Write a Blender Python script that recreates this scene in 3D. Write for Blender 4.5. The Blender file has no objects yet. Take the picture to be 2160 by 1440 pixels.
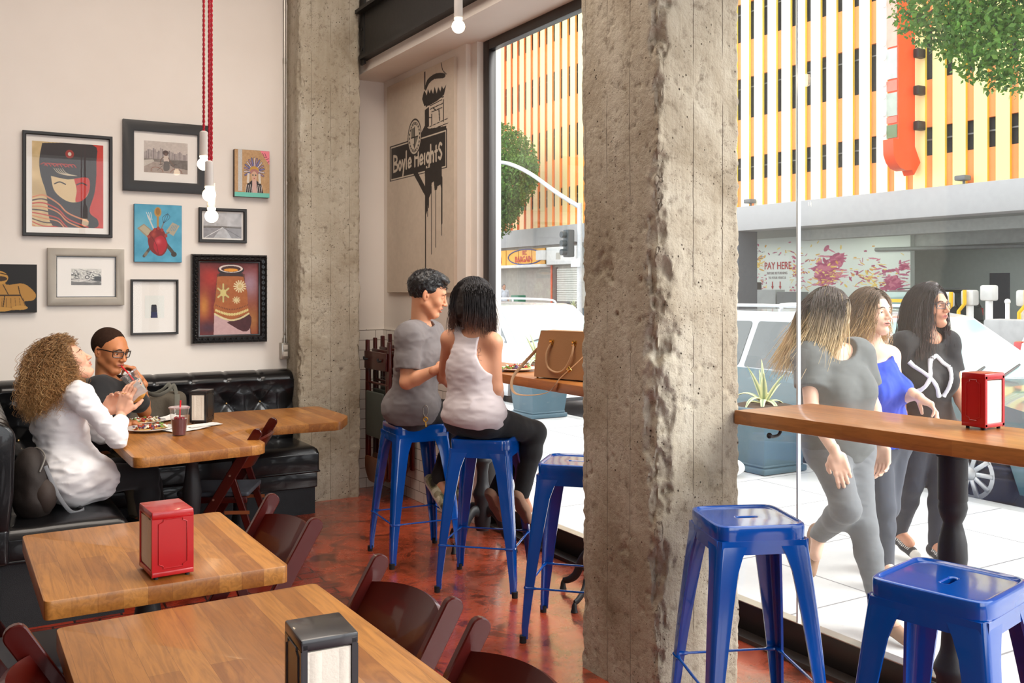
import bpy, bmesh, math, random
import numpy as np
from mathutils import Vector, Matrix

random.seed(7)
RNG = np.random.default_rng(11)
SC = bpy.context.scene
COL = SC.collection
PI = math.pi

# ------------------------------------------------------------------ camera, world, lights, exposure
cam_data = bpy.data.cameras.new('camera')
cam = bpy.data.objects.new('camera', cam_data)
COL.objects.link(cam)
cam.location = (0.0, 0.0, 1.54)
cam.rotation_euler = (math.radians(90), 0, math.radians(-30.5))
cam_data.sensor_width = 36.0
cam_data.lens = 36.0 * 2000.0 / 2160.0
cam_data.shift_y = -(720.0 - 608.0) / 2160.0
cam_data.clip_start = 0.05
cam_data.clip_end = 300
SC.camera = cam

SC.view_settings.view_transform = 'Standard'
SC.view_settings.look = 'None'
SC.view_settings.gamma = 1.0
SC.view_settings.use_curve_mapping = False
SC.view_settings.exposure = 0.0

world = bpy.data.worlds.new('world')
SC.world = world
world.use_nodes = True
_nt = world.node_tree
_nt.nodes.clear()
_bg = _nt.nodes.new('ShaderNodeBackground')
_out = _nt.nodes.new('ShaderNodeOutputWorld')
_bg.inputs['Color'].default_value = (0.93, 0.97, 1.0, 1)
_bg.inputs['Strength'].default_value = 2.9
_nt.links.new(_bg.outputs[0], _out.inputs[0])


def area_light(name, loc, size, size_y, power, col, rot):
    l = bpy.data.lights.new(name, 'AREA')
    l.shape = 'RECTANGLE'
    l.size = size
    l.size_y = size_y
    l.energy = power
    l.color = col
    o = bpy.data.objects.new(name, l)
    o.location = loc
    o.rotation_euler = rot
    COL.objects.link(o)
    return o


# added ceiling fill lights, no fixtures: over the tables and behind the camera
area_light('ceiling_fill_light', (1.2, 4.0, 4.4), 2.4, 2.4, 128, (1.0, 0.89, 0.78), (0, 0, 0))
area_light('ceiling_fill_light', (-0.6, 0.4, 4.4), 2.0, 3.0, 8, (1.0, 0.84, 0.68), (0, 0, 0))
# added fill panel in an unseen storefront window behind the viewer
area_light('front_fill_light', (0.9, -4.05, 2.1), 4.2, 3.4, 45, (0.96, 0.98, 1.0), (math.radians(90), 0, 0))
# added hazy low sun, unseen: very soft, comes in through the right-hand windows
sun = bpy.data.lights.new('added_hazy_sun', 'SUN')
sun.energy = 5.0
sun.angle = math.radians(38)
sun.color = (1.0, 0.97, 0.92)
sun_o = bpy.data.objects.new('added_hazy_sun', sun)
sun_o.rotation_euler = Vector((0.60, -0.62, 0.50)).to_track_quat('Z', 'Y').to_euler()
COL.objects.link(sun_o)
# sky portals in the window openings (they only guide sampling of the sky)
for (yc, ly) in ((3.95, 2.95), (0.9, 3.1), (-2.5, 3.4)):
    pl = area_light('window_portal', (3.14, yc, 1.6), 2.95, ly, 1, (1, 1, 1), (0, math.radians(90), 0))
    pl.data.cycles.is_portal = True


# ------------------------------------------------------------------ materials
MATS = {}


def lin(c):
    """sRGB 0-255 triple -> linear"""
    return tuple((v / 255.0) / 12.92 if v / 255.0 <= 0.04045 else (((v / 255.0) + 0.055) / 1.055) ** 2.4 for v in c)


class NT:
    def __init__(s, name):
        s.m = bpy.data.materials.new(name)
        s.m.use_nodes = True
        s.t = s.m.node_tree
        s.t.nodes.clear()
        s.out = s.n('ShaderNodeOutputMaterial')
        s.b = s.n('ShaderNodeBsdfPrincipled')
        s.l(s.b.outputs[0], s.out.inputs[0])

    def n(s, typ, **kw):
        nd = s.t.nodes.new(typ)
        for k, v in kw.items():
            if k in ('operation', 'blend_type', 'data_type', 'noise_dimensions', 'wave_type', 'bands_direction', 'feature', 'attribute_name', 'interpolation_type', 'clamp', 'offset', 'offset_frequency', 'squash', 'wave_profile', 'distance'):
                setattr(nd, k, v)
            else:
                nd.inputs[k].default_value = v
        return nd

    def l(s, a, b):
        s.t.links.new(a, b)

    def set(s, **kw):
        for k, v in kw.items():
            k = k.replace('_', ' ')
            if isinstance(v, tuple) and len(v) == 3:
                v = (*v, 1)
            s.b.inputs[k].default_value = v
        return s

    def coords(s, kind='Object', scale=(1, 1, 1), rot=(0, 0, 0)):
        tc = s.n('ShaderNodeTexCoord')
        mp = s.n('ShaderNodeMapping')
        mp.inputs['Scale'].default_value = scale
        mp.inputs['Rotation'].default_value = rot
        s.l(tc.outputs[kind], mp.inputs['Vector'])
        return mp.outputs[0]

    def noise(s, vec, scale, detail=4, rough=0.55, dist=0.0):
        nd = s.n('ShaderNodeTexNoise', Scale=scale, Detail=detail, Roughness=rough, Distortion=dist)
        if vec is not None:
            s.l(vec, nd.inputs['Vector'])
        return nd.outputs['Fac']

    def ramp(s, fac, stops):
        nd = s.n('ShaderNodeValToRGB')
        cr = nd.color_ramp
        while len(cr.elements) < len(stops):
            cr.elements.new(0.5)
        for e, (p, c) in zip(cr.elements, stops):
            e.position = p
            e.color = (*c, 1) if isinstance(c, tuple) else (c, c, c, 1)
        s.l(fac, nd.inputs[0])
        return nd.outputs[0]

    def mix(s, fac, a, b, mode='MIX'):
        nd = s.n('ShaderNodeMix', data_type='RGBA', blend_type=mode)
        for i, v in ((0, fac), (6, a), (7, b)):
            if hasattr(v, 'is_output') or isinstance(v, bpy.types.NodeSocket):
                s.l(v, nd.inputs[i])
            elif isinstance(v, tuple):
                nd.inputs[i].default_value = (*v, 1)
            else:
                nd.inputs[i].default_value = v
        return nd.outputs[2]

    def math(s, op, a, b=0.5):
        nd = s.n('ShaderNodeMath', operation=op)
        for i, v in ((0, a), (1, b)):
            if isinstance(v, bpy.types.NodeSocket):
                s.l(v, nd.inputs[i])
            else:
                nd.inputs[i].default_value = v
        return nd.outputs[0]

    def bump(s, h, strength=0.3, dist=0.01):
        nd = s.n('ShaderNodeBump', Strength=strength, Distance=dist)
        s.l(h, nd.inputs['Height'])
        s.l(nd.outputs[0], s.b.inputs['Normal'])

    def color(s, sock):
        s.l(sock, s.b.inputs['Base Color'])


def plain(name, rgb, rough=0.5, metal=0.0, coat=0.0, bump=0.0, bscale=60, var=0.08, spec=None, sheen=0.0, vscale=6):
    """procedural material: colour with mild noise variation and fine bump"""
    if name in MATS:
        return MATS[name]
    t = NT(name)
    c = lin(rgb)
    t.set(Roughness=rough, Metallic=metal)
    if spec is not None:
        t.b.inputs['Specular IOR Level'].default_value = spec
    if coat:
        t.b.inputs['Coat Weight'].default_value = coat
        t.b.inputs['Coat Roughness'].default_value = 0.06
    if sheen:
        t.b.inputs['Sheen Weight'].default_value = sheen
    v = t.coords()
    f = t.noise(v, vscale, 3)
    lo = tuple(x * (1 - var) for x in c)
    hi = tuple(min(1, x * (1 + var)) for x in c)
    t.color(t.ramp(f, [(0.3, lo), (0.7, hi)]))
    if bump:
        t.bump(t.noise(v, bscale, 4), bump, 0.004)
    MATS[name] = t.m
    return t.m


def vcol(name, rough=0.6, coat=0.0, sheen=0.0, bump=0.0, bscale=80, sss=0.0, spec=0.5, metal=0.0):
    """material whose own colour is stored on the mesh (print, paint, skin tone, dyed hair)"""
    if name in MATS:
        return MATS[name]
    t = NT(name)
    a = t.n('ShaderNodeAttribute', attribute_name='Col')
    t.color(a.outputs['Color'])
    t.set(Roughness=rough, Metallic=metal)
    t.b.inputs['Specular IOR Level'].default_value = spec
    if coat:
        t.b.inputs['Coat Weight'].default_value = coat
        t.b.inputs['Coat Roughness'].default_value = 0.05
    if sheen:
        t.b.inputs['Sheen Weight'].default_value = sheen
    if sss:
        t.b.inputs['Subsurface Weight'].default_value = sss
        t.b.inputs['Subsurface Radius'].default_value = (0.02, 0.008, 0.004)
        t.b.inputs['Subsurface Scale'].default_value = 0.5
    if bump:
        t.bump(t.noise(t.coords(), bscale, 4), bump, 0.002)
    MATS[name] = t.m
    return t.m


def emit(name, rgb, strength):
    if name in MATS:
        return MATS[name]
    t = NT(name)
    e = t.n('ShaderNodeEmission')
    e.inputs['Color'].default_value = (*lin(rgb), 1)
    e.inputs['Strength'].default_value = strength
    t.l(e.outputs[0], t.out.inputs[0])
    MATS[name] = t.m
    return t.m


def glassy(name, refl=0.06, tint=(1, 1, 1), rough=0.0, body=0.0, bodycol=(0.8, 0.8, 0.8)):
    """thin clear sheet: transmits straight through, mirrors by fresnel"""
    if name in MATS:
        return MATS[name]
    t = NT(name)
    t.t.nodes.remove(t.b)
    tr = t.n('ShaderNodeBsdfTransparent')
    tr.inputs[0].default_value = (*tint, 1)
    gl = t.n('ShaderNodeBsdfGlossy')
    gl.inputs['Roughness'].default_value = rough
    fr = t.n('ShaderNodeFresnel', IOR=1.45)
    ge = t.n('ShaderNodeNewGeometry')
    t.l(t.math('POWER', 1.45, t.math('SUBTRACT', 1.0, t.math('MULTIPLY', ge.outputs['Backfacing'], 2.0))), fr.inputs['IOR'])
    fac = t.math('MULTIPLY', fr.outputs[0], refl / 0.04)
    fac = t.math('MINIMUM', fac, 1.0)
    mx = t.n('ShaderNodeMixShader')
    t.l(fac, mx.inputs[0])
    t.l(tr.outputs[0], mx.inputs[1])
    t.l(gl.outputs[0], mx.inputs[2])
    last = mx
    if body:
        df = t.n('ShaderNodeBsdfDiffuse')
        df.inputs[0].default_value = (*bodycol, 1)
        m2 = t.n('ShaderNodeMixShader')
        m2.inputs[0].default_value = body
        t.l(mx.outputs[0], m2.inputs[1])
        t.l(df.outputs[0], m2.inputs[2])
        last = m2
    t.l(last.outputs[0], t.out.inputs[0])
    MATS[name] = t.m
    return t.m


# ------------------------------------------------------------------ mesh helpers: geo = (verts Nx3, faces list)
def xf(g, loc=(0, 0, 0), rot=(0, 0, 0), scale=(1, 1, 1), M=None):
    v = np.asarray(g[0], float)
    if M is None:
        M = Matrix.LocRotScale(Vector(loc), Matrix.Rotation(rot[2], 3, 'Z') @ Matrix.Rotation(rot[1], 3, 'Y') @ Matrix.Rotation(rot[0], 3, 'X'), Vector(scale))
    A = np.array(M)
    v = v @ A[:3, :3].T + A[:3, 3]
    return (v, g[1])


def join(*gs):
    vs, fs, n = [], [], 0
    for g in gs:
        if g is None:
            continue
        v = np.asarray(g[0], float).reshape(-1, 3)
        vs.append(v)
        fs.extend([tuple(i + n for i in f) for f in g[1]])
        n += len(v)
    return (np.vstack(vs) if vs else np.zeros((0, 3)), fs)


def box(x0, x1, y0, y1, z0, z1, r=0.0, seg=2):
    bm = bmesh.new()
    bmesh.ops.create_cube(bm, size=1)
    for v in bm.verts:
        v.co = Vector(((x0 + x1) / 2 + v.co.x * (x1 - x0), (y0 + y1) / 2 + v.co.y * (y1 - y0), (z0 + z1) / 2 + v.co.z * (z1 - z0)))
    if r > 0:
        bmesh.ops.bevel(bm, geom=list(bm.edges), offset=r, segments=seg, profile=0.5, affect='EDGES', clamp_overlap=True)
    return frombm(bm)


def frombm(bm):
    bm.verts.index_update()
    v = np.array([tuple(a.co) for a in bm.verts])
    f = [tuple(a.index for a in p.verts) for p in bm.faces]
    bm.free()
    return (v, f)


def cbox(c, s, r=0.0, seg=2, rot=(0, 0, 0)):
    return xf(box(-s[0] / 2, s[0] / 2, -s[1] / 2, s[1] / 2, -s[2] / 2, s[2] / 2, r, seg), c, rot)


def lathe(prof, n=24, c=(0, 0, 0), cap=True):
    """prof: list of (r,z)"""
    v, f = [], []
    for (r, z) in prof:
        for i in range(n):
            a = 2 * PI * i / n
            v.append((c[0] + r * math.cos(a), c[1] + r * math.sin(a), c[2] + z))
    for k in range(len(prof) - 1):
        for i in range(n):
            j = (i + 1) % n
            f.append((k * n + i, k * n + j, (k + 1) * n + j, (k + 1) * n + i))
    if cap:
        f.append(tuple(reversed(range(n))))
        f.append(tuple((len(prof) - 1) * n + i for i in range(n)))
    return (np.array(v), f)


def cyl(a, b, r, r2=None, n=16):
    """cylinder / cone from a to b"""
    return tube([a, b], [r, r if r2 is None else r2], n)


def smoothpath(pts, n=8):
    P = [np.array(p, float) for p in pts]
    if len(P) < 3:
        return P
    out = []
    for i in range(len(P) - 1):
        p0 = P[max(i - 1, 0)]
        p1, p2 = P[i], P[i + 1]
        p3 = P[min(i + 2, len(P) - 1)]
        for k in range(n):
            t = k / n
            out.append(0.5 * ((2 * p1) + (-p0 + p2) * t + (2 * p0 - 5 * p1 + 4 * p2 - p3) * t * t + (-p0 + 3 * p1 - 3 * p2 + p3) * t ** 3))
    out.append(P[-1])
    return out


def frames(P):
    P = np.array(P, float)
    T = np.gradient(P, axis=0) if len(P) > 2 else np.repeat([P[-1] - P[0]], len(P), axis=0)
    T /= np.linalg.norm(T, axis=1)[:, None] + 1e-12
    up = np.array([0, 0, 1.0]) if abs(T[0][2]) < 0.9 else np.array([1.0, 0, 0])
    N = []
    nv = np.cross(T[0], up)
    nv /= np.linalg.norm(nv)
    for t in T:
        nv = nv - t * np.dot(nv, t)
        nv /= np.linalg.norm(nv) + 1e-12
        N.append(nv.copy())
    N = np.array(N)
    B = np.cross(T, N)
    return P, T, N, B


def tube(pts, rad, n=10, cap=True, closed=False, flat=None):
    """sweep a circle (or ellipse with flat=(a,b)) along points"""
    P, T, N, B = frames(pts)
    m = len(P)
    R = np.full(m, rad, float) if np.isscalar(rad) else np.interp(np.linspace(0, 1, m), np.linspace(0, 1, len(rad)), rad)
    a = np.linspace(0, 2 * PI, n, endpoint=False)
    ca, sa = np.cos(a), np.sin(a)
    if flat:
        ca, sa = ca * flat[0], sa * flat[1]
    V = P[:, None, :] + R[:, None, None] * (ca[None, :, None] * N[:, None, :] + sa[None, :, None] * B[:, None, :])
    V = V.reshape(-1, 3)
    f = []
    for k in range(m - 1 + (1 if closed else 0)):
        k2 = (k + 1) % m
        for i in range(n):
            j = (i + 1) % n
            f.append((k * n + i, k * n + j, k2 * n + j, k2 * n + i))
    if cap and not closed:
        f.append(tuple(reversed(range(n))))
        f.append(tuple((m - 1) * n + i for i in range(n)))
    return (V, f)


def sphere(c, r, n=16, m=10):
    rr = r if hasattr(r, '__len__') else (r, r, r)
    prof = [(math.sin(PI * k / m), -math.cos(PI * k / m)) for k in range(m + 1)]
    prof[0] = (0.001, -1)
    prof[-1] = (0.001, 1)
    return xf(lathe(prof, n), c, (0, 0, 0), rr)


def extrude(poly, z0, z1, r=0.0, seg=2, holes=None):
    """poly: list of (x,y) ccw -> prism from z0 to z1, bevelled if r"""
    bm = bmesh.new()
    vs = [bm.verts.new((p[0], p[1], z0)) for p in poly]
    f = bm.faces.new(vs)
    ret = bmesh.ops.extrude_face_region(bm, geom=[f])
    for v in ret['geom']:
        if isinstance(v, bmesh.types.BMVert):
            v.co.z = z1
    bmesh.ops.recalc_face_normals(bm, faces=list(bm.faces))
    if r > 0:
        eds = [e for e in bm.edges if abs(e.verts[0].co.z - e.verts[1].co.z) < 1e-6]
        bmesh.ops.bevel(bm, geom=eds, offset=r, segments=seg, profile=0.5, affect='EDGES', clamp_overlap=True)
    return frombm(bm)


def roundpoly(pts, rads, n=6):
    """2d polygon with rounded corners"""
    out = []
    m = len(pts)
    for i in range(m):
        p = np.array(pts[i], float)
        a = np.array(pts[i - 1], float) - p
        b = np.array(pts[(i + 1) % m], float) - p
        r = rads[i] if hasattr(rads, '__len__') else rads
        if r <= 0:
            out.append(tuple(p))
            continue
        a /= np.linalg.norm(a)
        b /= np.linalg.norm(b)
        p0, p1 = p + a * r, p + b * r
        for k in range(n + 1):
            t = k / n
            out.append(tuple((1 - t) ** 2 * p0 + 2 * t * (1 - t) * p + t * t * p1))
    return out


def gridsurf(fn, nu, nv, closeu=False):
    """fn(u,v)->xyz arrays over unit square"""
    u = np.linspace(0, 1, nu + 1)
    v = np.linspace(0, 1, nv + 1)
    U, V = np.meshgrid(u, v, indexing='ij')
    P = np.stack(fn(U, V), -1).reshape(-1, 3)
    I = np.arange((nu + 1) * (nv + 1)).reshape(nu + 1, nv + 1)
    f = np.stack([I[:-1, :-1], I[1:, :-1], I[1:, 1:], I[:-1, 1:]], -1).reshape(-1, 4)
    return (P, [tuple(x) for x in f.tolist()])


def mesh(name, g, mat=None, smooth=35, cols=None):
    me = bpy.data.meshes.new(name)
    v = np.asarray(g[0], float)
    f = g[1]
    if isinstance(f, np.ndarray) or (len(f) > 4000 and all(len(x) == 4 for x in f)):
        fa = np.asarray(f, dtype=np.int32).reshape(-1, 4)
        me.vertices.add(len(v))
        me.vertices.foreach_set('co', v.astype(np.float32).ravel())
        me.loops.add(fa.size)
        me.loops.foreach_set('vertex_index', fa.ravel())
        me.polygons.add(len(fa))
        me.polygons.foreach_set('loop_start', np.arange(0, fa.size, 4, dtype=np.int32))
        me.update(calc_edges=True)
    else:
        me.from_pydata([tuple(x) for x in v], [], f)
        me.update()
    if cols is not None:
        at = me.color_attributes.new('Col', 'FLOAT_COLOR', 'POINT')
        c = np.ones((len(v), 4), np.float32)
        c[:, :3] = cols
        at.data.foreach_set('color', c.ravel())
    if smooth:
        me.polygons.foreach_set('use_smooth', np.ones(len(me.polygons), bool))
        if smooth < 179:
            me.set_sharp_from_angle(angle=math.radians(smooth))
    if mat is not None:
        for m in (mat if isinstance(mat, list) else [mat]):
            me.materials.append(m)
    return me


def part(name, g, mat, parent=None, smooth=35, cols=None, label=None, world=False):
    if world and parent is not None:
        L = np.array(parent.location)
        g = (np.asarray(g[0], float) - L, g[1])
    me = mesh(name, g, mat, smooth, cols)
    o = bpy.data.objects.new(name, me)
    COL.objects.link(o)
    if parent is not None:
        o.parent = parent
    if label:
        o['label'] = label
    return o


def thing(name, label, cat, loc=(0, 0, 0), rotz=0.0, group=None):
    o = bpy.data.objects.new(name, None)
    o.empty_display_size = 0.1
    COL.objects.link(o)
    o.location = loc
    o.rotation_euler = (0, 0, rotz)
    o['label'] = label
    o['category'] = cat
    if group:
        o['group'] = group
    return o


def single(name, g, mat, label, cat, loc=(0, 0, 0), rotz=0.0, group=None, smooth=35, cols=None):
    """a thing that is one mesh; g in local coordinates"""
    o = part(name, g, mat, None, smooth, cols)
    o.location = loc
    o.rotation_euler = (0, 0, rotz)
    o['label'] = label
    o['category'] = cat
    if group:
        o['group'] = group
    return o


def struct(name, g, mat, smooth=35, cols=None, parent=None):
    o = part(name, g, mat, parent, smooth, cols)
    if parent is None:
        o['kind'] = 'structure'
    return o


def dup(root, loc, rotz, label, group=None):
    def cp(o, parent):
        c = o.copy()
        COL.objects.link(c)
        c.parent = parent
        for ch in list(KIDS.get(o.name, [])):
            cp(ch, c)
        return c
    KIDS = {}
    for o in COL.objects:
        if o.parent:
            KIDS.setdefault(o.parent.name, []).append(o)
    r = cp(root, None)
    r.location = loc
    r.rotation_euler = (0, 0, rotz)
    r['label'] = label
    if group:
        r['group'] = group
    return r


def text_geo(s, size, extrude_d=0.0005, bold=0.0, xs=1.0):
    """text as mesh geo in the XY plane, centred"""
    cu = bpy.data.curves.new('t', 'FONT')
    cu.body = s
    cu.size = size
    cu.extrude = extrude_d
    cu.offset = bold
    cu.align_x = 'CENTER'
    cu.align_y = 'CENTER'
    cu.resolution_u = 3
    o = bpy.data.objects.new('t', cu)
    COL.objects.link(o)
    dg = bpy.context.evaluated_depsgraph_get()
    me = bpy.data.meshes.new_from_object(o.evaluated_get(dg))
    v = np.array([tuple(x.co) for x in me.vertices])
    f = [tuple(p.vertices) for p in me.polygons]
    bpy.data.objects.remove(o)
    bpy.data.curves.remove(cu)
    bpy.data.meshes.remove(me)
    v[:, 0] *= xs
    return (v, f)


# ------------------------------------------------------------------ numeric noise
def _hash(ix, iy, iz):
    h = (ix.astype(np.int64) * 374761393 + iy.astype(np.int64) * 668265263 + iz.astype(np.int64) * 2147483647) & 0xffffffff
    h = ((h ^ (h >> 13)) * 1274126177) & 0xffffffff
    h = h ^ (h >> 16)
    return (h & 0xffff) / 65535.0


def vnoise(P, s=1.0, seed=0):
    P = np.asarray(P, float) * s + seed * 17.31
    i = np.floor(P).astype(np.int64)
    f = P - i
    f = f * f * (3 - 2 * f)
    r = 0
    for dx in (0, 1):
        wx = f[..., 0] if dx else 1 - f[..., 0]
        for dy in (0, 1):
            wy = f[..., 1] if dy else 1 - f[..., 1]
            for dz in (0, 1):
                wz = f[..., 2] if dz else 1 - f[..., 2]
                r = r + wx * wy * wz * _hash(i[..., 0] + dx, i[..., 1] + dy, i[..., 2] + dz)
    return r * 2 - 1


def fbm(P, s=1.0, oct=4, seed=0, gain=0.5):
    r, a, t = 0, 1.0, 0
    for k in range(oct):
        r = r + a * vnoise(P, s * 2 ** k, seed + k)
        t += a
        a *= gain
    return r / t


# ------------------------------------------------------------------ small rasteriser for painted / printed pictures
class Img:
    def __init__(s, w, h, col=(255, 255, 255)):
        s.w, s.h = w, h
        s.a = np.zeros((h, w, 3))
        s.a[:] = col
        s.Y, s.X = np.mgrid[0:h, 0:w]
        s.X = (s.X + 0.5) / w
        s.Y = (s.Y + 0.5) / h          # y down, 0..1

    def mask(s, pts):
        p = np.array(pts, float)
        m = np.zeros((s.h, s.w), bool)
        x, y = s.X, s.Y
        n = len(p)
        for i in range(n):
            x0, y0 = p[i]
            x1, y1 = p[(i + 1) % n]
            if y0 == y1:
                continue
            c = ((y0 > y) != (y1 > y)) & (x < (x1 - x0) * (y - y0) / (y1 - y0) + x0)
            m ^= c
        return m

    def put(s, m, col, al=1.0):
        c = np.array(col, float)
        s.a[m] = s.a[m] * (1 - al) + c * al

    def poly(s, pts, col, al=1.0, smooth=0):
        if smooth:
            pts = [tuple(q[:2]) for q in smoothpath([(*p, 0) for p in list(pts) + [pts[0]]], smooth)][:-1]
        s.put(s.mask(pts), col, al)

    def rect(s, x0, y0, x1, y1, col, al=1.0):
        s.put((s.X >= x0) & (s.X <= x1) & (s.Y >= y0) & (s.Y <= y1), col, al)

    def disc(s, x, y, rx, ry, col, al=1.0, rot=0.0):
        dx, dy = s.X - x, s.Y - y
        c, n = math.cos(rot), math.sin(rot)
        u, v = dx * c + dy * n, -dx * n + dy * c
        s.put((u / rx) ** 2 + (v / ry) ** 2 < 1, col, al)

    def soft(s, x, y, rx, ry, col, al=1.0):
        d = ((s.X - x) / rx) ** 2 + ((s.Y - y) / ry) ** 2
        w = (np.exp(-d * 1.5) * al)[..., None]
        s.a = s.a * (1 - w) + np.array(col, float) * w

    def line(s, pts, wd, col, al=1.0, smooth=0, taper=False):
        """stroke; wd relative to width, pts in 0..1 (y scaled by aspect)"""
        if smooth:
            pts = [tuple(q[:2]) for q in smoothpath([(*p, 0) for p in pts], smooth)]
        asp = s.h / s.w
        best = np.full((s.h, s.w), 9.0)
        n = len(pts)
        for i in range(n - 1):
            ax, ay = pts[i][0], pts[i][1] * asp
            bx, by = pts[i + 1][0], pts[i + 1][1] * asp
            px, py = s.X - ax, s.Y * asp - ay
            L = (bx - ax) ** 2 + (by - ay) ** 2 + 1e-12
            t = np.clip((px * (bx - ax) + py * (by - ay)) / L, 0, 1)
            d = np.hypot(px - t * (bx - ax), py - t * (by - ay))
            ww = 1.0
            if taper:
                tt = (i + 0.5) / (n - 1)
                ww = max(0.12, 1 - tt)
            best = np.minimum(best, d / ww)
        s.put(best < wd / 2, col, al)

    def grain(s, amp, sc=40, seed=0):
        P = np.stack([s.X, s.Y * s.h / s.w, s.X * 0], -1)
        s.a = s.a + (fbm(P, sc, 3, seed) * amp)[..., None]

    def cols(s):
        a = np.clip(s.a, 0, 255) / 255.0
        a = np.where(a <= 0.04045, a / 12.92, ((a + 0.055) / 1.055) ** 2.4)
        return a


def picgeo(img, x0, x1, z0, z1, y=0.0):
    """vertical picture sheet facing -Y with one vertex per image sample; returns geo, colours"""
    h, w = img.h, img.w
    X, Zg = np.meshgrid(np.linspace(x0, x1, w), np.linspace(z1, z0, h))
    P = np.stack([X, np.full_like(X, y), Zg], -1).reshape(-1, 3)
    I = np.arange(w * h).reshape(h, w)
    f = np.stack([I[:-1, :-1], I[1:, :-1], I[1:, 1:], I[:-1, 1:]], -1).reshape(-1, 4)
    return (P, f), img.cols().reshape(-1, 3)

# ------------------------------------------------------------------ signed-distance modelling (continuous organic surfaces)
def _v(p):
    return np.array(p, float)


class Cone:            # round cone a->b
    def __init__(s, a, b, ra, rb):
        s.a, s.b, s.ra, s.rb = _v(a), _v(b), ra, rb
        r = max(ra, rb)
        s.lo = np.minimum(s.a, s.b) - r
        s.hi = np.maximum(s.a, s.b) + r

    def d(s, P):
        ba = s.b - s.a
        L = ba @ ba + 1e-12
        t = np.clip((P - s.a) @ ba / L, 0, 1)
        q = P - s.a - t[:, None] * ba
        return np.sqrt((q * q).sum(1)) - (s.ra + (s.rb - s.ra) * t)


class Ell:             # oriented ellipsoid, R columns = local axes
    def __init__(s, c, r, R=None):
        s.c, s.r = _v(c), _v(r)
        s.R = np.eye(3) if R is None else np.array(R, float)
        e = np.sqrt(((s.R * s.r) ** 2).sum(1))
        s.lo, s.hi = s.c - e, s.c + e

    def d(s, P):
        q = (P - s.c) @ s.R
        k0 = np.sqrt(((q / s.r) ** 2).sum(1)) + 1e-9
        k1 = np.sqrt(((q / s.r ** 2) ** 2).sum(1)) + 1e-9
        return k0 * (k0 - 1) / k1


class Box:
    def __init__(s, c, h, r=0.0, R=None):
        s.c, s.h, s.r = _v(c), _v(h), r
        s.R = np.eye(3) if R is None else np.array(R, float)
        e = np.abs(s.R * s.h).sum(1)
        s.lo, s.hi = s.c - e, s.c + e

    def d(s, P):
        q = np.abs((P - s.c) @ s.R) - s.h + s.r
        return np.sqrt((np.maximum(q, 0) ** 2).sum(1)) + np.minimum(q.max(1), 0) - s.r


class Plane:           # keep the side where (p-c).n < 0
    lo = hi = None

    def __init__(s, c, n):
        s.c, s.n = _v(c), _v(n) / np.linalg.norm(n)

    def d(s, P):
        return (P - s.c) @ s.n


class Group:           # ops in a local frame
    def __init__(s, ops, c, R, k=1.0):
        s.ops, s.c, s.R, s.k = ops, _v(c), np.array(R, float), k
        L = np.array([o[1].lo for o in ops if o[0] == 'u']).min(0)
        H = np.array([o[1].hi for o in ops if o[0] == 'u']).max(0)
        cs = np.array([[x, y, z] for x in (L[0], H[0]) for y in (L[1], H[1]) for z in (L[2], H[2])]) * k @ s.R.T + s.c
        s.lo, s.hi = cs.min(0), cs.max(0)

    def d(s, P):
        q = (P - s.c) @ s.R / s.k
        return evalops(s.ops, q, q.mean(0), np.sqrt(((q - q.mean(0)) ** 2).sum(1)).max() if len(q) else 0) * s.k


def smin(a, b, k):
    if k <= 0:
        return np.minimum(a, b)
    h = np.clip(0.5 + 0.5 * (b - a) / k, 0, 1)
    return b * (1 - h) + a * h - k * h * (1 - h)


def smax(a, b, k):
    return -smin(-a, -b, k)


def evalops(ops, P, cb, rb):
    D = np.full(len(P), 0.2)
    for o in ops:
        kind, pr, k = o
        if pr.lo is not None:
            gap = np.maximum(np.maximum(pr.lo - cb, cb - pr.hi), 0)
            if np.sqrt((gap ** 2).sum()) > rb + 0.05 + (k or 0):
                if kind == 'i':
                    D = np.full(len(P), 0.2)
                continue
        d = pr.d(P)
        if kind == 'u':
            D = smin(D, d, k)
        elif kind == 's':
            D = smax(D, -d, k)
        elif kind == 'i':
            D = smax(D, d, k)
    return D


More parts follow.
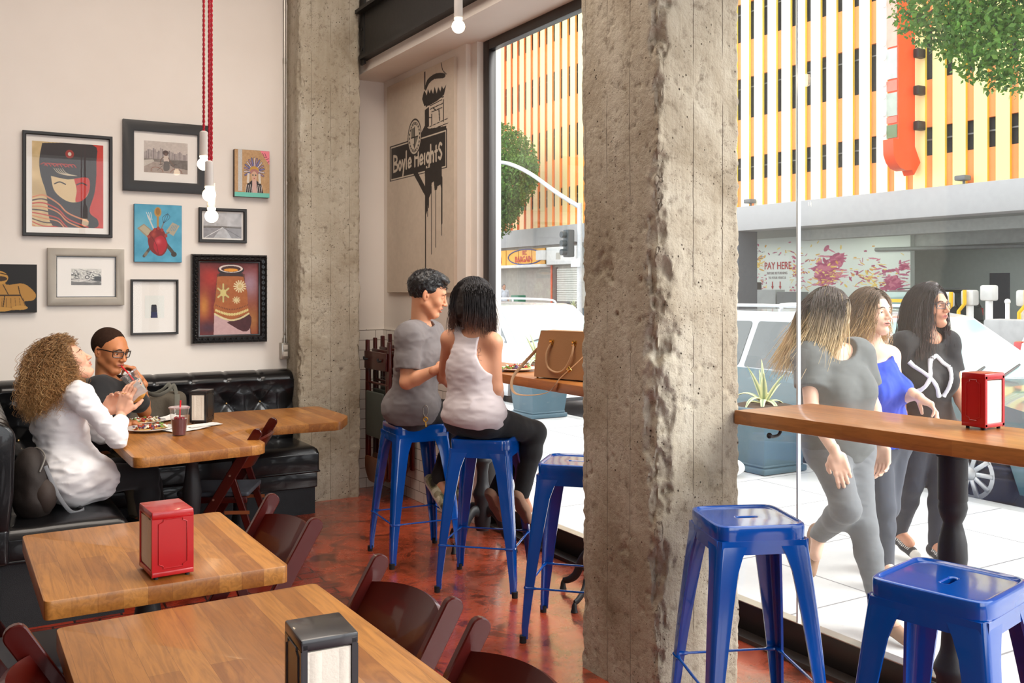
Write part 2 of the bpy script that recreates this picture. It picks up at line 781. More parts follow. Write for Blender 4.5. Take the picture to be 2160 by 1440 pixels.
def sdf_mesh(ops, h, clip=None, disp=None, colf=None):
    """surface nets over the ops list. clip=(lo,hi) restricts the box. disp(P)->offset. returns geo (,cols)"""
    lo = np.array([o[1].lo for o in ops if o[0] == 'u']).min(0) - 2.5 * h
    hi = np.array([o[1].hi for o in ops if o[0] == 'u']).max(0) + 2.5 * h
    if clip is not None:
        lo = np.maximum(lo, clip[0])
        hi = np.minimum(hi, clip[1])
    n = np.ceil((hi - lo) / h).astype(int) + 1
    F = np.full(tuple(n), 0.2, np.float32)
    B = 14
    for i in range(0, n[0], B):
        for j in range(0, n[1], B):
            for k in range(0, n[2], B):
                e = np.minimum([i + B, j + B, k + B], n)
                a = lo + np.array([i, j, k]) * h
                b = lo + (e - 1) * h
                cb, rb = (a + b) / 2, np.linalg.norm(b - a) / 2
                near = False
                for o in ops:
                    if o[0] == 'u':
                        g = np.maximum(np.maximum(o[1].lo - b, a - o[1].hi), 0)
                        if (g < 0.03).all():
                            near = True
                            break
                if not near:
                    continue
                X, Y, Z = np.meshgrid(lo[0] + np.arange(i, e[0]) * h, lo[1] + np.arange(j, e[1]) * h, lo[2] + np.arange(k, e[2]) * h, indexing='ij')
                P = np.stack([X, Y, Z], -1).reshape(-1, 3)
                D = evalops(ops, P, cb, rb)
                if disp is not None and np.abs(D).min() < 0.03:
                    m = np.abs(D) < 0.04
                    if m.any():
                        D[m] += disp(P[m])
                F[i:e[0], j:e[1], k:e[2]] = D.reshape(X.shape)
    ins = F < 0
    c = [(x, y, z) for x in (0, 1) for y in (0, 1) for z in (0, 1)]
    cnt = sum(ins[x:n[0] - 1 + x, y:n[1] - 1 + y, z:n[2] - 1 + z].astype(np.int8) for x, y, z in c)
    act = np.argwhere((cnt > 0) & (cnt < 8))
    if len(act) == 0:
        return (np.zeros((0, 3)), np.zeros((0, 4), np.int32)), None
    idx = -np.ones(tuple(n - 1), np.int32)
    idx[act[:, 0], act[:, 1], act[:, 2]] = np.arange(len(act))
    val = np.stack([F[act[:, 0] + x, act[:, 1] + y, act[:, 2] + z] for x, y, z in c], 1).astype(float)
    S = np.zeros((len(act), 3))
    W = np.zeros(len(act))
    ca = np.array(c, float)
    for p in range(8):
        for q in range(p + 1, 8):
            if np.abs(ca[p] - ca[q]).sum() == 1:
                a, b = val[:, p], val[:, q]
                m = (a < 0) != (b < 0)
                t = np.where(m, a / np.where(m, a - b, 1), 0)
                S += (ca[p] + t[:, None] * (ca[q] - ca[p])) * m[:, None]
                W += m
    V = lo + (act + S / W[:, None]) * h
    faces = []
    for ax in range(3):
        o1, o2 = [(1, 2), (2, 0), (0, 1)][ax]
        sl0 = [slice(None)] * 3
        sl1 = [slice(None)] * 3
        sl0[ax], sl1[ax] = slice(0, n[ax] - 1), slice(1, n[ax])
        A, Bm = ins[tuple(sl0)], ins[tuple(sl1)]
        for flip, M in ((0, A & ~Bm), (1, ~A & Bm)):
            e = np.argwhere(M)
            e = e[(e[:, o1] > 0) & (e[:, o2] > 0) & (e[:, o1] < n[o1] - 1) & (e[:, o2] < n[o2] - 1)]
            if not len(e):
                continue
            d1 = np.zeros(3, int)
            d1[o1] = 1
            d2 = np.zeros(3, int)
            d2[o2] = 1
            q = [e - d1 - d2, e - d2, e, e - d1]
            ids = np.stack([idx[x[:, 0], x[:, 1], x[:, 2]] for x in q], 1)
            if flip:
                ids = ids[:, ::-1]
            faces.append(ids)
    Fq = np.vstack(faces)
    Fq = Fq[(Fq >= 0).all(1)]
    cl = colf(V) if colf is not None else None
    return (V, Fq), cl


def joinq(parts):
    """join list of ((V,F),cols)"""
    vs, fs, cs, n = [], [], [], 0
    for (g, c) in parts:
        if len(g[0]) == 0:
            continue
        vs.append(g[0])
        fs.append(np.asarray(g[1]) + n)
        cs.append(c)
        n += len(g[0])
    return (np.vstack(vs), np.vstack(fs)), (np.vstack(cs) if cs[0] is not None else None)


def basis(fwd, up):
    """columns: x=right-hand side (viewer's: fwd x up), y=forward, z=up"""
    y = _v(fwd) / np.linalg.norm(fwd)
    x = np.cross(y, _v(up))
    x /= np.linalg.norm(x)
    z = np.cross(x, y)
    return np.stack([x, y, z], 1)


# ------------------------------------------------------------------ people
def head_ops(female=False, jaw=1.0, mouth_open=0.0, hooded=0.0):
    """local frame: x = subject's right, y = forward (face), z = up; origin = centre of the skull; chin at z=-0.115, crown 0.115"""
    f = 0.94 if female else 1.0
    U, S = 'u', 's'
    o = [(U, Ell((0, -0.018, 0.028), (0.074 * f, 0.094, 0.084)), 0),
         (U, Ell((0, 0.03, 0.0), (0.062 * f, 0.062, 0.078)), 0.03),
         (U, Cone((0, 0.045, -0.062), (0, 0.066, -0.096), 0.040 * f * jaw, 0.021 * jaw), 0.035),
         (U, Cone((0.05 * f, 0.0, -0.055), (0.016, 0.062, -0.098), 0.018, 0.014), 0.03),
         (U, Cone((-0.05 * f, 0.0, -0.055), (-0.016, 0.062, -0.098), 0.018, 0.014), 0.03),
         (U, Ell((0.036 * f, 0.062, -0.028), (0.022, 0.02, 0.02)), 0.022),   # cheekbones
         (U, Ell((-0.036 * f, 0.062, -0.028), (0.022, 0.02, 0.02)), 0.022),
         (U, Cone((-0.032, 0.078, 0.022), (0.032, 0.078, 0.022), 0.010 if not female else 0.007, 0.010 if not female else 0.007), 0.018),
         (S, Ell((0.031, 0.098, 0.002), (0.019, 0.017, 0.013)), 0.012),      # eye sockets
         (S, Ell((-0.031, 0.098, 0.002), (0.019, 0.017, 0.013)), 0.012),
         (U, Ell((0.031, 0.0738, 0.001), (0.0175, 0.0148, 0.0130)), 0.003),     # eyelids around the ball
         (U, Ell((-0.031, 0.0738, 0.001), (0.0175, 0.0148, 0.0130)), 0.003),
         (S, Ell((0.031, 0.091, -0.0012), (0.0138, 0.0170, 0.0062 - 0.003 * hooded)), 0.0012),
         (S, Ell((-0.031, 0.091, -0.0012), (0.0138, 0.0170, 0.0062 - 0.003 * hooded)), 0.0012),
         (U, Cone((0, 0.088, 0.012), (0, 0.107, -0.026), 0.007, 0.010), 0.012),   # nose
         (U, Ell((0, 0.110, -0.029), (0.0105, 0.0105, 0.009)), 0.006),
         (U, Ell((0.012, 0.099, -0.032), (0.008, 0.010, 0.007)), 0.006),
         (U, Ell((-0.012, 0.099, -0.032), (0.008, 0.010, 0.007)), 0.006),
         (S, Ell((0.006, 0.104, -0.039), (0.0034, 0.005, 0.003)), 0.002),
         (S, Ell((-0.006, 0.104, -0.039), (0.0034, 0.005, 0.003)), 0.002),
         (U, Ell((0, 0.083, -0.058), (0.026, 0.016, 0.016)), 0.015),           # muzzle
         ]
    mo = mouth_open
    for sx in (1, -1):
        o += [(U, Cone((0, 0.0985, -0.0535), (sx * 0.021, 0.088, -0.058 - mo * .5), 0.0042, 0.0024), 0.005),
              (U, Cone((0, 0.097, -0.0645 - mo), (sx * 0.020, 0.0875, -0.0600 - mo * .6), 0.0050, 0.0024), 0.005)]
    o += [(S, Ell((0, 0.100, -0.0590 - mo * .5), (0.021, 0.013, 0.0014 + mo * .55)), 0.002),
          (U, Ell((0, 0.083, -0.095), (0.016, 0.013, 0.012)), 0.014)]
    for sx in (1, -1):   # ears
        R = basis((sx * 0.9, 0.35, 0), (0, -0.15, 1))
        o += [(U, Ell((sx * 0.073 * f, -0.010, -0.012), (0.017, 0.008, 0.030), R), 0.006),
              (S, Ell((sx * 0.083 * f, -0.004, -0.010), (0.009, 0.007, 0.019), R), 0.004),
              (U, Ell((sx * 0.076 * f, 0.000, -0.014), (0.005, 0.006, 0.008), R), 0.003)]
    return o


LIPS = None


def face_cols(q, skin, lip, mo=0.0, blush=0.25):
    """colour per vertex in head-local coordinates"""
    c = np.tile(np.array(lin(skin)), (len(q), 1))
    n = fbm(q, 45, 3, 3)[:, None]
    c = c * (1 + 0.05 * n)
    red = np.array(lin((200, 90, 75)))
    for sx in (1, -1):
        d = np.sqrt((((q - np.array([sx * 0.036, 0.07, -0.032])) / 0.026) ** 2).sum(1))
        w = (np.clip(1 - d, 0, 1) * blush)[:, None]
        c = c * (1 - w) + (c * 0.6 + red * 0.4) * w
        d = np.sqrt((((q - np.array([sx * 0.077, -0.005, -0.01])) / 0.03) ** 2).sum(1))
        w = (np.clip(1.2 - d, 0, 1) * 0.25)[:, None]
        c = c * (1 - w) + (c * 0.6 + red * 0.4) * w
    xx = np.abs(q[:, 0]) / 0.0235
    arch = -0.0500 - 0.004 * xx ** 2
    low = -0.0692 - mo + 0.0075 * xx ** 2
    m = (xx < 1) & (q[:, 1] > 0.083) & (q[:, 2] < arch) & (q[:, 2] > low)
    w = np.where(m, 0.65, 0)[:, None]
    c = c * (1 - w) + np.array(lin(lip)) * w
    ml = (xx < 0.85) & (q[:, 1] > 0.07) & (np.abs(q[:, 2] + 0.0590 + mo * .5) < 0.0013 + mo * .45)
    c[ml] = np.array(lin((70, 25, 25)))
    return c


def hand_ops(wrist, fwd, palm_n, side, curl=(0.4, 0.45, 0.5, 0.55), thumb=(0.5, 0.4), spread=0.06, s=1.0, curl1=None):
    """wrist: point; fwd: wrist->knuckles; palm_n: direction the palm faces; side: +1 right hand, -1 left. returns ops, nails, tips"""
    y = _v(fwd) / np.linalg.norm(fwd)
    n = _v(palm_n) - y * (_v(palm_n) @ y)
    n /= np.linalg.norm(n)
    # thumb side: right hand, palm facing n, fingers y: thumb points to y x n * side
    tx = np.cross(y, n) * side * -1
    W = _v(wrist)

    def L(a, b, c):   # a along thumb side, b along fingers, c towards palm
        return W + (tx * a + y * b + n * c) * s
    o = [('u', Cone(L(0, -0.03, 0), L(0, 0.012, 0), 0.025 * s, 0.024 * s), 0.0)]
    R = np.stack([tx, y, n], 1)
    o.append(('u', Box(L(0.0, 0.048, 0), np.array([0.038, 0.046, 0.0135]) * s, 0.0125 * s, R), 0.018))
    o.append(('u', Cone(L(0.024, 0.018, 0.006), L(0.036, 0.055, 0.008), 0.016 * s, 0.012 * s), 0.014))
    o.append(('u', Cone(L(-0.026, 0.018, 0.006), L(-0.028, 0.06, 0.004), 0.014 * s, 0.011 * s), 0.014))
    fx = [0.030, 0.0105, -0.0095, -0.0285]
    fl = [(0.043, 0.026, 0.020), (0.047, 0.030, 0.021), (0.044, 0.028, 0.020), (0.034, 0.021, 0.018)]
    fr = [0.0092, 0.0095, 0.0090, 0.0080]
    by = [0.090, 0.094, 0.090, 0.082]
    nails = []
    for i in range(4):
        p = L(fx[i], by[i] - 0.006, 0.0)
        sp = (1.2 - i * 0.85) * spread
        ang = curl[i] if curl1 is None else curl1[i]
        o.append(('u', Ell(L(fx[i], by[i] - 0.004, -0.004), (0.0105 * s,) * 3), 0.008))
        d0 = y * math.cos(sp) + tx * math.sin(sp)
        for j in range(3):
            d = d0 * math.cos(ang) + n * math.sin(ang)
            r0 = fr[i] * (1, 0.95, 0.88)[j] * s
            r1 = fr[i] * (0.95, 0.88, 0.76)[j] * s
            q = p + d * fl[i][j] * s
            o.append(('u', Cone(p, q, r0, r1), 0.004 if j else 0.007))
            if j == 2:
                nails.append((q + (d0 * -math.sin(ang) + n * math.cos(ang)) * -r1 * 0.72 - d * 0.004 * s, d, (d0 * -math.sin(ang) + n * math.cos(ang)) * -1, r1))
            p = q
            ang += curl[i] * (1.15 if j == 0 else 0.8)
    # thumb
    p = L(0.026, 0.014, 0.006)
    a0, a1 = thumb
    d = y * math.cos(0.75) * 0.9 + tx * math.sin(0.75) + n * a0
    d /= np.linalg.norm(d)
    q = p + d * 0.040 * s
    o.append(('u', Cone(p, q, 0.0145 * s, 0.0112 * s), 0.012))
    d2 = y * 0.85 + tx * (0.5 - a1) + n * (a0 + a1 * 0.6)
    d2 /= np.linalg.norm(d2)
    q2 = q + d2 * 0.030 * s
    o.append(('u', Cone(q, q2, 0.0110 * s, 0.0100 * s), 0.005))
    d3 = y * 0.9 + tx * (0.25 - a1) + n * (a0 + a1)
    d3 /= np.linalg.norm(d3)
    q3 = q2 + d3 * 0.022 * s
    o.append(('u', Cone(q2, q3, 0.0098 * s, 0.0082 * s), 0.004))
    nails.append((q3 - np.cross(d3, np.cross(n, d3)) * 0.006 * s - d3 * 0.003 * s, d3, -np.cross(d3, np.cross(n, d3)), 0.008 * s))
    return o, nails


def nail_geo(nails, s=1.0):
    gs = []
    for (c, d, n, r) in nails:
        d = d / np.linalg.norm(d)
        n = n - d * (n @ d)
        n /= np.linalg.norm(n) + 1e-9
        x = np.cross(d, n)
        M = Matrix(((x[0], d[0], n[0], c[0]), (x[1], d[1], n[1], c[1]), (x[2], d[2], n[2], c[2]), (0, 0, 0, 1)))
        gs.append(xf(sphere((0, 0, 0), (r * 0.72, r * 1.05, r * 0.34), 10, 6), M=M))
    return join(*gs)


def strands(roots, dirs, length, fn, nseg, rad, nside=3, taper=0.35):
    """many thin tubes; fn(i,t,root,dir)->positions (vectorised over strands: returns (N,nseg+1,3))"""
    P = fn(np.linspace(0, 1, nseg + 1))
    N, m, _ = P.shape
    T = np.gradient(P, axis=1)
    T /= np.linalg.norm(T, axis=2, keepdims=True) + 1e-9
    ref = np.where(np.abs(T[..., 2:3]) < 0.9, np.array([0, 0, 1.0]), np.array([1.0, 0, 0]))
    A = np.cross(T, ref)
    A /= np.linalg.norm(A, axis=2, keepdims=True) + 1e-9
    Bq = np.cross(T, A)
    tt = np.linspace(0, 1, m)
    r = rad * (1 - (1 - taper) * tt ** 2)
    rr = (r[None, :, None] if np.isscalar(rad) else r)
    ring = []
    for k in range(nside):
        a = 2 * PI * k / nside
        ring.append(P + rr * (math.cos(a) * A + math.sin(a) * Bq))
    V = np.stack(ring, 2).reshape(-1, 3)
    I = np.arange(N * m * nside).reshape(N, m, nside)
    q = np.stack([I[:, :-1], np.roll(I, -1, 2)[:, :-1], np.roll(I, -1, 2)[:, 1:], I[:, 1:]], -1).reshape(-1, 4)
    return (V, q), np.repeat(np.tile(tt, N), nside), np.repeat(np.arange(N), m * nside)

# ------------------------------------------------------------------ big surfaces: materials
def mat_wall():
    t = NT('white_plaster')
    v = t.coords()
    f = t.noise(v, 1.6, 4)
    t.color(t.ramp(f, [(0.3, lin((232, 224, 215))), (0.7, lin((238, 231, 223)))]))
    t.set(Roughness=0.75)
    t.bump(t.noise(v, 90, 3), 0.06, 0.003)
    return t.m


def mat_concrete():
    t = NT('raw_concrete')
    v = t.coords()
    big = t.noise(v, 2.2, 6, 0.62, 0.4)
    fine = t.noise(v, 26, 6, 0.65)
    streak = t.noise(t.coords(scale=(14, 14, 0.9)), 1.0, 5, 0.6)
    c = t.ramp(big, [(0.28, lin((132, 118, 96))), (0.46, lin((176, 166, 147))), (0.72, lin((202, 196, 180)))])
    c = t.mix(t.ramp(streak, [(0.35, 0.0), (0.75, 0.55)]), c, lin((150, 137, 114)))
    c = t.mix(t.ramp(fine, [(0.30, 0.6), (0.45, 0.0)]), c, lin((92, 76, 58)))
    vo = t.n('ShaderNodeTexVoronoi', Scale=34.0, Randomness=1.0)
    t.l(v, vo.inputs['Vector'])
    pits = t.ramp(vo.outputs['Distance'], [(0.07, 1.0), (0.16, 0.0)])
    gate = t.ramp(t.noise(v, 7, 3), [(0.52, 0.0), (0.6, 1.0)])
    pm = t.math('MULTIPLY', pits, gate)
    c = t.mix(pm, c, lin((66, 54, 40)))
    vo2 = t.n('ShaderNodeTexVoronoi', Scale=85.0, Randomness=1.0)
    t.l(v, vo2.inputs['Vector'])
    pm2 = t.math('MULTIPLY', t.ramp(vo2.outputs['Distance'], [(0.10, 1.0), (0.20, 0.0)]), t.ramp(t.noise(v, 5, 4), [(0.48, 0.0), (0.58, 0.8)]))
    c = t.mix(pm2, c, lin((88, 72, 54)))
    spx = t.n('ShaderNodeSeparateXYZ')
    t.l(v, spx.inputs[0])
    ln = t.math('FRACT', t.math('MULTIPLY', t.math('ADD', spx.outputs[0], spx.outputs[1]), 6.9))
    ln = t.math('MULTIPLY', t.ramp(ln, [(0.0, 1.0), (0.022, 0.0)]), t.ramp(t.noise(v, 3.2, 4), [(0.42, 0.0), (0.55, 0.7)]))
    c = t.mix(ln, c, lin((84, 68, 50)))
    t.color(c)
    t.set(Roughness=0.88)
    h = t.math('ADD', t.math('MULTIPLY', fine, 0.7), t.math('MULTIPLY', streak, 0.5))
    h = t.math('SUBTRACT', h, t.math('ADD', t.math('MULTIPLY', pm2, 0.6), t.math('MULTIPLY', ln, 0.8)))
    h = t.math('SUBTRACT', h, t.math('MULTIPLY', pm, 1.2))
    t.bump(h, 0.7, 0.018)
    return t.m


def mat_floor():
    t = NT('stained_floor')
    v = t.coords()
    a = t.noise(v, 1.7, 7, 0.62, 0.8)
    b = t.noise(v, 5.5, 6, 0.66, 1.2)
    c1 = t.ramp(a, [(0.26, lin((70, 42, 30))), (0.40, lin((140, 62, 36))), (0.50, lin((172, 72, 44))), (0.60, lin((140, 62, 40))), (0.70, lin((192, 96, 64))), (0.82, lin((204, 134, 106)))])
    c1 = t.mix(t.ramp(b, [(0.36, 0.75), (0.48, 0.0)]), c1, lin((52, 30, 24)))
    c1 = t.mix(t.ramp(b, [(0.60, 0.0), (0.72, 0.45)]), c1, lin((190, 96, 66)))
    br = t.n('ShaderNodeTexBrick', Scale=1.0)
    br.inputs['Color1'].default_value = (*lin((158, 50, 28)), 1)
    br.inputs['Color2'].default_value = (*lin((112, 36, 22)), 1)
    br.inputs['Mortar'].default_value = (*lin((46, 28, 24)), 1)
    br.inputs['Mortar Size'].default_value = 0.006
    br.inputs['Brick Width'].default_value = 0.2
    br.inputs['Row Height'].default_value = 0.1
    br.inputs['Mortar Smooth'].default_value = 0.4
    wob = t.n('ShaderNodeVectorMath', operation='ADD')
    nz = t.n('ShaderNodeTexNoise', Scale=9.0)
    t.l(v, nz.inputs['Vector'])
    sc = t.n('ShaderNodeVectorMath', operation='SCALE')
    sc.inputs['Scale'].default_value = 0.03
    t.l(nz.outputs['Color'], sc.inputs[0])
    t.l(v, wob.inputs[0])
    t.l(sc.outputs[0], wob.inputs[1])
    t.l(wob.outputs[0], br.inputs['Vector'])
    cb = t.mix(t.ramp(b, [(0.34, 0.7), (0.56, 0.0)]), br.outputs['Color'], lin((52, 26, 20)))
    sp = t.n('ShaderNodeSeparateXYZ')
    t.l(v, sp.inputs[0])
    edge = t.math('ADD', sp.outputs[0], t.math('MULTIPLY', t.math('SUBTRACT', t.noise(v, 1.3, 4), 0.5), 0.5))
    m = t.ramp(t.math('MULTIPLY', edge, 0.25), [(0.425, 1.0), (0.435, 0.0)])
    t.color(t.mix(m, c1, cb))
    t.b.inputs['Coat Weight'].default_value = 0.55
    t.b.inputs['Coat Roughness'].default_value = 0.12
    r = t.ramp(b, [(0.3, 0.16), (0.7, 0.36)])
    t.l(r, t.b.inputs['Roughness'])
    inv = t.math('MULTIPLY', t.math('MULTIPLY', br.outputs['Fac'], -1.0), m)
    hh = t.math('ADD', t.math('MULTIPLY', b, 0.25), inv)
    t.bump(hh, 0.35, 0.006)
    return t.m


def mat_wood(name, row=0.062, length=1.35, tone=1.0, dark=(146, 86, 30), light=(190, 128, 58), rotz=90, coat=0.3, mortar=0.0003):
    t = NT(name)
    v = t.coords(rot=(0, 0, math.radians(rotz)))
    br = t.n('ShaderNodeTexBrick', Scale=1.0)
    br.inputs['Color1'].default_value = (*lin(dark), 1)
    br.inputs['Color2'].default_value = (*lin(light), 1)
    br.inputs['Mortar'].default_value = (*lin(tuple(int(x * 0.72) for x in dark)), 1)
    br.inputs['Mortar Size'].default_value = mortar
    br.inputs['Brick Width'].default_value = length
    br.inputs['Row Height'].default_value = row
    br.inputs['Bias'].default_value = 0.0
    br.offset = 0.37
    t.l(v, br.inputs['Vector'])
    v2 = t.coords(rot=(0, 0, math.radians(rotz)), scale=(16, 1.2, 16))
    g = t.noise(v2, 3.2, 6, 0.6, 1.4)
    v3 = t.coords(rot=(0, 0, math.radians(rotz)), scale=(6, 1.6, 5))
    g2 = t.noise(v3, 1.6, 4, 0.6, 1.8)
    c = t.mix(t.ramp(g, [(0.38, 0.42), (0.60, 0.0)]), br.outputs['Color'], lin(tuple(int(x * 0.72) for x in dark)))
    c = t.mix(t.ramp(g2, [(0.55, 0.0), (0.75, 0.5)]), c, lin(tuple(min(255, int(x * 1.08)) for x in light)))
    t.color(c)
    t.set(Roughness=0.42)
    t.b.inputs['Coat Weight'].default_value = coat
    t.b.inputs['Coat Roughness'].default_value = 0.16
    t.bump(t.math('ADD', g, t.math('MULTIPLY', br.outputs['Fac'], -0.6)), 0.06, 0.003)
    return t.m


def mat_tile():
    t = NT('white_tile')
    tc = t.n('ShaderNodeTexCoord')
    sp = t.n('ShaderNodeSeparateXYZ')
    t.l(tc.outputs['Object'], sp.inputs[0])
    cb = t.n('ShaderNodeCombineXYZ')
    t.l(t.math('ADD', sp.outputs[0], sp.outputs[1]), cb.inputs[0])
    t.l(sp.outputs[2], cb.inputs[1])
    br = t.n('ShaderNodeTexBrick', Scale=1.0)
    br.inputs['Color1'].default_value = (*lin((232, 226, 218)), 1)
    br.inputs['Color2'].default_value = (*lin((226, 219, 210)), 1)
    br.inputs['Mortar'].default_value = (*lin((120, 108, 98)), 1)
    br.inputs['Mortar Size'].default_value = 0.0022
    br.inputs['Brick Width'].default_value = 0.152
    br.inputs['Row Height'].default_value = 0.076
    t.l(cb.outputs[0], br.inputs['Vector'])
    t.color(br.outputs['Color'])
    t.set(Roughness=0.15)
    t.bump(t.math('MULTIPLY', br.outputs['Fac'], -1.0), 0.4, 0.002)
    return t.m


def mat_pave():
    t = NT('sidewalk_concrete')
    v = t.coords()
    br = t.n('ShaderNodeTexBrick', Scale=1.0)
    br.inputs['Color1'].default_value = (*lin((205, 205, 203)), 1)
    br.inputs['Color2'].default_value = (*lin((196, 196, 195)), 1)
    br.inputs['Mortar'].default_value = (*lin((120, 120, 122)), 1)
    br.inputs['Mortar Size'].default_value = 0.006
    br.inputs['Brick Width'].default_value = 1.6
    br.inputs['Row Height'].default_value = 0.8
    t.l(v, br.inputs['Vector'])
    f = t.noise(v, 3.0, 6, 0.7)
    sp = t.noise(v, 60, 3, 0.8)
    c = t.mix(t.ramp(f, [(0.3, 0.25), (0.6, 0.0)]), br.outputs['Color'], lin((165, 165, 165)))
    c = t.mix(t.ramp(sp, [(0.62, 0.0), (0.75, 0.5)]), c, lin((120, 120, 122)))
    t.color(c)
    t.set(Roughness=0.85)
    return t.m


M_WALL = mat_wall()
M_CONC = mat_concrete()
M_FLOOR = mat_floor()
M_WOOD = mat_wood('butcher_block')
M_BAR = mat_wood('bar_top_wood', row=0.034, length=2.7, dark=(170, 102, 44), light=(188, 120, 56), mortar=0.0)
M_TILE = mat_tile()
M_PAVE = mat_pave()
M_BLACK = plain('black_paint', (26, 26, 28), 0.45)
M_BEAM = plain('black_steel', (22, 22, 24), 0.5, bump=0.3, bscale=25)
M_FRAME = plain('dark_window_frame', (38, 32, 30), 0.35)
M_GALV = plain('galvanised_steel', (176, 172, 164), 0.35, metal=0.8)
M_CAST = plain('black_cast_iron', (38, 38, 40), 0.5, bump=0.1)
M_GLASS = glassy('veiled_window_glass', refl=0.042, body=0.03, bodycol=(0.9, 0.95, 0.95))  # faint diffuse body puts a milky reflection veil into the glass

# ------------------------------------------------------------------ shell
struct('floor', box(-3.2, 3.05, -4.2, 6.91, -0.1, 0.0), M_FLOOR)
struct('ceiling', box(-3.2, 3.2, -4.2, 7.1, 4.6, 4.75), plain('bounce_cut_ceiling', (150, 142, 134), 0.8))  # unseen ceiling, toned down to cut bounce light
struct('wall_back', box(-3.2, 3.2, 6.91, 7.1, -0.1, 4.6), M_WALL)
struct('wall_left', box(-3.35, -3.2, -4.2, 7.1, -0.1, 4.6), plain('bounce_cut_brown', (104, 84, 68), 0.8))  # unseen wall, dark brown chosen to cut bounce light
struct('wall_front', join(box(-3.2, -1.3, -4.35, -4.2, -0.1, 4.6), box(3.0, 3.2, -4.35, -4.2, -0.1, 4.6), box(-1.3, 3.0, -4.35, -4.2, 3.85, 4.6), box(-1.3, 3.0, -4.35, -4.2, -0.1, 0.35)), plain('bounce_cut_brown', (104, 84, 68), 0.8))  # same bounce-cutting brown; opening left for the added window
w3 = struct('window_added', join(box(-1.3, 3.0, -4.3, -4.22, 0.35, 0.42), box(-1.3, 3.0, -4.3, -4.22, 3.78, 3.85), box(-1.3, -1.22, -4.3, -4.22, 0.35, 3.85), box(2.92, 3.0, -4.3, -4.22, 0.35, 3.85), box(0.8, 0.88, -4.3, -4.22, 0.35, 3.85)), plain('dark_window_frame', (38, 32, 30), 0.35))  # added storefront window, unseen, to let in light from behind
struct('wall_right', box(2.905, 3.12, 5.53, 6.91, -0.1, 3.15), M_WALL)
struct('wall_header', join(box(2.64, 3.12, -4.2, 6.91, 3.15, 4.6)), M_WALL)
struct('trim_1', join(box(2.60, 2.905, 6.898, 6.91, 0.0, 1.225), box(2.893, 2.905, 5.54, 6.898, 0.0, 1.225)), M_TILE)
struct('trim_2', box(2.94, 3.12, 5.44, 5.53, 0.0, 3.15), M_WALL)
# black steel beam (I section) across the window bays
bm_ = join(box(2.600, 2.63, -4.2, 6.60, 3.244, 3.56), box(2.545, 2.64, -4.2, 6.60, 3.56, 3.585), box(2.575, 2.64, -4.2, 6.60, 3.225, 3.247))
struct('trim_3', bm_, M_BEAM)
single('steel_bracket', join(box(2.596, 2.612, 6.55, 6.62, 3.19, 3.75), cyl((2.59, 6.585, 3.3), (2.612, 6.585, 3.3), 0.012), cyl((2.59, 6.585, 3.45), (2.612, 6.585, 3.45), 0.012)),
       M_BEAM, 'black steel bracket fixing the beam to the far concrete column', 'bracket')

# window wall: black sill, end frame, head frame, glass
w1 = struct('window_1', join(box(2.985, 3.04, 5.365, 5.44, 0.0, 3.15, 0.004), box(2.985, 3.04, 2.83, 5.365, 3.085, 3.15, 0.004)), M_FRAME)
part('pane', box(3.052, 3.060, 2.825, 5.40, 0.13, 3.12), M_GLASS, w1, smooth=0)
w2 = struct('window_2', join(box(2.985, 3.04, -4.2, 2.83, 3.085, 3.15, 0.004)), M_FRAME)
part('pane', box(3.052, 3.060, -0.6, 2.815, 0.13, 3.12), M_GLASS, w2, smooth=0)
part('pane', box(3.052, 3.060, -4.2, -0.61, 0.13, 3.12), M_GLASS, w2, smooth=0)
struct('trim_4', join(box(3.05, 3.10, -4.2, 5.44, 0.0, 0.135, 0.003)), plain('dark_bronze_sill', (34, 28, 26), 0.4))
struct('trim_5', join(box(3.046, 3.102, -4.2, 5.44, 0.1355, 0.139)), M_GALV)
struct('trim_6', join(box(2.975, 3.05, -4.2, 5.44, 0.0005, 0.014, 0.003), box(2.965, 2.972, -4.2, 5.44, 0.0005, 0.02)), plain('floor_track', (60, 52, 48), 0.5))
struct('trim_7', join(box(3.049, 3.066, 2.8155, 2.8245, 0.139, 3.10)), plain('glass_joint', (196, 206, 214), 0.15, metal=0.3))


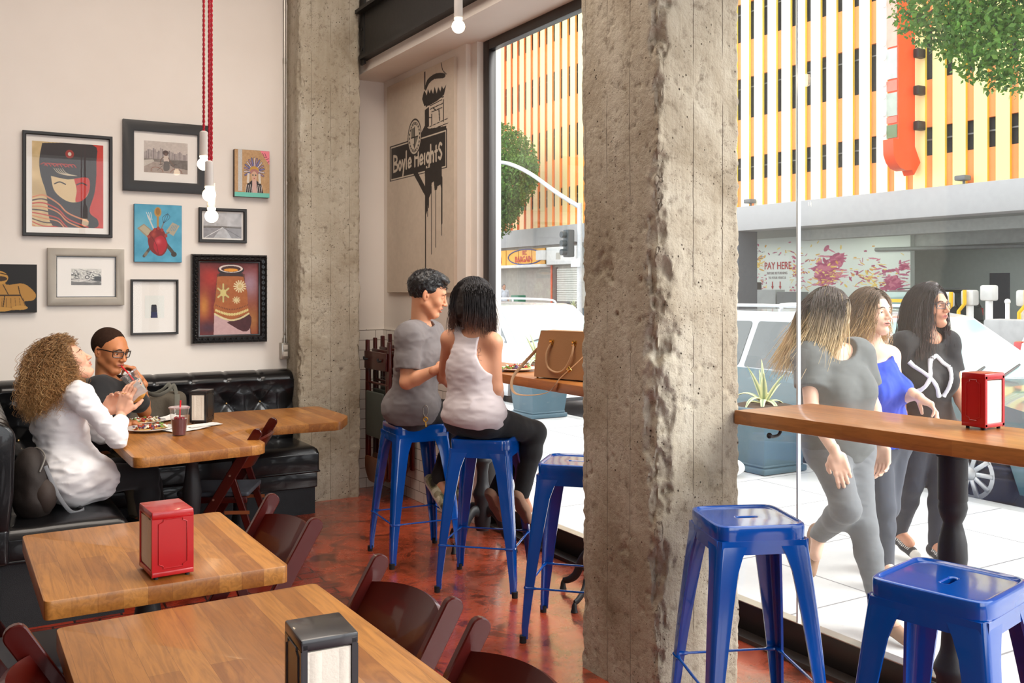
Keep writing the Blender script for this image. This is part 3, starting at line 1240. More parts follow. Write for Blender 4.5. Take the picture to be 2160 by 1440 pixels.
# ------------------------------------------------------------------ concrete columns: real chipped surfaces
def column(x0, x1, y0, y1, z1, step, seed, chips):
    """closed perimeter grid pushed inwards by noise; corners ragged. chips: per-corner strength"""
    cs = [(x0, y0), (x1, y0), (x1, y1), (x0, y1)]
    per = []
    for i in range(4):
        a, b = np.array(cs[i]), np.array(cs[(i + 1) % 4])
        n = max(2, int(np.linalg.norm(b - a) / step))
        for k in range(n):
            per.append((*(a + (b - a) * k / n), i))
    per = np.array(per)
    m = len(per)
    nz = int(z1 / step)
    Zs = np.linspace(0, z1, nz + 1)
    P = np.zeros((nz + 1, m, 3))
    P[..., 0] = per[None, :, 0]
    P[..., 1] = per[None, :, 1]
    P[..., 2] = Zs[:, None]
    nrm = np.array([(0, 1), (-1, 0), (0, -1), (1, 0)])[per[:, 2].astype(int)]     # inward
    small = np.clip(fbm(P, 18, 3, seed), -1, 1) * 0.0035 + fbm(P, 4, 3, seed + 5) * 0.006
    pit = np.clip(fbm(P, 34, 2, seed + 9) - 0.46, 0, 1) * 0.03
    scar = np.clip(fbm(P, 9, 5, seed + 3, 0.6) - 0.40, 0, 1) * 0.05
    off = small * 0.4 + pit + scar + 0.004
    dm = np.min([np.sqrt(((per[:, :2] - np.array(c)) ** 2).sum(1)) for c in cs], axis=0)
    off = off * np.clip(dm / 0.03, 0, 1)[None]
    P[..., :2] += nrm[None] * off[..., None]
    cen = np.array([(x0 + x1) / 2, (y0 + y1) / 2])
    for ci, (c, st) in enumerate(zip(cs, chips)):
        d = np.sqrt(((per[:, :2] - np.array(c)) ** 2).sum(1))[None, :]
        zz = np.stack([np.zeros_like(Zs) + ci * 9.1, np.zeros_like(Zs), Zs], -1)
        reach = (0.012 + 0.018 * fbm(zz, 2.6, 4, seed + 20))[:, None] * st + 0.026 * fbm(P * np.array([1, 1, 0.8]), 11, 4, seed + 30, 0.6) * st * 0.7
        reach = np.clip(reach, 0.003, 0.09)
        reach = reach * 1.9 + 0.012 * np.clip(fbm(P, 22, 3, seed + 50 + ci), 0, 1) * st
        w = np.clip(1 - d / np.maximum(reach, 0.004), 0, 1)
        rn = fbm(P, 34, 4, seed + 40, 0.6) * 0.011 * np.clip(w * 3, 0, 1)
        dirc = (cen - np.array(c))
        dirc = dirc / np.linalg.norm(dirc)
        P[..., :2] += dirc * (w * reach * 0.6 + rn)[..., None]
    V = P.reshape(-1, 3)
    I = np.arange((nz + 1) * m).reshape(nz + 1, m)
    J = np.roll(I, -1, 1)
    q = np.stack([I[:-1], J[:-1], J[1:], I[1:]], -1).reshape(-1, 4)
    return (V, q)


struct('wall_pillar', column(2.203, 2.600, 2.696, 3.188, 4.6, 0.0085, 3, (2.3, 0.25, 0.5, 0.7)), M_CONC, smooth=60)
struct('wall_column', column(2.127, 2.596, 6.616, 6.93, 4.6, 0.012, 17, (1.6, 0.6, 0.3, 0.3)), M_CONC, smooth=60)

# conduit and outlet beside the far column
cd = thing('electrical_conduit', 'thin steel conduit with outlet box running down beside the far concrete column', 'conduit', (2.10, 6.87, 0.9))
part('pipe', tube(smoothpath([(2.108, 6.89, 4.6), (2.108, 6.89, 1.35), (2.108, 6.885, 1.22), (2.102, 6.88, 1.14)], 4), 0.0085, 10), M_GALV, cd, world=True)
part('coupling', cyl((2.108, 6.89, 3.2), (2.108, 6.89, 3.24), 0.012), M_GALV, cd, world=True)
part('coupling', cyl((2.104, 6.885, 1.145), (2.104, 6.885, 1.175), 0.014), M_GALV, cd, world=True)
ob = part('outlet_box', box(2.072, 2.128, 6.845, 6.91, 1.02, 1.14, 0.006), M_GALV, cd, world=True)
part('socket', join(box(2.082, 2.118, 6.840, 6.846, 1.09, 1.125, 0.003), box(2.082, 2.118, 6.840, 6.846, 1.04, 1.075, 0.003)), plain('outlet_plastic', (206, 200, 190), 0.4), ob)

for ch in COL.objects:
    if ch.parent is ob:
        ch.location = -Vector(cd.location)

# ------------------------------------------------------------------ stools
M_BLUE = plain('blue_enamel', (0, 78, 172), 0.16, coat=0.8, var=0.03)
M_RUB = plain('black_rubber', (22, 22, 24), 0.7)


def make_stool(name, label, loc, rot):
    t = thing(name, label, 'stool', loc, rot, 'blue metal bar stools')
    S = 0.155
    H = 0.77
    # seat pan: rounded square with raised rim, pressed centre and hand slot
    n = 72
    prof = [(1.000, -0.050), (1.004, -0.030), (1.006, -0.012), (0.995, -0.003), (0.965, 0.0), (0.925, 0.0), (0.895, -0.0055), (0.87, -0.007), (0.84, -0.0071), (0.80, -0.0071)]
    ang = np.linspace(0, 2 * PI, n, endpoint=False)

    def sq(k, r_):    # superellipse ring
        p = 7.0
        return np.stack([np.sign(np.cos(ang)) * np.abs(np.cos(ang)) ** (2 / p), np.sign(np.sin(ang)) * np.abs(np.sin(ang)) ** (2 / p)], -1) * S * k
    V, F = [], []
    for (k, z) in prof:
        q = sq(k, 0)
        V.append(np.column_stack([q, np.full(n, H + z)]))
    # slot ring
    sl = np.stack([np.clip(np.cos(ang) * 0.034 / max(np.abs(np.cos(ang)).max(), 1), -0.034, 0.034) + 0.0, np.sin(ang) * 0.011], -1)
    sl[:, 0] = np.cos(ang) * 0.011 + np.sign(np.cos(ang)) * 0.024 * np.minimum(1, np.abs(np.cos(ang)) * 3)
    V.append(np.column_stack([sl * np.array([1.25, 1.7]), np.full(n, H - 0.0071)]))
    V.append(np.column_stack([sl * np.array([1.14, 1.3]), np.full(n, H - 0.0072)]))
    V.append(np.column_stack([sl, np.full(n, H - 0.0105)]))
    V.append(np.column_stack([sl * 0.98, np.full(n, H - 0.022)]))
    V = np.vstack(V)
    for r in range(len(prof) + 3):
        for i in range(n):
            j = (i + 1) % n
            F.append((r * n + i, r * n + j, (r + 1) * n + j, (r + 1) * n + i))
    part('seat', (V, F), M_BLUE, t, smooth=38)
    # apron
    ap = []
    for k in range(4):
        g = box(-S + 0.012, S - 0.012, -S - 0.001, -S + 0.003, H - 0.092, H - 0.048)
        ap.append(xf(g, (0, 0, 0), (0, 0, k * PI / 2)))
    ap.append(xf(box(-0.19, 0.19, -0.008, 0.008, H - 0.075, H - 0.05), rot=(0, 0, PI / 4)))
    ap.append(xf(box(-0.19, 0.19, -0.008, 0.008, H - 0.075, H - 0.05), rot=(0, 0, -PI / 4)))
    part('apron', join(*ap), M_BLUE, t)
    # legs: folded sheet with a round outer corner, tapering, splayed and bowed
    zs = np.linspace(H - 0.048, 0.018, 15)
    u = (H - 0.048 - zs) / (H - 0.066)
    for k in range(4):
        rings = []
        for z, w in zip(zs, u):
            oc = S - 0.001 + 0.058 * w + 0.006 * math.sin(PI * w) - (0.004 if w > 0.93 else 0)
            wid = 0.080 * (1 - w) + 0.029 * w + 0.026 * math.exp(-((w) / 0.07) ** 2)
            rr = 0.022 * (1 - w) + 0.012 * w
            th = 0.0035
            pts = [(oc - wid, oc)]
            for a in np.linspace(PI / 2, 0, 6):
                pts.append((oc - rr + rr * math.cos(a), oc - rr + rr * math.sin(a)))
            pts.append((oc, oc - wid))
            pin = [(oc - th * 2.5, oc - wid)]
            for a in np.linspace(0, PI / 2, 6):
                pin.append((oc - rr + (rr - th) * math.cos(a), oc - rr + (rr - th) * math.sin(a)))
            pin.append((oc - wid, oc - th * 2.5))
            rings.append([(x, y, z) for x, y in pts + pin])
        m = len(rings[0])
        LV = np.array(rings).reshape(-1, 3)
        LF = []
        for r in range(len(rings) - 1):
            for i in range(m):
                j = (i + 1) % m
                LF.append((r * m + i, r * m + j, (r + 1) * m + j, (r + 1) * m + i))
        LF.append(tuple(reversed(range(m))))
        LF.append(tuple((len(rings) - 1) * m + i for i in range(m)))
        g = xf((LV, LF), (0, 0, 0), (0, 0, k * PI / 2))
        lg = part('leg', g, M_BLUE, t, smooth=40)
        c = S + 0.058
        tip = xf(cyl((c - 0.012, c - 0.012, 0.030), (c - 0.011, c - 0.011, 0.0), 0.0165, 0.0150, 12), (0, 0, 0), (0, 0, k * PI / 2))
        part('foot_cap', tip, M_RUB, lg)
    # rungs
    for k in range(4):
        z = 0.235
        e = S + 0.036
        pts = [(-e, -e, z), (-e + 0.035, -e, z), (-e + 0.05, -e, z), (e - 0.05, -e, z), (e - 0.035, -e, z), (e, -e, z)]
        g = tube(pts, [0.011, 0.010, 0.0055, 0.0055, 0.010, 0.011], 10, flat=(1.0, 0.8))
        part('rung', xf(g, (0, 0, 0), (0, 0, k * PI / 2)), M_BLUE, t)
    return t


stool = make_stool('bar_stool', 'blue metal bar stool under the man in the grey t-shirt', (2.291, 5.00, 0), math.radians(-5))
dup(stool, (2.40, 4.345, 0), math.radians(-43.5), 'blue metal bar stool under the woman in the pale tank top')
dup(stool, (2.42, 3.53, 0), math.radians(-45), 'empty blue metal bar stool half hidden behind the near concrete pillar')
dup(stool, (2.325, 2.375, 0), math.radians(-23), 'empty blue metal bar stool standing just right of the near concrete pillar')
dup(stool, (2.285, 1.585, 0), math.radians(12), 'nearest blue metal bar stool, cut off by the bottom right of the photo')

# ------------------------------------------------------------------ bar counter: two wooden tops on turned iron pedestals
bt = thing('bar_counter', 'long narrow wooden bar counter by the window, left of the near pillar', 'counter', (2.8, 4.2, 0), 0, 'window bar counters')
part('countertop', extrude([(2.571, 5.50), (2.571, 3.24), (2.99, 3.24), (2.99, 5.50)], 1.025, 1.075, 0.004), M_BAR, bt, world=True)
bt2 = thing('bar_counter', 'wooden bar counter by the window, right of the near pillar, carrying the red napkin dispenser', 'counter', (2.85, 2.0, 0), 0, 'window bar counters')
part('countertop', extrude([(2.571, 2.69), (2.571 + 0.145, 1.02), (2.571 + 0.555, 1.05), (2.992, 2.69)][::-1], 1.022, 1.075, 0.004), M_BAR, bt2, world=True)


def hook(x, y, rz, parent):
    g = join(tube(smoothpath([(0, 0, 0), (0, 0, -0.02), (-0.015, 0, -0.034), (-0.05, 0, -0.036), (-0.07, 0, -0.03)], 5), 0.006, 8), sphere((-0.074, 0, -0.03), 0.011, 10, 8))
    part('bag_hook', xf(g, (x, y, 1.024), (0, 0, rz)), M_CAST, parent, world=True)


hook(2.68, 2.56, 0.2, bt2)
hook(2.66, 3.72, 0.2, bt)


def pedestal(parent, x, y, top):
    prof = [(0.052, top), (0.052, top - 0.02), (0.046, top - 0.022), (0.046, top - 0.16), (0.043, top - 0.165), (0.046, top - 0.185), (0.040, top - 0.21), (0.029, top - 0.235),
            (0.036, top - 0.262), (0.044, top - 0.30), (0.046, top - 0.35), (0.040, top - 0.40), (0.033, top - 0.43), (0.036, top - 0.455), (0.056, top - 0.50), (0.058, top - 0.515),
            (0.040, top - 0.53), (0.033, top - 0.58), (0.036, top - 0.64), (0.040, top - 0.66), (0.056, top - 0.70), (0.060, top - 0.715), (0.05, top - 0.74), (0.047, top - 0.80), (0.050, 0.14), (0.04, 0.09)]
    part('post', lathe(prof, 28, (x, y, 0)), M_CAST, parent, world=True, smooth=60)
    part('mounting_plate', box(x - 0.09, x + 0.09, y - 0.09, y + 0.09, top - 0.001, top + 0.008), M_CAST, parent, world=True)
    for k in range(4):
        a = k * PI / 2 + 0.35
        pts = smoothpath([(0.03, 0, 0.20), (0.08, 0, 0.215), (0.13, 0, 0.17), (0.17, 0, 0.09), (0.215, 0, 0.055), (0.25, 0, 0.045)], 4)
        g = join(tube(pts, [0.030, 0.026, 0.022, 0.018, 0.015, 0.012], 10, flat=(0.6, 1.2)), lathe([(0.006, 0.045), (0.012, 0.03), (0.014, 0.012), (0.018, 0.0)], 12, (0.252, 0, 0.002)))
        part('foot', xf(g, (x, y, 0), (0, 0, a)), M_CAST, parent, world=True, smooth=60)


pedestal(bt, 2.74, 5.00, 1.017)
pedestal(bt, 2.78, 3.82, 1.017)
pedestal(bt2, 2.80, 1.93, 1.014)

# ------------------------------------------------------------------ dining tables
M_LEG = plain('black_table_leg', (30, 30, 32), 0.5)


def table_base(parent, x, y, top=0.695, r=0.24):
    prof = [(0.05, top), (0.045, top - 0.04), (0.030, top - 0.06), (0.036, top - 0.12), (0.048, top - 0.2), (0.040, top - 0.3), (0.03, top - 0.34), (0.05, top - 0.4), (0.055, top - 0.42),
            (0.04, top - 0.46), (0.04, top - 0.5), (0.06, 0.1), (0.05, 0.05)]
    part('post', lathe(prof, 24, (x, y, 0)), M_LEG, parent, world=True, smooth=60)
    part('mounting_plate', box(x - 0.11, x + 0.11, y - 0.11, y + 0.11, top - 0.012, top), M_LEG, parent, world=True)
    for k in range(4):
        g = tube(smoothpath([(0.02, 0, 0.12), (0.1, 0, 0.09), (r * 0.8, 0, 0.04), (r, 0, 0.018)], 4), [0.026, 0.022, 0.018, 0.016], 10, flat=(1.1, 0.7))
        part('foot', xf(g, (x, y, 0), (0, 0, k * PI / 2 + PI / 4)), M_LEG, parent, world=True, smooth=60)


tt = thing('dining_table', 'square butcher-block table carrying the red napkin dispenser', 'table', (0.51, 3.05, 0), 0, 'butcher-block tables')
part('tabletop', extrude(roundpoly([(0.197, 2.672), (0.830, 2.672), (0.818, 3.445), (0.190, 3.430)], 0.02), 0.695, 0.745, 0.003), M_WOOD, tt, world=True)
table_base(tt, 0.51, 3.05)
tt = thing('dining_table', 'nearest butcher-block table at the bottom of the photo, carrying the black napkin dispenser', 'table', (0.53, 2.05, 0), 0, 'butcher-block tables')
part('tabletop', extrude(roundpoly([(0.212, 1.66), (0.868, 1.66), (0.843, 2.478), (0.206, 2.455)], 0.02), 0.695, 0.745, 0.003), M_WOOD, tt, world=True)
table_base(tt, 0.53, 2.05)
tt = thing('dining_table', 'l-shaped butcher-block table with rounded corners in the leather booth corner', 'table', (1.05, 5.35, 0), 0, 'butcher-block tables')
poly = roundpoly([(0.725, 4.715), (1.385, 4.80), (1.40, 5.40), (1.99, 5.385), (2.125, 5.62), (2.125, 6.19), (0.715, 6.19)], [0.07, 0.09, 0.13, 0.05, 0.05, 0.04, 0.04], 8)
part('tabletop', extrude(poly, 0.695, 0.745, 0.003), M_WOOD, tt, world=True)
table_base(tt, 1.06, 5.05)
table_base(tt, 1.50, 5.80)


# ------------------------------------------------------------------ napkin dispensers
def dispenser(name, label, loc, rot, body_col, w=0.112, d=0.155, h=0.178, napside='x'):
    """body box; napkins show on the two +-local-Y faces; sheet sides face +-X with a pressed panel"""
    mb = plain('dispenser_enamel_%d' % body_col[0], body_col, 0.35, coat=0.35, var=0.03)
    t = thing(name, label, 'napkin dispenser', loc, rot, 'tabletop napkin dispensers')
    hw, hd = w / 2, d / 2
    b = 0.008
    g = join(box(-hw, hw, -hd, hd, b + h - 0.022, b + h, 0.004), box(-hw, hw, -hd, hd, b, b + 0.014, 0.003),
             box(-hw + 0.0005, -hw + 0.004, -hd + 0.0005, hd - 0.0005, b + 0.013, b + h - 0.021), box(hw - 0.004, hw - 0.0005, -hd + 0.0005, hd - 0.0005, b + 0.013, b + h - 0.021),
             box(-hw + 0.002, -hw + 0.012, -hd, -hd + 0.003, b, b + h - 0.01), box(hw - 0.012, hw - 0.002, -hd, -hd + 0.003, b, b + h - 0.01),
             box(-hw + 0.002, -hw + 0.012, hd - 0.003, hd, b, b + h - 0.01), box(hw - 0.012, hw - 0.002, hd - 0.003, hd, b, b + h - 0.01))
    part('casing', g, mb, t)
    c = 0.012

    def ring(s):
        L = []
        oy, oz = hd - 0.018, h / 2 - 0.022
        pts = [(-oy + c, -oz), (oy - c, -oz), (oy - c, -oz + c * 0.5), (oy, -oz + c), (oy, oz - c), (oy - c, oz - c * .5), (oy - c, oz), (-oy + c, oz), (-oy + c, oz - c * .5), (-oy, oz - c), (-oy, -oz + c), (-oy + c, -oz + c * .5)]
        P = [(s * (hw + 0.0002), y, b + h / 2 + z) for y, z in pts]
        return tube(P, 0.0016, 6, closed=True, cap=False)
    part('pressed_panel', ring(1), mb, t)
    part('pressed_panel', ring(-1), mb, t)
    mn = plain('paper_napkin', (236, 228, 214), 0.9, bump=0.3, bscale=120)
    for s in (-1, 1):
        y0, y1 = sorted((s * (hd - 0.012), s * (hd - 0.0035)))

        def fn(U, V):
            return ((U - 0.5) * (w - 0.028), np.full_like(U, s * (hd - 0.004)) + s * 0.002 * np.sin(U * 9) * (V > 0.02), b + 0.016 + V * (h - 0.042))
        g2 = gridsurf(fn, 14, 10)
        part('napkin_stack', join(box(-hw + 0.013, hw - 0.013, min(y0, y1), max(y0, y1) - (0.003 if s > 0 else -0), b + 0.014, b + h - 0.024), g2), mn, t)
    ft = [lathe([(0.006, 0.0), (0.006, 0.009)], 10, (sx * (hw - 0.014), sy * (hd - 0.014), 0)) for sx in (-1, 1) for sy in (-1, 1)]
    for f in ft:
        part('rubber_foot', f, M_RUB, t)
    return t


RED = (178, 6, 16)
dispenser('napkin_dispenser', 'red napkin dispenser standing on the square wooden table', (0.515, 2.79, 0.745), PI / 2 + 0.06, RED, w=0.150, d=0.112)
dispenser('napkin_dispenser', 'red napkin dispenser standing on the window bar counter', (2.955, 1.925, 1.075), 0.0, RED, w=0.108, d=0.085)
dispenser('napkin_dispenser', 'black napkin dispenser standing on the nearest wooden table', (0.575, 1.66, 0.745), -0.06, (40, 40, 44), w=0.104, d=0.118, h=0.175)
dispenser('napkin_dispenser', 'black napkin dispenser beside the dark red drink on the booth table', (1.27, 5.78, 0.745), -0.55, (26, 26, 28), w=0.10, d=0.14, h=0.185)

# ------------------------------------------------------------------ tufted leather booth
M_LEA = plain('black_leather', (13, 13, 15), 0.30, coat=0.35, bump=0.12, bscale=140, var=0.05, spec=0.3)
M_CARP = plain('charcoal_carpet', (42, 43, 46), 0.95, bump=0.8, bscale=300)
M_STUD = plain('brass_stud', (190, 160, 110), 0.3, metal=0.9)


def tuft(U, V, nu, nv):
    """diamond tufting height 0..1 and button positions on the unit square"""
    a = U * nu
    b = V * nv
    h = np.zeros_like(U)
    d = np.full_like(U, 9.0)
    for r in range(nv + 1):
        for k in range(-1, nu + 2):
            cx = k + (0.5 if r % 2 else 0.0)
            d = np.minimum(d, np.hypot((a - cx), (b - r) * 1.0))
    s1 = np.abs(np.sin(PI * (a + b * 0.5)))
    s2 = np.abs(np.sin(PI * (a - b * 0.5)))
    h = np.minimum(1, d / 0.62) ** 0.6 * (0.62 + 0.38 * np.minimum(s1, s2) ** 0.4)
    return h


def booth_back(parent, p0, p1, inward, z0, z1, thick, nu, mbuttons):
    """back cushion from p0 to p1 (2d), facing 'inward'"""
    p0, p1, nrm = np.array(p0, float), np.array(p1, float), np.array(inward, float)
    L = np.linalg.norm(p1 - p0)

    def fn(U, V):
        s = V * 1.5
        q = p0[None, None, :] + (p1 - p0)[None, None, :] * U[..., None]
        vv = np.clip(V / 0.68, 0, 1)
        rollp = np.clip((V - 0.68) / 0.32, 0, 1)
        h = tuft(U, vv, nu, 3)
        seam = np.exp(-((np.abs((U * nu * 1.0) % 1.0 - 0.5) - 0.5) / 0.045) ** 2)
        zz = z0 + (z1 - z0 - 0.07) * vv
        out = thick + 0.045 * h
        ang = rollp * PI
        R = 0.072
        zz = np.where(V > 0.68, (z1 - 0.075) + np.sin(ang) * R * (1 - 0.10 * seam), zz)
        roll_out = thick * 0.45 + (thick * 0.55 + 0.05) * np.cos(ang) * (1 - 0.05 * seam)
        out = np.where(V > 0.68, roll_out, out * (1 - vv ** 6) + (thick + 0.05) * vv ** 6)
        q = q + nrm[None, None, :] * out[..., None]
        return q[..., 0], q[..., 1], zz
    g = gridsurf(fn, max(60, int(L / 0.012)), 90)
    capz = []
    o = part('backrest', g, M_LEA, parent, world=True, smooth=180)
    fr = []
    q0, q1 = p0, p1
    bx = [min(q0[0], q1[0], (q0 + nrm * thick)[0], (q1 + nrm * thick)[0]), max(q0[0], q1[0], (q0 + nrm * thick)[0], (q1 + nrm * thick)[0]),
          min(q0[1], q1[1], (q0 + nrm * thick)[1], (q1 + nrm * thick)[1]), max(q0[1], q1[1], (q0 + nrm * thick)[1], (q1 + nrm * thick)[1])]
    part('back_frame', box(bx[0] + 0.001, bx[1], bx[2] + 0.001, bx[3], 0.01, z1 - 0.03, 0.01), M_LEA, parent, world=True)
    for r in range(1, 3):
        for k in range(nu + 1):
            u = (k + (0.5 if r % 2 else 0.0)) / nu
            if u <= 0.01 or u >= 0.99:
                continue
            c = p0 + (p1 - p0) * u + nrm * (thick + 0.010)
            part('button', sphere((c[0], c[1], z0 + (z1 - z0 - 0.07) * r / 3), 0.0085, 10, 6), M_STUD, parent, world=True)


def cushion(x0, x1, y0, y1, z0, z1, seed, puff=0.02):
    """soft seat cushion with wrinkles"""
    g = box(x0, x1, y0, y1, z0, z1, 0.0)
    nx, ny = int((x1 - x0) / 0.014), int((y1 - y0) / 0.014)

    def fn(U, V):
        x = x0 + (x1 - x0) * U
        y = y0 + (y1 - y0) * V
        e = np.minimum(np.minimum(U * (x1 - x0), (1 - U) * (x1 - x0)), np.minimum(V * (y1 - y0), (1 - V) * (y1 - y0)))
        P = np.stack([x, y, x * 0], -1)
        z = z1 - 0.04 * np.exp(-e / 0.014) + puff * (1 - np.exp(-e / 0.12)) + 0.006 * fbm(P, 5, 3, seed) * (1 - np.exp(-e / .05))
        return x, y, z
    top = gridsurf(fn, nx, ny)
    sd = box(x0, x1, y0, y1, z0, z1 - 0.035, 0.012, 3)
    return join(top, sd)


bA = thing('leather_booth', 'black tufted leather booth bench running along the wall under the pictures', 'booth', (1.2, 6.5, 0), 0, 'leather booth benches')
booth_back(bA, (0.0, 6.905), (2.125, 6.905), (0, -1), 0.42, 0.955, 0.13, 9, True)
part('seat_cushion', cushion(0.73, 2.16, 6.265, 6.78, 0.28, 0.455, 2), M_LEA, bA, world=True, smooth=50)
part('seat_piping', tube([(0.74, 6.263, 0.292), (2.162, 6.263, 0.292), (2.162, 6.77, 0.292)], 0.006, 8), M_LEA, bA, world=True)
part('plinth', box(0.73, 2.135, 6.285, 6.78, 0.0, 0.282), M_CARP, bA, world=True)
part('front_panel', box(0.73, 2.15, 6.272, 6.30, 0.18, 0.285, 0.01), M_LEA, bA, world=True)
bB = thing('leather_booth', 'black tufted leather booth bench at the left edge, under the curly-haired woman', 'booth', (0.3, 5.6, 0), 0, 'leather booth benches')
booth_back(bB, (0.03, 4.80), (0.03, 6.76), (1, 0), 0.42, 0.955, 0.15, 8, True)
part('seat_cushion', cushion(0.17, 0.725, 4.80, 6.76, 0.30, 0.452, 5), M_LEA, bB, world=True, smooth=50)
part('seat_piping', tube([(0.18, 4.797, 0.31), (0.728, 4.797, 0.31), (0.728, 6.3, 0.31)], 0.006, 8), M_LEA, bB, world=True)
part('plinth', box(0.03, 0.70, 4.82, 6.76, 0.0, 0.302), M_CARP, bB, world=True)


# rounded upholstered end of the back rest
def endcap():
    prof = []
    for a in np.linspace(0, PI, 14):
        prof.append((0.135 + 0.105 * math.cos(a), 0.865 + 0.09 * math.sin(a)))
    pts = [(0.215, 0.45), (0.232, 0.62), (0.236, 0.80)] + prof + [(0.03, 0.45)]
    return xf(extrude([(p[0], p[1]) for p in pts], 0, 0.05, 0.018, 3), M=Matrix(((1, 0, 0, 0.0), (0, 0, -1, 4.825), (0, 1, 0, 0), (0, 0, 0, 1))))


part('end_panel', endcap(), M_LEA, bB, world=True, smooth=50)
part('end_panel', box(0.03, 0.215, 4.775, 4.83, 0.30, 0.47, 0.02, 3), M_LEA, bB, world=True)


# ------------------------------------------------------------------ mahogany folding chairs
M_MAH = plain('mahogany_varnish', (66, 8, 4), 0.30, spec=0.3, coat=0.35, var=0.25, vscale=3)
M_SEAT = plain('grey_vinyl', (60, 64, 72), 0.55)
M_BRASS = plain('steel_rivet', (190, 180, 165), 0.3, metal=1.0)


def plank(a, b, w, th, wdir, taper=0.0, round_top=True):
    """flat board from a (bottom) to b (top), width w along wdir, rounded top"""
    a, b = _v(a), _v(b)
    d = b - a
    L = np.linalg.norm(d)
    d /= L
    wd = _v(wdir) - d * (_v(wdir) @ d)
    wd /= np.linalg.norm(wd)
    n = np.cross(wd, d)
    pts = [(-w / 2 * (1 - taper), 0), (w / 2 * (1 - taper), 0), (w / 2, L - w * 0.45)]
    if round_top:
        for t in np.linspace(0.12, 0.88, 7):
            pts.append((w / 2 * math.cos(PI * t) ** 1 if True else 0, L - w * 0.45 + w * 0.45 * math.sin(PI * t)))
    pts += [(-w / 2, L - w * 0.45)] if round_top else [(w / 2, L), (-w / 2, L)]
    g = extrude(pts, -th / 2, th / 2, 0.003, 1)
    M = Matrix(((wd[0], d[0], n[0], a[0]), (wd[1], d[1], n[1], a[1]), (wd[2], d[2], n[2], a[2]), (0, 0, 0, 1)))
    return xf(g, M=M)


def make_folding(name, label, loc, rot, seat=True):
    """local: faces +X (seat towards +X, back at -X side), width along Y"""
    t = thing(name, label, 'chair', loc, rot, 'mahogany folding chairs')
    hw = 0.215
    for s in (-1, 1):
        y = s * hw
        a, b = (0.275, y, 0.0), (-0.205, y, 0.80)
        lg = part('front_leg', plank(a, b, 0.052, 0.022, (1, 0, 0.2)), M_MAH, t)
        part('rivet', join(cyl((0.03, y + 0.013 * s, 0.435), (0.03, y + 0.017 * s, 0.435), 0.006, n=10), cyl((-0.055, y + 0.013 * s, 0.56), (-0.055, y + 0.017 * s, 0.56), 0.006, n=10)), M_BRASS, lg)
        y2 = s * (hw - 0.026)
        part('rear_leg', plank((-0.235, y2, 0.0), (-0.045, y2, 0.575), 0.036, 0.02, (1, 0, 0.2), round_top=False), M_MAH, t)
        part('seat_rail', box(-0.13, 0.235, y2 - s * 0.022 - 0.009, y2 - s * 0.022 + 0.009, 0.405, 0.437, 0.003), M_MAH, t)
        part('brace', box(-0.15, -0.02, y2 + s * 0.012 - 0.002, y2 + s * 0.012 + 0.002, 0.352, 0.370), plain('brass_strip', (176, 110, 70), 0.35, metal=0.6), t)
    # bowed top slat
    def fn(U, V):
        yy = (U - 0.5) * 2 * (hw - 0.012)
        bow = -0.045 * (1 - ((U - 0.5) * 2) ** 2)
        zz = 0.600 + 0.135 * V + 0.018 * (1 - ((U - 0.5) * 2) ** 2) * (V * 2 - 1)
        return -0.205 + (0.80 - zz) * 0.6 + bow, yy, zz
    a_ = gridsurf(fn, 24, 6)
    nrm = np.array([0.86, 0, 0.5]) * 0.015
    v2 = a_[0] - nrm
    n0 = len(a_[0])
    F = [f for f in a_[1]] + [tuple(reversed([i + n0 for i in f])) for f in a_[1]]
    I = np.arange(25 * 7).reshape(25, 7)
    loop = list(I[:, 0]) + list(I[-1, 1:]) + list(I[:-1, -1][::-1]) + list(I[0, 1:-1][::-1])
    for i in range(len(loop)):
        j = (i + 1) % len(loop)
        F.append((int(loop[i]), int(loop[i] + n0), int(loop[j] + n0), int(loop[j])))
    part('back_slat', (np.vstack([a_[0], v2]), F), M_MAH, t, smooth=40)
    if seat:
        part('seat_pad', join(extrude(roundpoly([(-0.14, -0.172), (0.245, -0.172), (0.245, 0.172), (-0.14, 0.172)], [0.02, 0.05, 0.05, 0.02]), 0.438, 0.462, 0.008, 3)), M_SEAT, t, smooth=50)
    part('cross_rail', join(cyl((0.215, -hw, 0.10), (0.215, hw, 0.10), 0.009, n=10), cyl((-0.19, -hw + 0.03, 0.14), (-0.19, hw - 0.03, 0.14), 0.009, n=10)), M_MAH, t)
    return t


# chairs face -X (towards the tables): rotz = pi
fc = make_folding('folding_chair', 'mahogany folding chair with grey seat pulled up to the booth table', (1.30, 5.25, 0), math.radians(153))
dup(fc, (0.80, 3.155, 0), PI + 0.03, 'mahogany folding chair tucked under the table with the red napkin dispenser')
dup(fc, (0.83, 2.235, 0), PI + 0.02, 'mahogany folding chair at the right side of the nearest table, whole backrest in view')
dup(fc, (0.82, 1.66, 0), PI - 0.02, 'mahogany folding chair nearest the camera, cut off by the bottom of the photo')
dup(fc, (0.12, 3.16, 0), 0.0, 'mahogany folding chair left of the red dispenser\'s table, grey seat showing beneath')
dup(fc, (0.31, 2.13, 0), 0.0, 'mahogany folding chair at the left of the nearest table, in the bottom left corner')


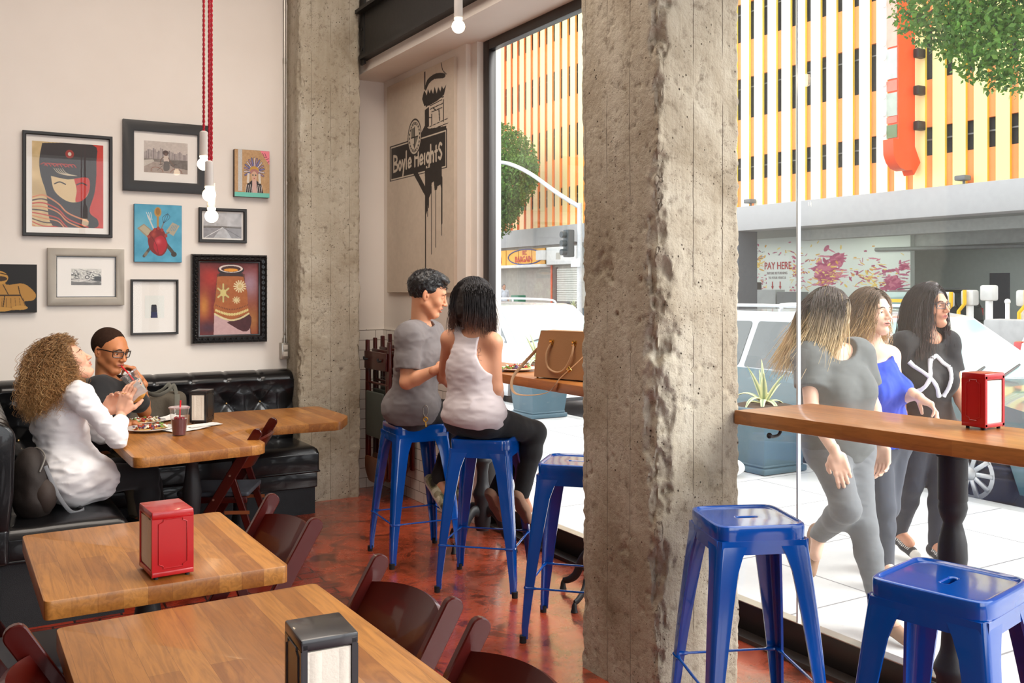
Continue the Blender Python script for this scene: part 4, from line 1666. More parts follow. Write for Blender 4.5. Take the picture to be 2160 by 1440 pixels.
# folded chairs hanging flat against the tiled wall
def make_folded(name, label, loc, group):
    """folded flat: lies in the local YZ plane, thickness along X, centred on y"""
    t = thing(name, label, 'chair', loc, 0, group)
    hw = 0.205
    for s in (-1, 1):
        part('front_leg', plank((0.0, s * hw, 0.0), (0.0, s * hw, 0.98), 0.045, 0.022, (1, 0.0, 0)) if False else box(-0.011, 0.011, s * hw - 0.022, s * hw + 0.022, 0.0, 0.97, 0.006), M_MAH, t)
        part('rear_leg', box(-0.012, 0.010, s * (hw - 0.035) - 0.014, s * (hw - 0.035) + 0.014, 0.02, 0.86, 0.004), M_MAH, t)
    part('back_slat', box(-0.028, -0.012, -hw, hw, 0.76, 0.89, 0.006), M_MAH, t)
    part('seat_pad', join(box(-0.034, -0.014, -0.16, 0.16, 0.27, 0.60, 0.012, 3)), plain('green_grey_vinyl', (66, 72, 66), 0.6), t)
    part('lower_slat', xf(extrude(roundpoly([(-0.19, 0.02), (-0.12, -0.06), (0.12, -0.06), (0.19, 0.02), (0.19, 0.12), (-0.19, 0.12)], 0.03), -0.028, -0.013, 0.003), M=Matrix(((0, 0, 1, 0), (1, 0, 0, 0), (0, 1, 0, 0.0), (0, 0, 0, 1)))), plain('brown_wood', (94, 52, 30), 0.4), t)
    part('cross_rail', join(cyl((-0.004, -hw, 0.66), (-0.004, hw, 0.66), 0.009, n=8)), M_MAH, t)
    return t


GH = 'folded chairs hung on the tiled wall'
fo = make_folded('folding_chair', 'frontmost folded mahogany chair hung on the tiled wall behind the stools, grey-green seat showing', (2.655, 6.42, 0.19), GH)
for k in range(3):
    dup(fo, (2.655 + 0.066 * (k + 1), 6.42 + 0.015 * (k + 1), 0.19 + 0.012 * (k + 1)), 0, ['second folded mahogany chair from the front, hung on the tiled wall', 'third folded mahogany chair from the front, hung on the tiled wall', 'rearmost folded mahogany chair, hung closest to the tiled wall'][k], GH)
single('hanging_rail', join(cyl((2.60, 6.30, 1.02), (2.905, 6.30, 1.02), 0.008), cyl((2.60, 6.56, 1.02), (2.905, 6.56, 1.02), 0.008), cyl((2.601, 6.30, 1.02), (2.601, 6.30, 1.04), 0.008), cyl((2.601, 6.56, 1.02), (2.601, 6.56, 1.04), 0.008)), M_CAST,
       'pair of dark steel pegs on the tiled wall carrying the folded chairs', 'wall hook')


# ------------------------------------------------------------------ pendant bulbs on red twisted cord
M_RCORD = plain('red_cloth_cord', (176, 24, 44), 0.8)
M_SOCK = plain('white_porcelain', (205, 200, 195), 0.35)
M_BULB = emit('lit_bulb', (255, 226, 186), 22)


def pendant(label, x, y, zb, group='bare bulb pendants', sock_glow=False, wob=0.0):
    t = thing('pendant_bulb', label, 'lamp', (x, y, zb), 0, group)
    top = 4.6
    zs = np.linspace(zb + 0.145, top, 260)
    a = (zs - zb) * 2 * PI / 0.045
    amp = 0.0036
    ox = wob * np.exp(-((zs - zb - 0.25) / 0.15) ** 2)
    g = join(tube(np.stack([x + ox + amp * np.cos(a), y + amp * np.sin(a), zs], -1), 0.0034, 6), tube(np.stack([x + ox - amp * np.cos(a), y - amp * np.sin(a), zs], -1), 0.0034, 6))
    part('cord', g, M_RCORD, t, world=True, smooth=180)
    part('socket', lathe([(0.010, 0.155), (0.018, 0.15), (0.019, 0.145), (0.020, 0.04), (0.017, 0.036)], 20, (x, y, zb)), M_SOCK, t, world=True)
    part('bulb', lathe([(0.018, 0.042), (0.0185, 0.032), (0.016, 0.028)] + [(0.0295 * math.sin(a_), 0.0295 * math.cos(a_)) for a_ in np.linspace(0.55, PI - 0.02, 12)], 24, (x, y, zb)), M_BULB, t, world=True, smooth=180)
    part('ceiling_rose', lathe([(0.05, 4.6), (0.05, 4.585), (0.03, 4.57), (0.006, 4.565)], 20, (x, y, 0)), M_SOCK, t, world=True)
    return t


def at(px, py, t):       # only used to place the hanging bulbs on rays from the doorway viewpoint
    return None


part_k = [('uppermost of the three lit bulbs hanging on red cord before the pictures', 0.0), ('middle of the three lit bulbs hanging on red cord before the pictures', 0.0), ('lowest of the three lit bulbs hanging on red cord before the pictures', 0.0)]
PB = [(1.012,4.568,2.123),(0.999,4.402,1.964),(1.02,4.448,1.871)]
for (lb, w), (x, y, z) in zip(part_k, PB):
    pendant(lb, x, y, z)
pendant('single lit bulb hanging near the black beam, left of the window', 1.950, 3.784, 2.713)

# ------------------------------------------------------------------ pictures on the wall
M_PRINT = vcol('printed_paper', rough=0.5)
M_PAINT = vcol('painted_canvas', rough=0.55, bump=0.25, bscale=250)
M_MAT = plain('white_mat_board', (236, 232, 226), 0.8, var=0.01)
M_PGLASS = glassy('picture_glass', refl=0.016)
M_FBLK = plain('black_wood_frame', (30, 27, 26), 0.4, bump=0.1, bscale=50)
YW = 6.91


def framed(label, x0, x1, z0, z1, fw, mw, img, frame_mat, fd=0.032, glass=True, ornate=False, inner=None, name='framed_picture', mx=None):
    t = thing(name, label, 'picture', ((x0 + x1) / 2, YW - fd / 2, z0), 0, 'pictures on the gallery wall')
    yf, yb = YW - fd, YW - 0.001
    # mitred frame: profile swept round the rectangle
    prof = [(0, 0), (0, -fd * 0.92), (fw * 0.12, -fd), (fw * 0.8, -fd * 0.97), (fw, -fd * 0.8), (fw, -0.004)]
    if ornate:
        prof = [(0, 0), (0, -fd * 0.7), (fw * .06, -fd * .9), (fw * .2, -fd), (fw * .32, -fd * .85), (fw * .4, -fd * .78), (fw * .62, -fd * .95), (fw * .78, -fd * .8), (fw * .85, -fd * .55), (fw, -fd * .5), (fw, -0.004)]
    V, F = [], []
    m = len(prof)
    for (cx, cz, sx, sz) in ((x0, z0, 1, 1), (x1, z0, -1, 1), (x1, z1, -1, -1), (x0, z1, 1, -1)):
        for (u, d) in prof:
            V.append((cx + sx * u, yb + d, cz + sz * u))
    for c in range(4):
        for i in range(m - 1):
            a, b = c * m + i, ((c + 1) % 4) * m + i
            F.append((a, b, b + 1, a + 1))
    geo = [(np.array(V), F)]
    fo = part('frame', join(*geo), frame_mat, t, world=True)
    if ornate:
        orn = []
        per = [((x0, z0), (x1, z0)), ((x1, z0), (x1, z1)), ((x1, z1), (x0, z1)), ((x0, z1), (x0, z0))]
        cxy = ((x0 + x1) / 2, (z0 + z1) / 2)
        for (a, b) in per:
            a, b = np.array(a), np.array(b)
            L = np.linalg.norm(b - a)
            d = (b - a) / L
            nn = np.array([-d[1], d[0]])
            k = int(L / 0.042)
            for q in range(k):
                c = a + d * (fw * .5 + (L - fw) * (q + .5) / k) + nn * fw * 0.5
                pts = []
                for th in np.linspace(0, 3.6 * PI, 22):
                    r = 0.0135 * (1 - th / (4.4 * PI))
                    w = c + d * (r * math.cos(th)) + nn * (r * math.sin(th))
                    pts.append((w[0], YW - fd * 0.93, w[1]))
                orn.append(tube(pts, 0.0028, 5))
                c2 = a + d * (L * (q + 0.5) / k) + nn * fw * 0.1
                orn.append(sphere((c2[0], YW - fd * .95, c2[1]), 0.0045, 6, 4))
        part('carving', join(*orn), frame_mat, fo, smooth=60)
        COL.objects[-1].location = (0, 0, 0)
        o_ = [o for o in COL.objects if o.parent is fo][0]
        o_.location = -Vector(t.location)
    if inner is not None:
        part('inner_fillet', join(box(x0 + fw, x1 - fw, YW - 0.012, YW - 0.009, z0 + fw, z0 + fw + 0.006), box(x0 + fw, x1 - fw, YW - 0.012, YW - 0.009, z1 - fw - 0.006, z1 - fw),
                                  box(x0 + fw, x0 + fw + 0.006, YW - 0.012, YW - 0.009, z0 + fw, z1 - fw), box(x1 - fw - 0.006, x1 - fw, YW - 0.012, YW - 0.009, z0 + fw, z1 - fw)), inner, t, world=True)
    ax0, ax1, az0, az1 = x0 + fw * .98, x1 - fw * .98, z0 + fw * .98, z1 - fw * .98
    if mw:
        part('mat_board', box(ax0, ax1, YW - 0.010, YW - 0.002, az0, az1), M_MAT, t, world=True)
        mwx = mx if mx is not None else mw
        px0, px1, pz0, pz1 = x0 + fw + mwx, x1 - fw - mwx, z0 + fw + mw, z1 - fw - mw
    else:
        px0, px1, pz0, pz1 = ax0, ax1, az0, az1
    g, c = picgeo(img, px0, px1, pz0, pz1, YW - 0.0108)
    part('print', g, M_PRINT, t, cols=c, world=True, smooth=0)
    if glass:
        part('glazing', box(x0 + fw * .95, x1 - fw * .95, YW - 0.0165, YW - 0.0145, z0 + fw * .95, z1 - fw * .95), M_PGLASS, t, world=True, smooth=0)
    return t


def canvas(label, x0, x1, z0, z1, depth, img, side, name='canvas_painting'):
    t = thing(name, label, 'picture', ((x0 + x1) / 2, YW - depth / 2, z0), 0, 'pictures on the gallery wall')
    part('stretcher', box(x0, x1, YW - depth, YW - 0.001, z0, z1, 0.002), side, t, world=True)
    g, c = picgeo(img, x0 + .001, x1 - .001, z0 + .001, z1 - .001, YW - depth - 0.0006)
    part('painting', g, M_PAINT, t, cols=c, world=True, smooth=0)
    return t


# 1. red, cream and black poster: generic figure in a cap and scarf
im = Img(250, 300, (204, 178, 128))
im.grain(26, 9, 2)
im.rect(0.52, 0, 1, 1, (196, 50, 34))
im.grain(20, 7, 5)
im.poly([(.14, .02), (.84, .0), (.90, .2), (.88, .55), (.80, .80), (.92, .9), (.86, 1.0), (.30, 1.0), (.20, .62), (.12, .4), (.10, .22)], (44, 36, 36), smooth=4)
im.poly([(.26, .40), (.5, .43), (.76, .40), (.80, .54), (.72, .66), (.56, .70), (.42, .66), (.30, .56)], (214, 188, 140), smooth=4)
im.poly([(.58, .42), (.78, .40), (.80, .54), (.72, .66), (.60, .69), (.62, .56)], (190, 44, 30), smooth=3)
im.line([(.31, .49), (.38, .465), (.46, .49)], .018, (44, 36, 36), smooth=4)
im.line([(.62, .49), (.69, .465), (.76, .49)], .018, (44, 36, 36), smooth=4)
for k in range(9):
    im.line([(.12 + .05 * k, .27 + .012 * math.sin(k * 2)), (.17 + .05 * k, .25), (.21 + .05 * k, .285)], .012, (178, 44, 30), smooth=3)
im.disc(.52, .13, .06, .05, (150, 40, 30))
im.disc(.52, .13, .025, .022, (206, 196, 180))
for k in range(10):
    y = .66 + .035 * k
    im.line([(0, y), (.16, y - .03 + .01 * k), (.36, y + .06), (.5, y + .17), (.78, y + .26)], .020 - .0006 * k, [(206, 128, 84), (60, 30, 28), (190, 60, 44)][k % 3], smooth=5)
for k in range(5):
    im.line([(.3 + .03 * k, .31), (.36 + .03 * k, .36), (.5 + .03 * k, .385)], .006, (206, 190, 160), smooth=4)
framed('large framed red, cream and black poster of a figure in a cap and scarf', 0.384, 0.925, 1.881, 2.563, 0.022, 0.040, im, M_FBLK, mx=0.034)

# 2. bicycle photograph, wide black frame
im = Img(260, 190, (196, 186, 178))
for k in range(26):
    x = .0 + k * .04
    hgt = .20 + .13 * abs(math.sin(k * 2.3)) * math.exp(-((x - .25) / .35) ** 2) + .04 * math.sin(k * 5.1)
    im.rect(x, .55 - hgt, x + .034, .60, (160 - 12 * (k % 3), 150 - 12 * (k % 3), 146 - 10 * (k % 3)))
im.rect(0, .56, 1, .68, (128, 120, 114))
im.rect(0, .66, 1, 1, (164, 150, 140))
im.poly([(0, .62), (.2, .58), (.24, .64), (0, .82)], (196, 188, 178))
im.poly([(.5, .60), (1, .56), (1, .86), (.66, .80)], (110, 102, 96))
im.grain(16, 22, 8)
im.line([(.16, .96), (.18, .86), (.28, .82), (.40, .88), (.43, .97)], .012, (140, 92, 74), smooth=6)
im.line([(.60, .96), (.66, .87), (.76, .84), (.84, .90), (.87, .99)], .012, (140, 92, 74), smooth=6)
im.line([(.30, .92), (.44, .74), (.68, .76), (.74, .93)], .009, (90, 80, 76))
im.line([(.36, .73), (.42, .71)], .016, (60, 52, 50))
im.line([(.68, .76), (.70, .70), (.74, .71)], .012, (70, 60, 58))
im.poly([(.44, .45), (.52, .42), (.57, .52), (.55, .66), (.46, .66)], (206, 190, 178), smooth=4)
im.poly([(.45, .63), (.56, .63), (.58, .86), (.50, .93), (.44, .88)], (104, 98, 94), smooth=3)
im.line([(.55, .50), (.60, .62), (.68, .76)], .018, (120, 96, 84), smooth=3)
im.line([(.45, .48), (.38, .58), (.38, .72)], .018, (120, 96, 84), smooth=3)
im.disc(.49, .35, .070, .075, (84, 66, 60))
im.disc(.50, .40, .035, .05, (112, 86, 76))
framed('wide black-framed photograph of a person with a bicycle above a city skyline', 0.990, 1.556, 2.206, 2.691, 0.072, 0.062, im, M_FBLK, mx=0.066)

# 3. feathered headdress painting on a wooden block
im = Img(170, 200, (186, 148, 104))
im.grain(12, 20, 3)
im.rect(.10, 0, .215, .88, (196, 194, 190))
im.grain(14, 60, 4)
im.poly([(.72, .0), (1, 0), (1, .30)], (238, 130, 144))
for (a, b) in [((.80, .05), (.84, .12)), ((.86, .05), (.90, .12)), ((.84, .14), (.92, .13)), ((.90, .18), (.97, .16)), ((.94, .25), (.99, .21))]:
    im.line([a, b], .014, (30, 20, 24))
for k in range(15):
    a = PI * (1.12 - 1.24 * k / 14)
    c0 = (.56 + .13 * math.cos(a), .44 - .11 * math.sin(a))
    c1 = (.56 + .28 * math.cos(a), .44 - .27 * math.sin(a))
    im.line([c0, c1], .050, (38, 30, 40))
    im.line([c0, c1], .030, [(120, 116, 170), (206, 190, 190), (160, 130, 150)][k % 3])
im.disc(.56, .43, .13, .09, (196, 150, 60))
im.disc(.56, .46, .12, .06, (176, 120, 110))
im.poly([(.30, .92), (.36, .72), (.50, .64), (.62, .64), (.76, .72), (.82, .92)], (36, 28, 30))
for k in range(9):
    im.line([(.34 + k * .055, .74 + .01 * (k % 2)), (.31 + k * .055, .92)], .014, (206, 196, 190))
im.poly([(.50, .62), (.62, .62), (.64, .92), (.50, .92)], (206, 170, 160))
for k in range(6):
    im.line([(.42 - .01 * k, .50), (.41 - .012 * k, .70)], .012, (216, 204, 190))
    im.line([(.68 + .01 * k, .50), (.69 + .012 * k, .70)], .012, (216, 204, 190))
im.disc(.56, .55, .085, .10, (206, 166, 140))
im.disc(.52, .53, .022, .016, (60, 80, 70))
im.disc(.60, .53, .022, .016, (60, 80, 70))
im.disc(.56, .60, .02, .010, (170, 50, 50))
im.rect(0, .905, 1, 1, (112, 196, 178))
canvas('small wood-block painting of a figure in a feathered headdress, turquoise strip below', 1.735, 1.989, 2.200, 2.540, 0.045, im, plain('dark_block_side', (52, 36, 30), 0.6))

# 4. heart and kitchen utensils on blue
im = Img(190, 240, (78, 158, 188))
im.grain(16, 6, 2)
im.soft(.12, .35, .25, .2, (130, 196, 212), .5)
im.line([(.42, .66), (.20, .90)], .060, (78, 76, 70))
im.disc(.24, .86, .03, .05, (120, 112, 96), rot=.6)
im.line([(.60, .62), (.84, .86)], .075, (74, 66, 60))
im.disc(.83, .86, .06, .045, (60, 54, 50))
im.line([(.49, .40), (.49, .18)], .045, (168, 128, 66))
im.disc(.49, .13, .075, .085, (176, 136, 66))
im.disc(.49, .12, .045, .06, (150, 108, 50))
im.line([(.40, .42), (.28, .20)], .030, (196, 200, 196))
for k in range(3):
    im.line([(.33 + .03 * k - .02, .27), (.25 + .045 * k, .14)], .012, (206, 212, 210))
im.line([(.56, .42), (.62, .30)], .022, (120, 116, 110))
for k in range(4):
    im.line([(.61, .32), (.59 + .05 * k, .22), (.70, .15)], .009, (56, 66, 78), smooth=4)
im.poly([(.06, .42), (.20, .34), (.38, .46), (.30, .60)], (150, 142, 120))
im.poly([(.10, .42), (.20, .36), (.34, .46), (.28, .55)], (176, 166, 140))
im.poly([(.66, .46), (.80, .30), (.95, .36), (.82, .54)], (170, 160, 138))
for k in range(4):
    im.line([(.74 + .035 * k, .45), (.80 + .035 * k, .35)], .010, (78, 140, 166))
im.line([(.60, .54), (.72, .48)], .035, (130, 122, 104))
im.poly([(.36, .46), (.48, .40), (.62, .46), (.66, .58), (.70, .72), (.62, .86), (.50, .89), (.34, .80), (.28, .64), (.30, .52)], (124, 34, 34), smooth=5)
im.poly([(.44, .58), (.58, .54), (.68, .68), (.60, .84), (.50, .86), (.40, .74)], (170, 30, 44), smooth=5)
im.soft(.50, .64, .07, .06, (222, 110, 110), .7)
im.soft(.40, .52, .06, .06, (190, 80, 60), .7)
for a in ((.42, .44), (.50, .41), (.58, .44), (.30, .56), (.66, .54)):
    im.disc(a[0], a[1], .032, .03, (158, 56, 44))
im.line([(.36, .56), (.46, .70), (.50, .86)], .010, (90, 20, 26), smooth=4)
canvas('blue canvas painting of a red heart with kitchen utensils behind it', 1.062, 1.375, 1.721, 2.118, 0.030, im, plain('canvas_side_blue', (34, 60, 78), 0.6))

# 5. small road photograph
im = Img(200, 130, (178, 178, 180))
im.grain(34, 5, 6)
im.rect(0, .52, 1, .60, (120, 116, 112))
im.rect(0, .60, 1, 1, (142, 142, 146))
im.poly([(.48, .56), (.54, .56), (.74, 1), (.26, 1)], (186, 188, 192))
im.line([(.50, .58), (.05, .98)], .016, (220, 220, 220))
im.line([(.52, .58), (.97, .96)], .016, (100, 100, 104))
im.line([(.0, .60), (.5, .55), (1, .60)], .012, (80, 76, 74))
im.grain(16, 14, 9)
framed('small black-framed grey photograph of a wide empty road', 1.492, 1.828, 1.866, 2.112, 0.022, 0.012, im, M_FBLK)

# 6. silver frame, small black and white wreck photo
im = Img(200, 130, (206, 204, 196))
im.rect(0, .62, 1, 1, (96, 92, 88))
rr = random.Random(4)
for k in range(150):
    x, y = rr.random(), .12 + .7 * rr.random()
    v = rr.choice([30, 60, 110, 190, 225, 235])
    im.disc(x, y, .01 + .05 * rr.random() ** 2, .01 + .06 * rr.random() ** 2, (v, v - 2, v - 5), .85, rr.random() * 3)
for k in range(16):
    x = rr.random() * .6
    im.line([(x, .05 + .2 * rr.random()), (x + .3 * rr.random(), .5 + .4 * rr.random())], .008, (26, 24, 24))
im.line([(.25, .02), (.98, .38)], .012, (30, 28, 28))
im.rect(.76, .46, 1, .74, (24, 22, 22))
im.disc(.52, .52, .13, .18, (196, 194, 188))
im.disc(.53, .52, .08, .12, (60, 58, 56))
im.disc(.53, .52, .045, .07, (214, 212, 206))
im.disc(.25, .72, .26, .09, (200, 196, 190))
im.disc(.62, .78, .22, .06, (178, 174, 168))
im.grain(36, 24, 3)
framed('silver-framed small black and white photograph with a wide white mat', 0.530, 0.999, 1.428, 1.805, 0.052, 0.082, im, plain('brushed_silver_frame', (168, 160, 148), 0.45, metal=0.25, bump=0.1), inner=M_FBLK, mx=0.090)

# 7. black canvas with golden robed figure
im = Img(230, 190, (16, 15, 15))
G, DK = (176, 128, 58), (58, 38, 18)
im.poly([(.42, .24), (.60, .22), (.64, .42), (.84, .40), (.98, .60), (.96, .74), (.84, .78), (.86, .92), (.50, .96), (.34, .94), (.34, .6)], G, smooth=4)
im.disc(.55, .28, .11, .14, (188, 140, 64))
im.disc(.55, .30, .10, .055, DK)
im.line([(.45, .22), (.54, .18), (.65, .22)], .016, DK, smooth=4)
im.line([(.42, .64), (.80, .64)], .026, DK)
im.line([(.60, .42), (.66, .62)], .012, DK)
im.line([(.62, .66), (.60, .90)], .012, DK)
im.line([(.78, .46), (.80, .62), (.84, .76)], .012, DK, smooth=3)
for k in range(9):
    im.line([(.44 + .05 * k, .70), (.42 + .055 * k, .90)], .007, (120, 84, 36))
im.disc(.58, .93, .12, .045, (188, 140, 66))
im.disc(.80, .90, .09, .045, (188, 140, 66))
canvas('black canvas with a golden robed figure, cut off by the left edge of the photo', -0.02, 0.467, 1.384, 1.695, 0.04, im, M_FBLK)

# 8. small dark bottle print, black frame, white mat
im = Img(100, 140, (226, 228, 222))
im.poly([(.33, .42), (.60, .42), (.66, .98), (.30, .98)], (30, 32, 50))
im.rect(.36, .40, .58, .46, (16, 20, 26))
im.rect(.33, .72, .63, .98, (26, 34, 78))
im.rect(.36, .88, .62, .93, (50, 40, 90))
framed('black-framed print of a small dark bottle on a large white mat', 1.042, 1.353, 1.222, 1.602, 0.014, 0.098, im, M_FBLK, mx=0.078)

# 9. ornate black frame: brown bottle neck with floral label
im = Img(230, 290, (120, 30, 22))
im.soft(.2, .2, .2, .2, (180, 40, 26), .8)
im.soft(.85, .3, .25, .3, (170, 150, 170), .8)
im.soft(.08, .6, .12, .25, (196, 130, 50), .9)
im.soft(.9, .8, .2, .3, (166, 110, 50), .9)
im.soft(.15, .9, .25, .12, (60, 30, 50), .9)
im.soft(.5, .05, .5, .08, (90, 20, 20), .8)
im.poly([(.30, .16), (.76, .16), (.78, .5), (.88, 1.0), (.24, 1.0), (.24, .8), (.26, .5)], (94, 48, 26), smooth=0)
im.poly([(.30, .20), (.74, .20), (.82, .62), (.84, .70), (.55, .82), (.25, .70), (.27, .5)], (166, 92, 40), smooth=2)
im.poly([(.25, .72), (.54, .83), (.84, .72), (.86, 1), (.24, 1)], (196, 160, 160))
im.poly([(.46, .83), (.84, .72), (.86, .90), (.74, .96)], (70, 22, 28), smooth=3)
im.disc(.53, .10, .22, .075, (26, 18, 18))
im.disc(.53, .085, .20, .055, (226, 206, 196))
im.disc(.53, .09, .165, .042, (70, 34, 22))
im.disc(.53, .105, .12, .022, (226, 150, 40))
im.rect(.33, .15, .73, .19, (52, 22, 20))
for k in range(14):
    a = 2 * PI * k / 14
    im.line([(.68 + .03 * math.cos(a), .33 + .025 * math.sin(a)), (.68 + .10 * math.cos(a), .33 + .08 * math.sin(a))], .022, (222, 204, 158))
im.disc(.68, .33, .035, .03, (206, 176, 120))
for k in range(9):
    a = 2 * PI * k / 9
    im.line([(.62, .52), (.62 + .06 * math.cos(a), .52 + .045 * math.sin(a))], .018, (214, 196, 146))
for k in range(12):
    a = 2 * PI * k / 12
    im.line([(.40, .42), (.40 + .10 * math.cos(a), .42 + .12 * math.sin(a))], .030, (196, 186, 120) if k % 2 else (150, 96, 50))
im.disc(.40, .42, .05, .05, (206, 190, 120))
for k in range(20):
    x = .28 + .028 * k
    y = .64 + .06 * math.sin(PI * (k / 19)) 
    im.disc(x, y + .02, .014, .02, (216, 198, 130))
    im.disc(x, y - .05, .008, .012, (110, 56, 28))
im.line([(.26, .71), (.40, .77), (.54, .80), (.70, .77), (.83, .71)], .03, (214, 200, 150), smooth=4)
im.grain(10, 20, 2)
framed('ornate carved black frame with a photograph of a brown bottle neck', 1.440, 1.973, 1.151, 1.782, 0.058, 0.0, im, plain('black_carved_frame', (24, 23, 24), 0.32, coat=0.3), fd=0.05, glass=False, ornate=True)

# ------------------------------------------------------------------ tall painted panel on the window-side wall
im = Img(330, 500, (214, 200, 182))
K = (44, 38, 36)
W_ = (214, 202, 184)
# lamp head and post of a painted street sign; x runs from the far side to the near side
im.line([(.60, .02), (.60, .17)], .020, K)
im.line([(.83, .0), (.85, .07), (.90, .12)], .010, K, smooth=3)
im.poly([(.60, .165), (.64, .095), (.76, .075), (.88, .11), (.87, .145), (.74, .12), (.66, .14), (.615, .19)], K, smooth=3)
im.poly([(.59, .18), (.56, .25), (.59, .32), (.66, .335), (.78, .32), (.87, .29), (.90, .21), (.86, .24), (.84, .205), (.82, .25), (.79, .20), (.77, .255), (.74, .185), (.72, .245), (.69, .195), (.67, .23), (.645, .18), (.63, .235)], K)
im.line([(.62, .335), (.72, .30), (.86, .305)], .016, K, smooth=3)
im.poly([(.60, .36), (.66, .345), (.66, .52), (.60, .53)], K)
for (x0_, y0_, x1_, y1_) in [(.68, .34, .84, .325), (.68, .37, .86, .36), (.70, .40, .84, .395), (.80, .40, .81, .50), (.70, .42, .70, .51), (.86, .33, .86, .52), (.72, .37, .76, .40), (.66, .44, .70, .45)]:
    im.line([(x0_, y0_), (x1_, y1_)], .013, K)
im.line([(.66, .525), (.92, .505)], .010, K)
im.line([(.66, .56), (.92, .545)], .012, K)
im.poly([(.60, .50), (.66, .54), (.90, .565), (.90, .62), (.44, .66)], K)
# sign plate
sg = [(.05, .59), (.91, .59), (.91, .93), (.05, .93)]
SGD = 0.0


def Q(u, v):     # point on the plate
    a = np.array(sg[0]) * (1 - u) + np.array(sg[1]) * u
    b = np.array(sg[3]) * (1 - u) + np.array(sg[2]) * u
    return tuple(a * (1 - v) + b * v)


# (panel picture is drawn in two halves: upper 62 % of the height is above the plate)
Hs = 0.5


def yy(p):
    return (p[0], p[1] * Hs)


im2 = Img(330, 500, (214, 200, 182))
im2.grain(6, 14, 1)
hh = int(500 * Hs)
src = im.a
ys = (np.linspace(0, 499, hh)).astype(int)
im2.a[:hh] = src[ys]
im = im2
P4 = [yy(p) for p in sg]
im.poly(P4, K)


def L(pts, w, col, smooth=0):
    im.line([yy(Q(u, v)) for u, v in pts], w, col, smooth=smooth)


for ed in ([(.02, .05), (.98, .05)], [(.98, .05), (.98, .95)], [(.98, .95), (.02, .95)], [(.02, .95), (.02, .05)]):
    L(ed, .009, W_)
TXT = {'B': [[(0, 0), (0, 1)], [(0, 0), (.8, .12), (.8, .38), (0, .5)], [(0, .5), (.95, .62), (.9, .92), (0, 1)]],
       'o': [[(.5, .42), (.95, .7), (.5, 1), (.05, .7), (.5, .42)]],
       'y': [[(0, .42), (.45, .95)], [(.9, .42), (.2, 1.4)]],
       'l': [[(.3, -.05), (.3, 1)]],
       'e': [[(.05, .72), (.95, .68), (.6, .42), (.1, .6), (.2, .95), (.9, .9)]],
       'H': [[(0, 0), (0, 1)], [(.9, 0), (.9, 1)], [(0, .5), (.9, .5)]],
       'i': [[(.4, .42), (.4, 1)]],
       'g': [[(.85, .5), (.4, .42), (.05, .7), (.4, .95), (.85, .8)], [(.85, .45), (.85, 1.2), (.4, 1.4), (.1, 1.25)]],
       'h': [[(0, 0), (0, 1)], [(0, .6), (.45, .42), (.8, .6), (.8, 1)]],
       't': [[(.4, .15), (.4, 1)], [(0, .45), (.8, .43)]],
       'S': [[(.85, .15), (.4, .05), (.1, .3), (.5, .5), (.85, .7), (.5, .95), (.05, .85)]]}
u = .075
for wd, chs in ((.105, 'B'), (.085, 'o'), (.075, 'y'), (.05, 'l'), (.085, 'e'), (.055, ' '), (.10, 'H'), (.085, 'e'), (.045, 'i'), (.085, 'g'), (.085, 'h'), (.065, 't'), (.085, 'S')):
    if chs != ' ':
        for st in TXT[chs]:
            L([(u + x * wd * .66, .30 + y * .44) for x, y in st], .019, W_, smooth=4 if len(st) > 3 or chs in 'oegS' else 0)
    u += wd * .86
# round seal above the plate
cx, cy = yy(Q(.46, 0.0))
cy -= .008
im.disc(cx, cy, .105, .085, K)
im.disc(cx, cy, .095, .077, W_)
im.disc(cx, cy, .085, .069, K)
im.disc(cx, cy, .070, .057, W_)
im.poly([(cx - .05, cy - .042), (cx + .05, cy - .042), (cx + .05, cy + .01), (cx, cy + .052), (cx - .05, cy + .01)], (120, 116, 104))
im.rect(cx, cy - .042, cx + .05, cy, W_)
im.rect(cx - .05, cy, cx, cy + .03, W_)
im.line([(cx, cy - .045), (cx, cy + .05)], .010, K)
im.line([(cx - .05, cy), (cx + .05, cy)], .010, K)
for a in np.linspace(0, 2 * PI, 22)[:-1]:
    im.disc(cx + .078 * math.cos(a), cy + .063 * math.sin(a), .006, .005, W_)
# bracket, post and drips below the plate
by = yy(Q(.5, 1))[1]
im.poly([(.43, by - .01), (.50, by - .01), (.63, .54), (.61, .57)], K)
im.poly([(.60, by - .02), (.84, by - .02), (.84, .56), (.82, .53), (.78, .535), (.77, .55), (.74, .55), (.73, .51), (.70, .515), (.69, .56), (.66, .58), (.64, .63), (.61, .66)], K)
for x, y0_, y1_, w in ((.61, .5, 1.0, .014), (.655, .55, .62, .012), (.695, .53, .83, .007), (.755, .53, .80, .009), (.838, .50, .70, .018), (.838, .70, .75, .010), (.64, .60, .66, .008)):
    im.line([(x, y0_), (x, y1_)], w, K)
im.grain(5, 50, 7)
g, c = picgeo(im, 0.0, 1.13, 0.0, 1.575, 0.0)
v = g[0].copy()
tp = thing('painted_panel', 'tall cream panel painted with a black street lamp and the Boyle Heights sign', 'picture', (2.89, 6.26, 1.512))
V = np.column_stack([np.full(len(v), 2.8795), 6.785 - v[:, 0], 1.512 + v[:, 2]])
part('painting', (V, g[1][:, ::-1] if isinstance(g[1], np.ndarray) else g[1]), M_PAINT, tp, cols=c, world=True, smooth=0)
part('stretcher', box(2.8803, 2.9045, 5.655, 6.785, 1.508, 3.09, 0.002), plain('panel_side', (206, 192, 176), 0.7), tp, world=True)

